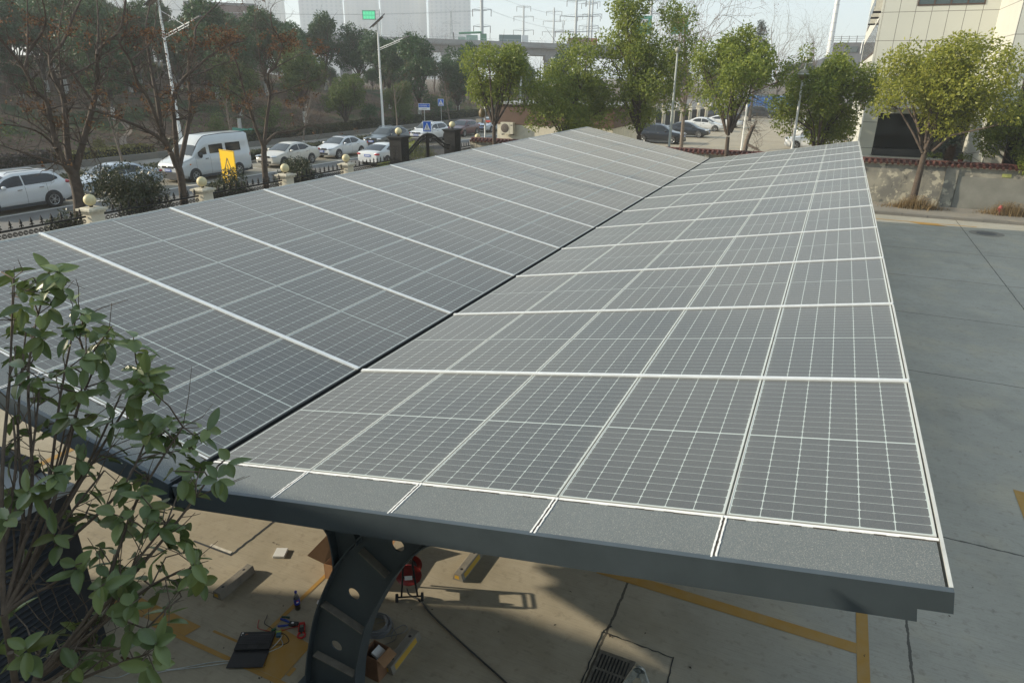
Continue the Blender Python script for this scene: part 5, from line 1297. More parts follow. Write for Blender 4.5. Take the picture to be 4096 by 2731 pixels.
def crossing(loc, yaw, w_, h, z, label):
    t = plate_sign(loc, yaw, w_, h, z, label, 'crossing_sign', M['sign_white'], group='blue pedestrian crossing signs')
    MB().b2((-w_ * .46, -.016, z - h * .46), (w_ * .46, -.0125, z + h * .46)).build('blue_field', M['blue_sign'], t)
    MB().prism([(-w_ * .40, z - h * .36), (w_ * .40, z - h * .36), (0, z + h * .36)], -.0195, -.0165, 'y').build('triangle', M['sign_white'], t)
    mb = MB(); k = w_
    mb.lathe([(.045 * k, 0), (.04 * k, -.003), (.0001, -.003)], (0, -.0198, z + .16 * h), 12, axis='y')
    bar(mb, (0, z + .11 * h), (.0, z - .06 * h), .09 * k, -.022); bar(mb, (0, z - .05 * h), (-.09 * k, z - .2 * h), .05 * k, -.0222); bar(mb, (0, z - .05 * h), (.09 * k, z - .2 * h), .05 * k, -.0224)
    bar(mb, (0, z + .08 * h), (-.12 * k, z), .035 * k, -.0226); bar(mb, (0, z + .08 * h), (.11 * k, z + .01 * h), .035 * k, -.0228)
    for q in (-.24, -.12, .0, .12, .24): bar(mb, (q * k - .03 * k, z - .33 * h), (q * k + .03 * k, z - .24 * h), .045 * k, -.022 - .0002 * q)
    mb.build('walking_figure', M['black_paint'], t)
crossing((-18.2, 33.7, 0), R(20), .52, .64, 2.78, 'near blue pedestrian crossing sign above the iron gate')
crossing((-35.0, 64.2, 0), R(14), .66, .72, 2.85, 'far blue pedestrian crossing sign on a grey pole among the bushes')
sn = plate_sign((-33.2, 57.8, 0), R(25), 1.15, .62, 2.68, 'blue and white street name sign on a pole behind the white suv', 'street_name_sign', M['sign_white'])
MB().b2((-.55, -.016, 2.62), (.55, -.0125, 2.96)).build('blue_field', M['blue_sign'], sn)
mb = MB(); rg = random.Random(5)
for k in range(6):
    x = -.32 + k * .115
    for q in range(3): bar(mb, (x - .04, 2.72 + q * .06), (x + .04, 2.72 + q * .06), .018, -.018)
    bar(mb, (x, 2.7), (x, 2.87), .016, -.0185)
for x in (-.47, .47): bar(mb, (x - .02, 2.80), (x + .02, 2.80), .06, -.018)
mb.build('sign_lettering', M['sign_white'], sn)
mb = MB()
for k in range(9): bar(mb, (-.24 + k * .055, 2.48), (-.215 + k * .055, 2.48), .06, -.0145)
mb.build('small_lettering', M['black_paint'], sn)

# ---------------------------------------------------------------- guard house, gate wall, far lot fence
gh = thing('guard_house', 'brown and beige guard house behind the tiled wall, with an outdoor unit on its wall', 'building', (-13.1, 42, 0))
brn = mat('brown_cladding', (.10, .058, .040), .7, var=.15, scale=2)
MB().b2((-4.3, 0, 0), (4.3, 5, 2.5)).build('lower_wall', M['cream'], gh); MB().b2((-4.34, -.04, 2.5), (4.34, 5.04, 3.85)).build('upper_wall', brn, gh)
MB().b2((-4.5, -.2, 3.85), (4.5, 5.2, 3.97)).build('roof_slab', mat('roof_slab', (.30, .31, .31), .8, var=.1), gh)
MB().b2((1.2, -.05, .8), (2.8, -.005, 2.2)).build('window', M['win_dark'], gh)
au = thing('outdoor_unit', 'cream air conditioner outdoor unit on the brown guard house wall', 'air conditioner', (-16.42, 41.9, 1.88))
MB().b2((-.48, -.42, 0), (.48, -.06, .78)).build('case', mat('ac_cream', (.55, .52, .42), .5, var=.08), au)
MB().lathe([(.31, -.425), (.29, -.432), (.02, -.432)], (-.14, 0, .39), 22, axis='y').build('fan_grille', mat('fan_brown', (.10, .08, .065), .6), au)
MB().b2((.22, -.426, .05), (.225, -.42, .74)).b2((.3, -.426, .56), (.44, -.42, .62)).build('panel_marks', M['black_paint'], au)
MB().b2((-.4, -.4, -.08), (-.34, 0, 0)).b2((.34, -.4, -.08), (.4, 0, 0)).build('bracket', M['black'], au)
gwl = thing('gate_wall', 'white sign wall with a red ring badge and purple characters behind the far end of the roof', 'wall', (-10.1, 44, 0))
MB().b2((-.2, 3.2, 0), (.1, 10, 2.5)).b2((-.2, 0, 0), (.1, 3.2, 3.02)).b2((-.2, 3.2, 2.5), (.1, 6.5, 2.85)).build('wall_body', mat('gate_white', (.66, .62, .52), .7, var=.06), gwl)
badge = MB().lathe([(.36, .112), (.36, .118), (.24, .118), (.24, .112)], (0, 1.0, 2.58), 24, axis='x').build('badge_ring', mat('badge_red', (.42, .13, .08), .6), gwl)
mb = MB(); rg = random.Random(11)
for k in range(3): mb.b2((.112, .84 + k * .11, 2.5), (.118, .92 + k * .11, 2.68))
mb.build('badge_letters', mat('badge_blue', (.12, .12, .4), .6), gwl)
lt = mat('purple_lettering', (.10, .06, .26), .6)
text('wall_lettering', '\u6c49\u673a\u7535\u5b66', .42, lt, gwl, Matrix.Translation((.113, 1.1, 2.0)) @ Matrix(((0, 0, 1, 0), (1, 0, 0, 0), (0, 1, 0, 0), (0, 0, 0, 1))))
gfm = MB()
for k in range(14): gfm.b2((.10, 2.5 + k * .34, .2), (.16, 2.62 + k * .34, 1.7 - .0 * k))
gfm.build('picket_strip', lt, gwl)
pf = M['cream']
for k in range(7):
    ball_pillar((-15.2 + k * .62, 80 + k * 2.3, 0), 'distant cream ball topped pillar of the fence beyond the parked cars', 1.95, .5, False, 'distant ball topped pillars beyond the car park')
for k in range(6):
    t = thing('fence_screen', 'distant dark fence section between cream pillars beyond the parked cars', 'fence', (-15.2 + k * .62, 80 + k * 2.3, 0), R(-15), 'distant dark fence sections beyond the car park')
    MB().b2((-.03, .3, .1), (.03, 2.05, 1.7)).build('screen_bars', M['black'], t)
shrub((-15.4, 76.5, 0), 5.0, 2.6, 46, 'dark hedge like bush at the left side of the car park', m=M['wood_leaf'], n=2400, leaf=.16, group='bushes in the car park')
bg_ = thing('blue_gate', 'blue sheet metal gate at the far end of the car park', 'gate', (-5.5, 114, 0))
MB().b2((-4.6, 0, 0), (5.4, .3, 1.1)).build('low_wall', M['conc_block'], bg_); MB().b2((-3.2, .1, 1.1), (4.5, .16, 3.0)).build('sheet', mat('blue_sheet', (.02, .12, .38), .5, var=.1), bg_)
mb = MB()
for k in range(7): mb.b2((-3.2 + k * 1.28, .05, 1.1), (-3.12 + k * 1.28, .09, 3.0))
mb.b2((-3.2, .05, 2.95), (4.5, .09, 3.02)); mb.b2((-3.2, .05, 1.1), (4.5, .09, 1.18)); mb.build('frame', mat('blue_frame', (.25, .4, .6), .5), bg_)
struct(MB().lathe([(.5, .006), (.5, .012), (.0001, .012)], (-6.4, 57.8, 0), 4), 'drain_grate', M['steel_dark'])
# ---------------------------------------------------------------- viaduct, pylons, towers
va = np.array((-250.0, 111.0)); vb = np.array((-45.0, 204.6)); vd = (vb - va) / np.linalg.norm(vb - va); vn = np.array((-vd[1], vd[0])); VL = float(np.linalg.norm(vb - va)); vyaw = math.atan2(vd[1], vd[0])
vc = mat('viaduct_concrete', (.26, .265, .26), .85, var=.14, scale=.25, world=True)
vt = thing('viaduct', 'long grey concrete road viaduct crossing behind the trees', 'viaduct', (va[0], va[1], 0), vyaw)
zt = lambda s: 19.3 - .0275 * s
def vstrip(a, b, y0, y1, dz0, dz1, m, nm):
    mb = MB(); n = 24
    for k in range(n):
        s0, s1 = lerp(a, b, k / n), lerp(a, b, (k + 1) / n)
        q = [(s0, y0, zt(s0) + dz0), (s1, y0, zt(s1) + dz0), (s1, y1, zt(s1) + dz0), (s0, y1, zt(s0) + dz0), (s0, y0, zt(s0) + dz1), (s1, y0, zt(s1) + dz1), (s1, y1, zt(s1) + dz1), (s0, y1, zt(s0) + dz1)]
        mb.add(q, [(3, 2, 1, 0), (4, 5, 6, 7), (0, 1, 5, 4), (2, 3, 7, 6)])
    mb.build(nm, m, vt)
vstrip(0, VL, 0, .35, -1.1, 0, vc, 'parapet'); vstrip(0, VL, 15, 15.35, -1.1, 0, vc, 'parapet')
vstrip(0, VL, -.05, 15.4, -1.5, -1.1, mat('viaduct_deck', (.20, .20, .19), .9), 'deck'); vstrip(0, VL, 1.4, 14, -3.3, -1.5, vc, 'girder')
mb = MB(); s = 4.0
while s < VL: mb.box((s, .18, zt(s) + .25), (.12, .08, .5)); s += 2.2
vstrip(0, VL, .16, .2, .46, .52, M['galv'], 'hand_rail'); mb.build('rail_posts', M['galv'], vt)
for s in range(14, int(VL), 30):
    MB().b2((s - .8, 3.2, 0), (s + .8, 5.0, zt(s) - 3.9)).b2((s - .8, 10.4, 0), (s + .8, 12.2, zt(s) - 3.9)).b2((s - 1, 1.6, zt(s) - 4.4), (s + 1, 13.8, zt(s) - 3.3)).build('pier', vc, vt)
def on_v(s, off=0, dz=0): q = va + vd * s + vn * off; return (float(q[0]), float(q[1]), zt(s) - 1.1 + dz)
def truck(s, off, label, c1, c2, kind):
    t = thing('truck', label, 'truck', on_v(s, off), vyaw, 'trucks on the viaduct')
    w1 = MB()
    for x in (-3.4, -2.2, 2.9):
        for y in (-1.1, 1.1): w1.lathe([(.5, -.14), (.5, .14), (.02, .14)], (x, y, .5), 14, axis='y')
    w1.build('wheel', M['rubber'], t); MB().b2((-4.2, -1.0, .7), (4.0, 1.0, 1.0)).build('chassis', M['steel_dark'], t)
    cb = MB().b2((2.4, -1.2, .9), (4.2, 1.2, 2.9)); cb.build('cab', c1, t); MB().b2((4.19, -1.0, 1.9), (4.22, 1.0, 2.7)).build('windscreen', M['win_dark'], t)
    if kind == 'crane':
        MB().b2((-1.6, -1.1, 1.0), (1.6, 1.1, 2.5)).b2((-4.0, -1.1, 1.0), (-1.9, 1.1, 2.0)).build('machinery', c2, t); MB().tube([(-3.8, 0, 3.0), (2.8, 0, 3.3)], .3, 8).build('boom', c1, t); MB().tube([(-5.2, -.6, .8), (-5.4, -.6, 3.2)], .08, 6).tube([(-5.2, .6, .8), (-5.4, .6, 3.2)], .08, 6).build('mast_frame', M['black'], t)
    else: MB().b2((-4.2, -1.2, 1.0), (2.2, 1.2, 3.0)).build('cargo_bed', c2, t)
grn = mat('truck_green', (.05, .2, .11), .5, var=.15, scale=1); tred = mat('truck_red', (.33, .06, .04), .5); tgry = mat('truck_teal', (.12, .19, .19), .6)
truck(172, 4, 'green crane truck driving on the viaduct', grn, mat('truck_pale', (.25, .4, .32), .5, var=.2, scale=2), 'crane')
truck(184, 4, 'grey truck following the green crane truck on the viaduct', M['white'], tgry, 'bed')
truck(204, 5, 'red truck on the viaduct behind the tree crowns', tred, mat('truck_brown', (.2, .1, .08), .6), 'bed')
truck(60, 5, 'dark truck on the left part of the viaduct', tgry, tgry, 'bed')
vm = thing('road_gantry_sign', 'green electronic road sign on a grey mast standing on the viaduct', 'road sign', on_v(146.2, .9, .5), vyaw, 'mast signs on the viaduct')
MB().tube([(0, 0, -1), (0, 0, 7.6)], .17, 8).build('mast', M['galv'], vm); MB().tube([(0, 0, 7.2), (-1.3, 0, 7.2)], .08, 6).tube([(0, 0, 5.0), (-1.3, 0, 5.0)], .08, 6).build('arm', M['galv'], vm)
MB().b2((-4.9, -.15, 4.9), (-1.2, .15, 7.3)).build('sign_case', mat('vms_case', (.06, .10, .10), .6), vm)
MB().b2((-4.75, -.17, 5.02), (-1.35, -.151, 7.18)).build('display', mat('vms_green', (.02, .22, .11), .5, emit=(.02, .45, .2, .55)), vm)
mb = MB(); rg = random.Random(4)
for r_ in range(2):
    for k in range(4):
        x = -4.55 + k * .82; z = 5.2 + r_ * 1.0
        for q in range(4): mb.b2((x, -.175, z + q * .2), (x + .62, -.171, z + q * .2 + .07))
        for q in range(3): mb.b2((x + q * .27, -.179, z), (x + q * .27 + .07, -.176, z + .68))
mb.build('display_characters', mat('vms_light', (.05, .4, .2), .5, emit=(.12, .8, .4, .6)), vm)
vm2 = thing('road_gantry_sign', 'grey lattice framed sign on a mast at the left part of the viaduct', 'road sign', on_v(108, .9), vyaw, 'mast signs on the viaduct')
MB().tube([(0, 0, -1), (0, 0, 6.2)], .17, 8).build('mast', M['galv'], vm2); mb = MB()
for k in range(12): mb.b2((.5 + k * .42, -.05, 2.6), (.56 + k * .42, .05, 5.9))
for z in (2.9, 5.2): mb.b2((0, -.06, z), (5.4, .06, z + .1))
mb.build('sign_frame', mat('sign_frame_grey', (.42, .38, .34), .7), vm2)
for x, y, l in ((-50.5, 207, 'green direction sign board behind the trees right of the steel poles'), (-40.5, 209, 'green direction sign board with a red patch, further right')):
    t = thing('direction_sign', l, 'road sign', (x, y, 0), R(15), 'green direction signs'); MB().tube([(0, .2, 0), (0, .2, 22)], .2, 8).build('post', M['galv'], t)
    MB().b2((-2.3, -.1, 16.6), (2.3, .1, 21.5)).build('sign_plate', mat('road_green', (.02, .30, .20), .5, var=.1), t); MB().b2((-1.6, -.13, 19.6), (1.2, -.11, 20.6)).build('sign_marks', M['sign_white'] if x < -45 else tred, t)
cab = thing('street_cabinet_sign', 'far end lamp gantry', 'sign', (0, 0, 0)) if False else None
pole_m = mat('pylon_steel', (.40, .43, .44), .6, .2)
def pylon(x, y, h, arms, label, r=.75, aw=6.0, yaw=.35):
    t = thing('power_pylon', label, 'pylon', (x, y, 0), yaw, 'tubular power pylons')
    MB().lathe([(r, 0), (r * .45, h)], n=12).build('mast', pole_m, t)
    mb = MB(); ins = MB()
    for z, k in arms:
        for s_ in (-1, 1):
            mb.tube([(0, 0, z), (s_ * aw * k * .5, 0, z + .25)], [.22, .10], 6); mb.tube([(s_ * .3, 0, z + .9), (s_ * aw * k * .5, 0, z + .3)], .05, 5)
            ins.tube([(s_ * aw * k * .48, 0, z + .2), (s_ * aw * k * .48, 0, z - 1.9)], .13, 6)
    mb.build('cross_arm', pole_m, t); ins.build('insulator', mat('insulator', (.10, .08, .08), .5), t)
pylon(-110.8, 223, 46, ((20.5, 1.0), (25.6, 1.1), (30.6, 1.0), (36, .9)), 'nearest tubular power pylon, rising above the yellow green tree')
pylon(-141.6, 328, 36.2, ((25.2, 1.3), (31.2, 1.25), (35.5, .9)), 'slim power pylon right of the nearest pylon', .8, 8, .2)
pylon(-148.6, 386, 40, ((27.6, 1.5), (33.0, 1.4), (37.8, 1.0)), 'slim power pylon in the middle of the pylon row', .9, 9, .2)
pylon(-92.7, 267, 32, ((20.9, 1.9), (26.2, 1.5), (31.6, .9)), 'thick power pylon with the longest cross arms', .85, 8.5, .3)
pylon(-102.5, 311, 36, ((25.5, 1.1), (29.4, 1.3), (34.4, .9)), 'power pylon just right of the thick pylon', .8, 8, .3)
pylon(-111.8, 343, 40, ((26.5, 1.1), (32.6, 1.2), (37.9, .9)), 'thinnest power pylon at the right of the pylon row', .8, 8, .3)
pylon(-72, 300, 44, ((29, 1.2), (34, 1.2), (39, 1)), 'power pylon half hidden behind the tallest green tree', .8, 8, .3)
def lattice(x, y, h, label):
    t = thing('lattice_pylon', label, 'pylon', (x, y, 0), .4, 'lattice pylons'); mb = MB(); wz = lambda z: 3.6 * (1 - z / h * .82)
    n = 9
    for k in range(n):
        z0, z1 = h * k / n, h * (k + 1) / n; a, b = wz(z0) / 2, wz(z1) / 2
        for sx, sy in ((1, 1), (1, -1), (-1, -1), (-1, 1)): mb.tube([(sx * a, sy * a, z0), (sx * b, sy * b, z1)], .13, 4)
        for s_ in (-1, 1):
            mb.tube([(-a, s_ * a, z0), (b, s_ * b, z1)], .08, 4); mb.tube([(a, s_ * a, z0), (-b, s_ * b, z1)], .08, 4)
    for z, l in ((h * .66, 7.5), (h * .84, 5.5)):
        for s_ in (-1, 1): mb.tube([(0, 0, z), (s_ * l, 0, z)], .13, 4); mb.tube([(0, 0, z + 1.8), (s_ * l, 0, z)], .09, 4); mb.tube([(s_ * l, 0, z), (s_ * l, 0, z - 2.2)], .10, 4)
    for s_ in (-1, 1): mb.tube([(0, 0, h), (s_ * 2.6, 0, h + 2.2)], .10, 4)
    mb.build('lattice_mast', pole_m, t)
lattice(-223.5, 402, 41, 'faint lattice power pylon in front of the hazy tower blocks'); lattice(-175, 470, 38, 'faint lattice power pylon behind the row of tubular pylons')
wires = [((-112.5, 223, 30.6), (-260, 120, 33.5), 'lowest'), ((-112.5, 223, 25.6), (-260, 118, 29.5), 'second lowest'), ((-108, 224.5, 36), (-265, 130, 40), 'highest'), ((-108, 224.5, 30.6), (-262, 128, 36), 'middle')]
for k, (a, b, nm) in enumerate(wires):
    for dy in (0, 1.2):
        A = Vector(a) + Vector((0, dy * 6, dy * .4)); B = Vector(b) + Vector((0, dy * 9, dy * .3))
        pts = [A.lerp(B, i / 20) - Vector((0, 0, 4.2 * (1 - (2 * i / 20 - 1) ** 2))) for i in range(21)]
        o = MB().tube(pts, .045, 4, cap=False).build('power_line', pole_m, None, None)
        tag(o, 'thin power line crossing the sky in front of the hazy tower blocks', 'power line', 'power lines left of the nearest pylon')
for k, (a, b) in enumerate((((-108, 224, 30.6), (-90, 268, 26)), ((-108, 224, 25.6), (-88.5, 268, 20.9)), ((-113.5, 222.5, 36), (-100, 312, 34)), ((-138, 328, 31), (-100, 312, 29)), ((-88, 268, 31.5), (-68, 301, 39)), ((-97, 266, 26), (-145, 386, 33)))):
    A = Vector(a); B = Vector(b); pts = [A.lerp(B, i / 12) - Vector((0, 0, 1.5 * (1 - (2 * i / 12 - 1) ** 2))) for i in range(13)]
    tag(MB().tube(pts, .045, 4, cap=False).build('power_line', pole_m), 'thin power line running between the tubular pylons', 'power line', 'power lines between the pylons')
ma = thing('radio_mast', 'pale slender mast rising out of the picture left of the office building', 'mast', (-2.3, 296, 0)); MB().lathe([(1.1, 0), (.55, 60)], n=10).build('mast_tube', M['white'], ma)
mb = MB()
for k in range(9): mb.lathe([(.95, 18 + k * 3), (.95, 18.2 + k * 3)], n=10)
mb.build('mast_collars', M['galv'], ma)
def tower_mat(k):
    m = bpy.data.materials.new('hazed_tower_facade'); m.use_nodes = True; nt = m.node_tree; L = nt.links; b = nt.nodes['Principled BSDF']; b.inputs['Roughness'].default_value = .7
    tc = _n(nt, 'ShaderNodeTexCoord'); sp = _n(nt, 'ShaderNodeSeparateXYZ'); L.new(tc.outputs['Object'], sp.inputs[0])
    def band(v, p, w_):
        a = _n(nt, 'ShaderNodeMath', operation='MODULO'); ad = _n(nt, 'ShaderNodeMath', operation='ADD'); ad.inputs[1].default_value = 200 * p; L.new(v, ad.inputs[0]); L.new(ad.outputs[0], a.inputs[0]); a.inputs[1].default_value = p
        l = _n(nt, 'ShaderNodeMath', operation='LESS_THAN'); L.new(a.outputs[0], l.inputs[0]); l.inputs[1].default_value = w_; return l.outputs[0]
    mu = _n(nt, 'ShaderNodeMath', operation='MULTIPLY'); L.new(band(sp.outputs[0], 3.6 + k * .35, 1.7), mu.inputs[0]); L.new(band(sp.outputs[2], 3.0, 1.9), mu.inputs[1])
    mx = _n(nt, 'ShaderNodeMix', data_type='RGBA'); L.new(mu.outputs[0], mx.inputs[0]); c = (.66, .68, .68) if k % 2 else (.61, .63, .63); mx.inputs[6].default_value = (*c, 1); mx.inputs[7].default_value = (.57, .60, .61, 1)  # distance haze partly painted in: pale walls with faint windows
    L.new(mx.outputs[2], b.inputs['Base Color']); return m
tms = [tower_mat(0), tower_mat(1), tower_mat(2)]
tl = ['hazy tower block at the far left behind the bare branches', 'hazy tower block behind the top of the left street lamp', 'hazy tower block right of the left street lamp', 'hazy tower block left of the bright gap in the skyline', 'hazy tower block just right of the bright gap in the skyline', 'hazy tower block behind the solar panel of the middle street lamp', 'hazy tower block behind the arm of the middle street lamp', 'hazy tower block at the right end of the skyline, beside the nearest pylon']
for k, (x, y, w_, h) in enumerate([(-583.4, 431.4, 43.6, 70), (-555.0, 456.1, 26.3, 72), (-557.3, 490.3, 28.0, 74), (-469.6, 507.1, 33.1, 73), (-411.0, 510.5, 36.3, 72), (-405.2, 560.2, 30.9, 75), (-353.0, 548.9, 39.3, 73), (-311.5, 556.2, 35.9, 73)]):
    t = thing('tower_block', tl[k], 'tower block', (x, y, 0), math.atan2(x - 4.8, -(y + 3.8)) + PI, 'hazy tower blocks on the skyline')
    t.rotation_euler = (0, 0, math.atan2(-(x - 4.8), y + 3.8))
    mb = MB().b2((-w_ / 2, 0, 0), (w_ / 2, 18, h)); mb.b2((-w_ * .38, -1.6, 0), (-w_ * .12, 0, h - 2)); mb.b2((w_ * .12, -1.6, 0), (w_ * .38, 0, h - 2)); mb.build('facade', tms[k % 3], t); MB().b2((-w_ * .2, 4, h), (w_ * .2, 12, h + 2.5)).build('roof_house', tms[1], t)
bb = thing('brick_building', 'dark reddish brown flat roofed building behind the wood', 'building', (-186.7, 182, 0), .85)
MB().b2((-11, 0, 0), (11, 14, 26)).build('wall', mat('brown_brick', (.13, .075, .065), .85, var=.1, scale=.4), bb); MB().b2((-11.2, -.2, 26), (11.2, 14.2, 26.8)).build('roof_edge', mat('roof_grey', (.17, .17, .17), .8), bb); mb = MB()
for k in range(5):
    for r_ in range(6): mb.b2((-9.6 + k * 4, -.06, 3 + r_ * 3.7), (-7.4 + k * 4, -.01, 5 + r_ * 3.7))
mb.build('windows', M['win_dark'], bb)
pv = thing('pavilion', 'grey building with a hipped tiled roof and railing left of the office building', 'building', (4.5, 177, 0), -.1)
gr = mat('pavilion_roof', (.085, .09, .10), .7, var=.12, scale=.4); gw = mat('pavilion_wall', (.17, .18, .19), .8, var=.08)
MB().b2((-7, 0, 0), (12, 14, 7.6)).build('wall', gw, pv); P = [(-9.5, -2.5, 7.4), (14.5, -2.5, 7.4), (14.5, 16.5, 7.4), (-9.5, 16.5, 7.4), (-3.8, 3.2, 10.6), (9, 3.2, 10.6), (9, 11, 10.6), (-3.8, 11, 10.6)]
MB().add(P, [(3, 2, 1, 0), (4, 5, 6, 7), (0, 1, 5, 4), (1, 2, 6, 5), (2, 3, 7, 6), (3, 0, 4, 7)]).build('hipped_roof', gr, pv); MB().b2((-3.8, 3.2, 10.6), (9, 11, 13.0)).build('roof_house', gr, pv); mb = MB()
for z in (13.4, 13.8, 14.2): mb.b2((-4, 3.1, z), (9.2, 3.2, z + .08))
for k in range(9): mb.b2((-4 + k * 1.62, 3.08, 13), (-3.85 + k * 1.62, 3.22, 14.4))
mb.build('roof_railing', gw, pv); MB().b2((-1, 3.0, 11.0), (1.4, 3.19, 12.2)).b2((3.4, 3.0, 11.0), (6.2, 3.19, 12.2)).build('window', M['win'], pv); MB().tube([(2.2, 3.0, 10.7), (2.2, 3.0, 13.2), (2.6, 3.0, 13.6)], .12, 8).build('vent_pipe', M['white'], pv)

# ---------------------------------------------------------------- things on the ground under the carport
def wheel_stop(x0, y0, y1, label, stripe=True):
    t = thing('wheel_stop', label, 'wheel stop', (x0, (y0 + y1) / 2, 0), 0, 'concrete wheel stops'); h = (y1 - y0) / 2
    MB().prism([(-.075, 0), (.075, 0), (.05, .10), (-.05, .10)], -h, h, 'y').build('block', M['conc_block'], t, bevel=.008)
    mb = MB()
    for y in (-h * .62, h * .62): mb.lathe([(.018, .1005), (.0001, .1006)], (0, y, 0), 14)
    mb.build('bolt_hole', M['black_paint'], t)
    if stripe: MB().add([(.0715, -h * .78, .02), (.0715, h * .72, .02), (.056, h * .72, .082), (.056, -h * .78, .082)], [(0, 1, 2, 3)]).build('yellow_stripe', mat('stop_yellow', (.47, .29, .03), .7, var=.2, scale=20), t)
    MB().add([(-.045, -h - .001, .025), (.02, -h - .001, .025), (.015, -h - .001, .075), (-.04, -h - .001, .075)], [(0, 1, 2, 3)]).build('end_reflector', mat('stop_yellow', (.47, .29, .03), .7), t)
    t.children[0].data.materials[0] = M['conc_block']
wheel_stop(-1.07, .55, 1.09, 'dusty concrete wheel stop left of the laptop, without a side stripe', False)
wheel_stop(1.385, .51, 1.06, 'concrete wheel stop with a yellow stripe right of the curved steel column')
wheel_stop(1.38, 2.05, 2.60, 'concrete wheel stop with a yellow stripe behind the red cable reel')
# laptop
lp = thing('laptop', 'black open laptop lying on the ground beside the yellow line', 'laptop', (-.17, .235, .0), R(27))
lb = mat('laptop_black', (.016, .016, .018), .5, var=.2, scale=30); MB().b2((-.19, -.125, .012), (.19, .125, .036)).build('base', lb, lp, bevel=.004)
mb = MB()
for r_ in range(6):
    for k in range(15): mb.b2((-.168 + k * .0222, .066 - r_ * .0235, .0362), (-.150 + k * .0222, .084 - r_ * .0235, .0385))
mb.build('keyboard', mat('key_grey', (.045, .045, .05), .45), lp)
R2 = Matrix.Rotation(R(-4), 3, 'X'); MB().box((0, -.247, .022), (.38, .24, .009), R2).build('screen', lb, lp)
MB().b2((-.175, .094, .0362), (-.155, .114, .0368)).b2((-.175, .07, .0362), (-.158, .086, .0368)).build('white_sticker', M['sign_white'], lp); MB().b2((-.128, .074, .0362), (-.106, .09, .0368)).build('orange_sticker', mat('sticker_orange', (.7, .2, .05), .6), lp)
MB().b2((-.05, -.112, .0361), (.05, -.06, .0365)).build('touchpad', mat('pad', (.03, .03, .033), .35), lp)
# bottle
bt = thing('cola_bottle', 'half full dark cola bottle with a blue cap and blue label standing on the ground', 'bottle', (-.09, .83, 0))
MB().lathe([(.001, .002), (.030, .002), (.034, .02), (.033, .11)], n=20).build('cola', mat('cola', (.012, .006, .005), .1, coat=.5), bt)
MB().lathe([(.0335, .11), (.034, .14), (.033, .17), (.026, .20), (.014, .225), (.013, .245)], n=20).build('clear_neck', mat('pet', (.16, .17, .18), .08, alpha=.5), bt)
MB().lathe([(.0345, .085), (.0352, .09), (.0352, .155), (.0345, .16)], n=20).build('label', mat('label_blue', (.012, .03, .30), .35), bt)
MB().lathe([(.015, .243), (.0155, .265), (.001, .266)], n=16).build('cap', mat('cap_blue', (.015, .03, .30), .4), bt)
a = math.atan2(-4.65, 4.85)
def patch(t, r, z0, z1, a0, a1, m, nm):
    MB().grid([[(r * math.cos(q), r * math.sin(q), z) for q in np.linspace(a0, a1, 6)] for z in (z0, z1)]).build(nm, m, t)
patch(bt, .0355, .118, .134, a - .22, a + .5, M['sign_white'], 'logo_band'); patch(bt, .0356, .134, .148, a - .1, a + .5, mat('logo_red', (.6, .02, .03), .4), 'logo_red')
# hand tools and meter
pl = thing('crimping_tool', 'blue handled crimping tool with black jaws on the ground', 'tool', (-.02, .58, .0)); rr = lambda pts, r, m, nm, n=8: MB().tube(pts, r, n).build(nm, m, pl)
rr([(-.13, .03, .02), (-.05, .035, .02), (.02, .03, .02)], [.012, .014, .010], mat('handle_blue', (.02, .05, .28), .4), 'handle'); rr([(-.08, -.07, .02), (-.02, -.035, .02), (.02, -.005, .02)], [.012, .014, .010], MATS['handle_blue'], 'handle'); MB().box((.06, .03, .022), (.10, .055, .028), Matrix.Rotation(.3, 3, 'Z')).build('jaws', M['black_paint'], pl); MB().box((.05, .03, .037), (.026, .022, .002), Matrix.Rotation(.3, 3, 'Z')).build('white_mark', M['sign_white'], pl)
sd = thing('screwdriver', 'dark green handled screwdriver lying behind the crimping tool', 'tool', (-.14, .64, 0)); MB().tube([(-.02, .0, .02), (.07, .03, .02)], .012, 8).build('handle', mat('handle_green', (.015, .05, .035), .4), sd)
cm = thing('clamp_meter', 'red and black clamp meter on the ground near the curved column', 'meter', (.19, .575, 0), R(-52)); MB().box((-.03, 0, .025), (.13, .06, .034)).build('case', M['black_paint'], cm, bevel=.006); rd = mat('meter_red', (.40, .015, .012), .4)
MB().box((-.085, 0, .026), (.04, .064, .036)).box((-.03, .031, .026), (.11, .008, .036)).box((-.03, -.031, .026), (.11, .008, .036)).build('red_guard', rd, cm); MB().tube([(.075 + .04 * math.cos(q), .04 * math.sin(q), .025) for q in np.linspace(-2.8, 2.8, 14)], .012, 8).build('clamp_jaw', rd, cm); MB().box((-.05, 0, .0425), (.045, .036, .002)).build('display', mat('lcd', (.12, .14, .12), .3), cm)
def cord(nm, label, cat, pts, r, m, k=6): return tag(MB().tube(smoothpts(pts, k), r, 6).build(nm, m), label, cat)
cord('test_lead', 'red test lead with a probe running past the laptop to the clamp meter', 'cable', [(-.37, .50, .012), (-.33, .44, .012), (-.28, .40, .006), (-.16, .42, .006), (-.07, .43, .008), (.02, .54, .006), (.1, .60, .02), (.16, .6, .03)], .0042, rd)
cord('test_lead', 'black test lead with a probe curling beside the laptop', 'cable', [(-.34, .60, .012), (-.31, .55, .012), (-.28, .49, .006), (-.16, .47, .006), (-.06, .45, .006), (.05, .46, .006), (.15, .41, .006), (.14, .35, .006), (.06, .30, .006), (0, .27, .01)], .0042, M['black_paint'])
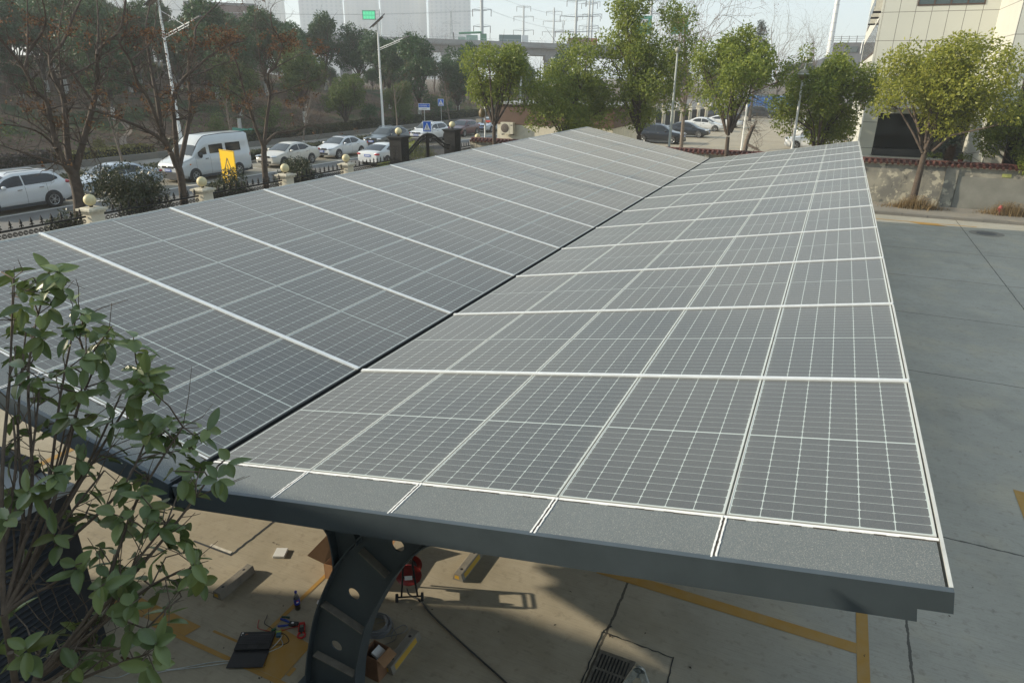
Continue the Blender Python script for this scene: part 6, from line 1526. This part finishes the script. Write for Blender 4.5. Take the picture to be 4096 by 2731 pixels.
cord('grey_wire', 'thin pale grey wire running from the laptop across the shaded ground', 'cable', [(.05, .42, .03), (.07, .33, .03), (.04, .22, .008), (-.1, .02, .006), (-.4, -.18, .006), (-.7, -.42, .006), (-1.0, -.56, .006), (-1.13, -.74, .006), (-1.4, -.82, .006)], .0045, M['galv'])
cord('grey_wire', 'second thin pale grey wire looping beside the laptop', 'cable', [(.06, .38, .02), (.13, .33, .006), (.08, .22, .006), (-.05, .06, .006), (-.25, -.12, .006), (-.5, -.30, .006), (-.8, -.52, .006), (-.9, -.8, .006)], .0045, M['galv'])
ad = thing('usb_adapter', 'small yellow green and blue adapter plugged in at the laptop corner', 'adapter', (-.035, .45, 0), .6); MB().box((0, 0, .012), (.06, .02, .02)).build('plug', mat('lime_green', (.35, .5, .06), .4), ad); MB().box((.01, -.05, .02), (.05, .05, .03)).build('blue_block', mat('teal_block', (.03, .10, .16), .4), ad); MB().box((-.06, .05, .012), (.05, .02, .02), Matrix.Rotation(.5, 3, 'Z')).build('green_block', mat('green_block', (.03, .12, .07), .4), ad)
wb = thing('white_box', 'small flat white box lying on the sunlit ground', 'box', (-.96, 1.50, 0), R(24)); MB().b2((-.075, -.085, 0), (.075, .085, .035)).build('carton', M['white'], wb, bevel=.003)
pb = thing('plastic_scrap', 'crumpled scrap of white plastic on the ground near the yellow line', 'litter', (.11, 1.03, 0)); rg = np.random.default_rng(7)
MB().grid([[(i * .018 - .06 + rg.normal(0, .004), j * .018 - .04 + rg.normal(0, .004), abs(rg.normal(.012, .012))) for i in range(7)] for j in range(5)]).build('film', M['sign_white'], pb)
# boxes
b1 = thing('cardboard_box', 'open brown cardboard box standing behind the curved column', 'box', (.15, 1.72, 0), R(6))
mb = MB(); hx, hy, hz = .32, .3, .22
for a_, b_ in (((-hx, -hy), (hx, -hy)), ((hx, -hy), (hx, hy)), ((hx, hy), (-hx, hy)), ((-hx, hy), (-hx, -hy))):
    mx_, my_ = (a_[0] + b_[0]) / 2, (a_[1] + b_[1]) / 2; mb.box((mx_, my_, hz / 2), (abs(a_[0] - b_[0]) + .006, abs(a_[1] - b_[1]) + .006, hz))
mb.b2((-hx, -hy, .004), (hx, hy, .01)); mb.build('carton', M['card'], b1)
f1 = MB().quad((-hx, -hy, hz), (-hx, hy, hz), (-hx - .2, hy + .02, hz + .09), (-hx - .22, -hy - .02, hz + .08)); f1.quad((-hx, hy, hz), (hx, hy, hz), (hx + .02, hy + .2, hz + .1), (-hx - .02, hy + .21, hz + .09)); f1.build('flap', M['card'], b1)
b2_ = thing('cardboard_box', 'brown cardboard box leaning open against the foot of the curved column', 'box', (1.28, .50, 0), R(-4))
mb = MB(); mb.box((0, -.12, .15), (.2, .008, .30)); mb.box((.10, -.02, .15), (.008, .2, .30)); mb.box((-.10, -.02, .15), (.008, .2, .30)); mb.box((0, .08, .15), (.2, .008, .30)); mb.build('carton', mat('card_dark', (.20, .105, .055), .8, var=.15, scale=6), b2_)
MB().quad((.104, -.12, .30), (.104, .08, .30), (.2, .08, .26), (.2, -.12, .25)).build('flap', M['card'], b2_); MB().box((.02, -.0, .26), (.10, .12, .03), Matrix.Rotation(.4, 3, 'Y')).build('white_paper', M['sign_white'], b2_)
# reel
rl = thing('cable_reel', 'red cable reel on a black wheeled stand', 'cable reel', (.97, 1.60, 0), R(30)); rdm = mat('reel_red', (.33, .03, .028), .4, var=.1, scale=8)
for y in (-.07, .11): MB().lathe([(.155, y), (.155, y + .008), (.001, y + .008)], (0, 0, .34), 28, axis='y').build('flange_disc', rdm, rl)
MB().lathe([(.09, -.06), (.09, .11)], (0, 0, .34), 20, axis='y').build('cable_winding', M['black_paint'], rl); st_ = MB()
for x in (-.07, .07):
    st_.tube([(x * .75, -.10, .58), (x, -.10, .32), (x * 1.35, -.11, .07)], .012, 7); st_.tube([(x * .75, .14, .58), (x, .14, .32), (x * 1.5, .15, .06)], .012, 7); st_.tube([(x * .75, -.10, .58), (x * .75, .14, .58)], .012, 7)
st_.tube([(-.14, -.11, .06), (.14, -.11, .06)], .01, 6); st_.tube([(-.07, -.10, .34), (.07, -.10, .34)], .01, 6); st_.build('stand', M['black'], rl)
for x in (-.15, .15): MB().lathe([(.05, -.015), (.05, .015), (.01, .018)], (x, -.11, .05), 16, axis='x').build('wheel', M['rubber'], rl)
MB().b2((-.045, -.113, .31), (.045, -.11, .37)).build('label_plate', M['sign_white'], rl)
cord('extension_cable', 'thick dark cable running from the red reel across the ground', 'cable', [(.95, 1.56, .12), (.98, 1.57, .02), (1.15, 1.54, .012), (1.41, 1.40, .012), (1.82, 1.225, .012), (2.17, 1.085, .012), (2.6, .91, .012), (3.2, .62, .012), (3.8, .2, .012)], .011, mat('cable_grey', (.04, .043, .045), .5))
cl = MB(); rg = np.random.default_rng(3); pts = []
for k in range(26 * 14):
    q = k * 2 * PI / 14; r_ = .16 + .03 * math.sin(k * .021 * 2 * PI) + rg.normal(0, .0015); pts.append((.90 + r_ * math.cos(q) * 1.0, .985 + r_ * math.sin(q) * .92, .008 + (k // 14) % 7 * .009 + (k // 14) * .0008))
cl.tube(pts, .0042, 5, cap=False); cl.tube(smoothpts([(1.05, 1.06, .02), (1.17, 1.0, .008), (1.2, .9, .008), (1.1, .78, .008), (.95, .76, .008)], 6), .0042, 5); cl.tube(smoothpts([(1.0, .86, .02), (1.1, .92, .008), (1.22, 1.03, .008), (1.24, 1.12, .008), (1.17, 1.14, .008), (1.12, 1.02, .008), (1.16, .92, .008)], 6), .0042, 5); cl.tube(smoothpts([(.9, .82, .02), (1.05, .86, .012), (1.12, 1.0, .012), (1.02, 1.12, .03), (.9, 1.02, .03)], 6), .0042, 5)
tag(cl.build('wire_coil', mat('wire_grey', (.22, .23, .24), .45, .2)), 'loose coil of grey wire on the ground beside the curved column', 'wire coil')
# drain and concrete frame
dg = thing('drain_grate', 'slotted drain grate set in a square concrete frame under the right roof wing', 'drain', (3.52, 1.5, 0)); MB().b2((-.20, -.30, .001), (.20, .26, .010)).build('grate_plate', mat('grate_concrete', (.115, .105, .085), .9, var=.3, scale=15, bump=.2), dg); mb = MB()
for k in range(9):
    mb.box((-.155 + k * .037, .115, .0112), (.017, .19, .002)); mb.box((-.155 + k * .037, -.11, .0112), (.017, .19, .002))
mb.build('slots', M['black_paint'], dg)
mb = MB(); rg = random.Random(1)
def crack(a, b, wd=.012, n=14):
    d = Vector((b[0] - a[0], b[1] - a[1])); nn = Vector((-d.y, d.x)).normalized(); P = []
    for i in range(n + 1):
        q = Vector(a) + d * i / n + nn * rg.uniform(-.008, .008); h = wd * rg.uniform(.35, .9); P.append((q - nn * h, q + nn * h))
    for (a1, a2), (b1, b2) in zip(P, P[1:]): mb.quad((a1.x, a1.y, .0045), (b1.x, b1.y, .0045), (b2.x, b2.y, .0045), (a2.x, a2.y, .0045))
crack((3.27, 2.02), (4.08, 1.99)); crack((4.08, 1.99), (4.09, 1.0)); crack((3.27, 2.02), (3.28, .9)); crack((3.33, 2.15), (3.27, 2.02))
struct(mb, 'paving_crack', M['steel_dark'])
# folding ladder, its hinge just inside the bottom edge of the picture
ld = thing('folding_ladder', 'galvanised folding ladder hinge with rivets over the drain at the bottom edge', 'ladder', (3.965, .63, 0), R(6)); top_ = Vector((0, 0, 1.16))
for y in (-.0, -.42):
    mb = MB(); mb.lathe([(.058, -.014), (.058, .014), (.001, .014)], (0, y, 1.10), 22, axis='y'); mb.lathe([(.02, -.02), (.02, .02), (.001, .02)], (0, y, 1.10), 12, axis='y')
    for s_ in (-1, 1):
        d = Vector((s_ * .42, 0, -1.1)); mb.box(Vector((0, y, 1.10)) + d * .5 + Vector((s_ * .028, 0, 0)), (.058, .026, d.length), Matrix.Rotation(-math.atan2(d.x, -d.z), 3, 'Y') )
        for k in range(3): q = Vector((s_ * .028, y, 1.10)) + d * (.06 + k * .05); mb.sphere((q.x + s_ * .012, q.y - .014, q.z), .006, 8, 6); mb.sphere((q.x - s_ * .012, q.y - .014, q.z), .006, 8, 6)
    mb.build('hinged_rail', M['galv'], ld)
mb = MB()
for k in range(1, 5):
    for s_ in (-1, 1): q = Vector((s_ * .028, 0, 1.10)) + Vector((s_ * .42, 0, -1.1)) * (k * .22); mb.tube([(q.x, -.42, q.z), (q.x, 0, q.z)], .016, 8)
mb.build('rungs', M['galv'], ld)
# brown dead leaf, dirt specks
lf = tag(MB().grid([[(-1.30 + i * .05, -.55 + (j - 1) * .03 * math.sin(PI * (i + .3) / 6.3), .01 + .03 * abs(j - 1) + .01 * math.sin(i)) for j in range(3)] for i in range(7)]).build('dead_leaf', mat('big_dead_leaf', (.09, .04, .02), .8)), 'large brown curled dead leaf on the ground by the dark cabinet', 'dead leaf')
rg = np.random.default_rng(15); n = 420
x = rg.uniform(-5, 10, n); y = rg.uniform(-1, 26, n); y[:260] = rg.uniform(-1, 6, 260); V, F = leaf_quads(rg, np.stack([x, y, np.full(n, .006)], 1), np.full(n, .002), n, .035, .018, up=6)
V[:, 2] = np.clip(V[:, 2], .003, .012); tag(np_obj('litter', V, F, mat('dirt_speck', (.06, .045, .03), .9, isl=.5)), 'tiny scattered leaf and dirt specks on the concrete', 'litter', kind='stuff')
# dark louvred cabinet at lower left
cbn = thing('louvred_cabinet', 'dark steel cabinet with louvred sides and a grey top at the lower left corner', 'cabinet', (-2.9, -1.7, 0))
cd_ = mat('cabinet_dark', (.022, .026, .033), .45, var=.15, scale=3); MB().b2((-1.3, -1.3, 0), (1.2, 1.28, 1.93)).build('case', cd_, cbn); MB().b2((-1.36, -1.36, 1.93), (1.26, 1.34, 2.0)).build('top', mat('cabinet_top', (.33, .36, .38), .5, var=.06), cbn)
mb = MB()
for k in range(26): mb.box((1.212, -.05, .12 + k * .066), (.035, 2.2, .012), Matrix.Rotation(.6, 3, 'Y'))
mb.build('louvres', cd_, cbn)
MB().b2((-1.36, 1.24, 2.0), (.75, 1.34, 2.14)).build('back_lip', cd_, cbn)

# ---------------------------------------------------------------- foreground broad leaved shrub
M['broad'] = mat('leaf_broad', (.11, .165, .06), .38, isl=.4, isl2=(.23, .27, .07), trans=.18, spec=.5, var=.25, scale=9)
M['broad_yellow'] = mat('leaf_broad_yellow', (.12, .14, .03), .45, isl=.3, trans=.3)
fb = thing('broadleaf_shrub', 'tall broad leaved shrub with glossy green leaves close to the camera at the lower left', 'shrub', (2.0, -3.05, 0))
TIPS = [(1.785,-2.086,5.068),(1.508,-2.043,4.98),(1.224,-1.943,4.97),(1.831,-2.056,5.01),(1.475,-2.053,4.874),(1.8,-2.121,4.946),(1.208,-1.965,4.738),(1.673,-1.938,4.885),(1.875,-1.978,4.812),(2,-2.008,4.826),(2.231,-2.077,4.839),(1.84,-2.003,4.746),(1.906,-2.16,4.86),(1.804,-2.188,4.843),(1.281,-2.034,4.617),(1.815,-1.923,4.65),(2.066,-2.203,4.766),(2.29,-2.094,4.694),(2.231,-2.008,4.637),(2.154,-2.043,4.663),(1.916,-2.354,4.751),(1.49,-1.994,4.512),(1.568,-2.237,4.591),(1.924,-2.044,4.568),(2.055,-2.251,4.65),(1.483,-2.098,4.434),(2.191,-2.124,4.612),(2.157,-1.923,4.372),(2.174,-2.013,4.367),(2.13,-1.849,4.331),(2.216,-1.837,4.29),(2.473,-1.993,4.418),(2.157,-1.942,4.278),(2.297,-1.947,4.253),(2.339,-1.953,4.183),(2.679,-2.087,4.373),(2.752,-2.215,4.38),(2.258,-1.949,4.079),(2.502,-2.215,4.344),(2.147,-2.089,4.233),(2.02,-2.049,4.246),(2.019,-2.109,4.422),(1.785,-2.063,4.371),(2.012,-2.29,4.527),(1.694,-2.227,4.379),(1.622,-2.299,4.413),(1.646,-2.368,4.315),(1.565,-2.216,4.177),(2.148,-2.469,4.389),(2.031,-2.295,4.315),(2.03,-2.222,4.196),(2.307,-2.294,4.283),(2.461,-2.342,4.289),(2.304,-2.139,4.083),(2.411,-2.144,3.999),(2.456,-2.145,3.884),(2.785,-2.41,4.116),(2.388,-2.209,3.923),(2.722,-2.344,3.971),(2.478,-2.321,4.156),(2.294,-2.31,4.067),(2.42,-2.441,4.252),(1.986,-2.276,4.064),(1.911,-2.343,4.052),(2.097,-2.551,4.332),(1.856,-2.515,4.218),(2.039,-2.627,4.229),(2.033,-2.315,3.888),(2.212,-2.358,3.926),(2.386,-2.379,3.988),(2.329,-2.475,3.941),(2.464,-2.404,3.912),(2.401,-2.301,3.671),(2.532,-2.532,3.917),(2.264,-2.442,3.773),(2.273,-2.564,3.763),(2.01,-2.501,3.555),(2.015,-2.578,3.591),(2.183,-2.554,3.593),(2.159,-2.475,3.468),(2.349,-2.383,3.576),(2.78,-2.62,3.91),(2.605,-2.566,3.661),(2.303,-2.81,3.857),(1.81,-2.617,3.692),(1.761,-2.644,3.443),(2.37,-2.702,3.682),(2.532,-2.569,3.844),(2.151,-2.53,4.134),(1.815,-2.498,3.916),(2.256,-2.541,4.022),(2.193,-2.105,4.46),(2.345,-2.183,4.457),(2.451,-2.506,3.956),(2.501,-2.604,4.054),(2.449,-2.271,3.808),(1.89,-2.114,5.09),(1.942,-2.08,4.899),(2.322,-2.158,4.701),(1.321,-1.877,4.913)]
rg = np.random.default_rng(77); fo = np.array((2.0, -3.05, 0)); LV = []; LF = []; YV = []; YF = []; stm = MB()
def leaf_mesh(p, d, nrm, L_, W2, curl):
    d = d / np.linalg.norm(d); s_ = np.cross(nrm, d); s_ /= np.linalg.norm(s_) + 1e-9; nrm = np.cross(d, s_); rows = []
    for i in range(7):
        u = i / 6; wv = W2 * (math.sin(PI * min(1, u * .93 + .055)) ** .72) * (1 - .12 * u); c = p + d * L_ * u - nrm * curl * L_ * u * u
        rows += [c + s_ * wv + nrm * wv * .28, c + s_ * wv * .5 + nrm * wv * .10, c - nrm * .0015, c - s_ * wv * .5 + nrm * wv * .10, c - s_ * wv + nrm * wv * .28]
    return rows
def add_leaf(*a, yellow=False):
    V_, F_ = (YV, YF) if yellow else (LV, LF); o = len(V_); V_ += leaf_mesh(*a)
    for i in range(6):
        for j in range(4): F_.append((o + i * 5 + j, o + i * 5 + j + 1, o + i * 5 + j + 6, o + i * 5 + j + 5))
ROOTS = [np.array(q) - fo for q in ((2.11, -2.78, 3.72), (2.06, -2.74, 3.86), (2.16, -2.80, 3.60), (2.22, -2.78, 3.62))]
MAIN = [np.array(q) - fo for q in [(1.336,-1.994,4.955),(1.537,-1.955,4.971),(1.637,-1.906,4.843),(1.536,-2.106,4.762),(1.791,-1.894,4.71),(1.86,-2.064,4.654),(2.061,-1.954,4.562),(1.736,-2.226,4.547),(1.935,-1.986,4.484),(2.34,-2.012,4.409),(2.12,-2.031,4.321),(2.546,-2.035,4.276),(1.701,-2.338,4.462),(1.866,-2.229,4.404),(2.1,-2.247,4.254),(2.447,-2.211,4.11),(2.605,-2.273,3.937),(2.358,-2.327,3.936),(2.557,-2.413,3.802),(2.281,-2.444,3.883),(2.201,-2.503,3.967),(2.561,-2.526,3.674),(2.359,-2.597,3.722),(2.193,-2.659,3.753),(1.876,-2.534,4.101)]]
for r_ in ROOTS: stm.tube([(0, 0, 0), r_ * np.array((.3, .3, .35)), r_ * np.array((.6, .6, .7)), r_], [.03, .024, .018, .012], 7)
tips = np.array([np.array(q[:3]) - fo for q in TIPS]); nodes = []
for m_ in MAIN:
    r_ = ROOTS[int(np.argmin([np.linalg.norm((m_ - q)[:2]) for q in ROOTS]))]
    k1 = r_ * .66 + m_ * .34 + rg.normal(size=3) * .03 + np.array((0, 0, -.03)); k2 = r_ * .32 + m_ * .68 + rg.normal(size=3) * .03 + np.array((0, 0, -.02))
    P = smoothpts([r_, k1, k2, m_], 4); stm.tube(P, [lerp(.010, .0036, i / (len(P) - 1)) for i in range(len(P))], 6); nodes += [np.array(q) for q in P[5:]]
nodes = np.array(nodes)
for t_ in tips:
    below = nodes[nodes[:, 2] < t_[2] + .02]; below = below if len(below) else nodes
    a = below[int(np.argmin(np.linalg.norm(below - t_, axis=1)))]
    m_ = (a + t_) / 2 + rg.normal(size=3) * .02; stm.tube([a, m_, t_], [.004, .0032, .0022], 5)
    ax = t_ - a; ax = ax / (np.linalg.norm(ax) + 1e-9) * .7 + np.array((0, 0, .6)); ax /= np.linalg.norm(ax); k = int(rg.integers(5, 9))
    for i in range(k):
        q = rg.uniform(0, .10) if i else 0; p = t_ - ax * q; th = i * 2.4 + rg.uniform(-.4, .4); b1_ = np.cross(ax, (.3, .8, .1)); b1_ /= np.linalg.norm(b1_); b2__ = np.cross(ax, b1_)
        out = b1_ * math.cos(th) + b2__ * math.sin(th); d = out * rg.uniform(.7, 1.0) + ax * rg.uniform(-.05, .75) * (1 - q * 5) + np.array((0, 0, rg.uniform(-.75, .05))); nr = ax + out * -.3 + rg.normal(size=3) * .25 + np.array((0, 0, .3))
        add_leaf(p, d, nr, rg.uniform(.055, .112), rg.uniform(.018, .030), rg.uniform(.0, .38), yellow=rg.random() < .03)
for k in range(200):   # bare side twigs
    a = nodes[int(rg.integers(len(nodes)))]; d = rg.normal(size=3) * .6 + np.array((.25, .1, .55)); d /= np.linalg.norm(d); L_ = rg.uniform(.08, .28); stm.tube([a, a + d * L_ * .5 + rg.normal(size=3) * .01, a + d * L_], [.0026, .002, .0012], 4)
stm.build('stems', mat('shrub_bark', (.11, .083, .062), .85, var=.3, scale=25), fb)
np_obj('foliage', LV, LF, M['broad'], fb, smooth=True); np_obj('yellow_leaves', YV, YF, M['broad_yellow'], fb, smooth=True)

# ---------------------------------------------------------------- building behind the viewpoint (casts the shade on the near ground)
hb = thing('rear_building', 'plain building behind the viewpoint that shades the near end of the yard', 'building', (0, -8.2, 0))
MB().b2((-15.5, -9, 0), (18, 3.8, 7.45)).build('wall', M['cream'], hb); mb = MB()
for k in range(10):
    for z in (1.0, 4.6): mb.b2((-14.6 + k * 3.3, 3.8, z), (-12.8 + k * 3.3, 3.83, z + 1.7))
mb.build('windows', M['win_dark'], hb)

# ---------------------------------------------------------------- haze
hz = tag(MB().b2((-880, -290, -1.2), (590, 870, 82)).build('haze', []), kind='stuff')
hm = bpy.data.materials.new('haze'); hm.use_nodes = True; nt = hm.node_tree; nt.nodes.remove(nt.nodes['Principled BSDF']); pv_ = _n(nt, 'ShaderNodeVolumePrincipled'); pv_.inputs['Density'].default_value = .0007; pv_.inputs['Color'].default_value = (.93, .95, .97, 1); pv_.inputs['Anisotropy'].default_value = .15
nt.links.new(pv_.outputs[0], nt.nodes['Material Output'].inputs['Volume']); hz.data.materials.append(hm)
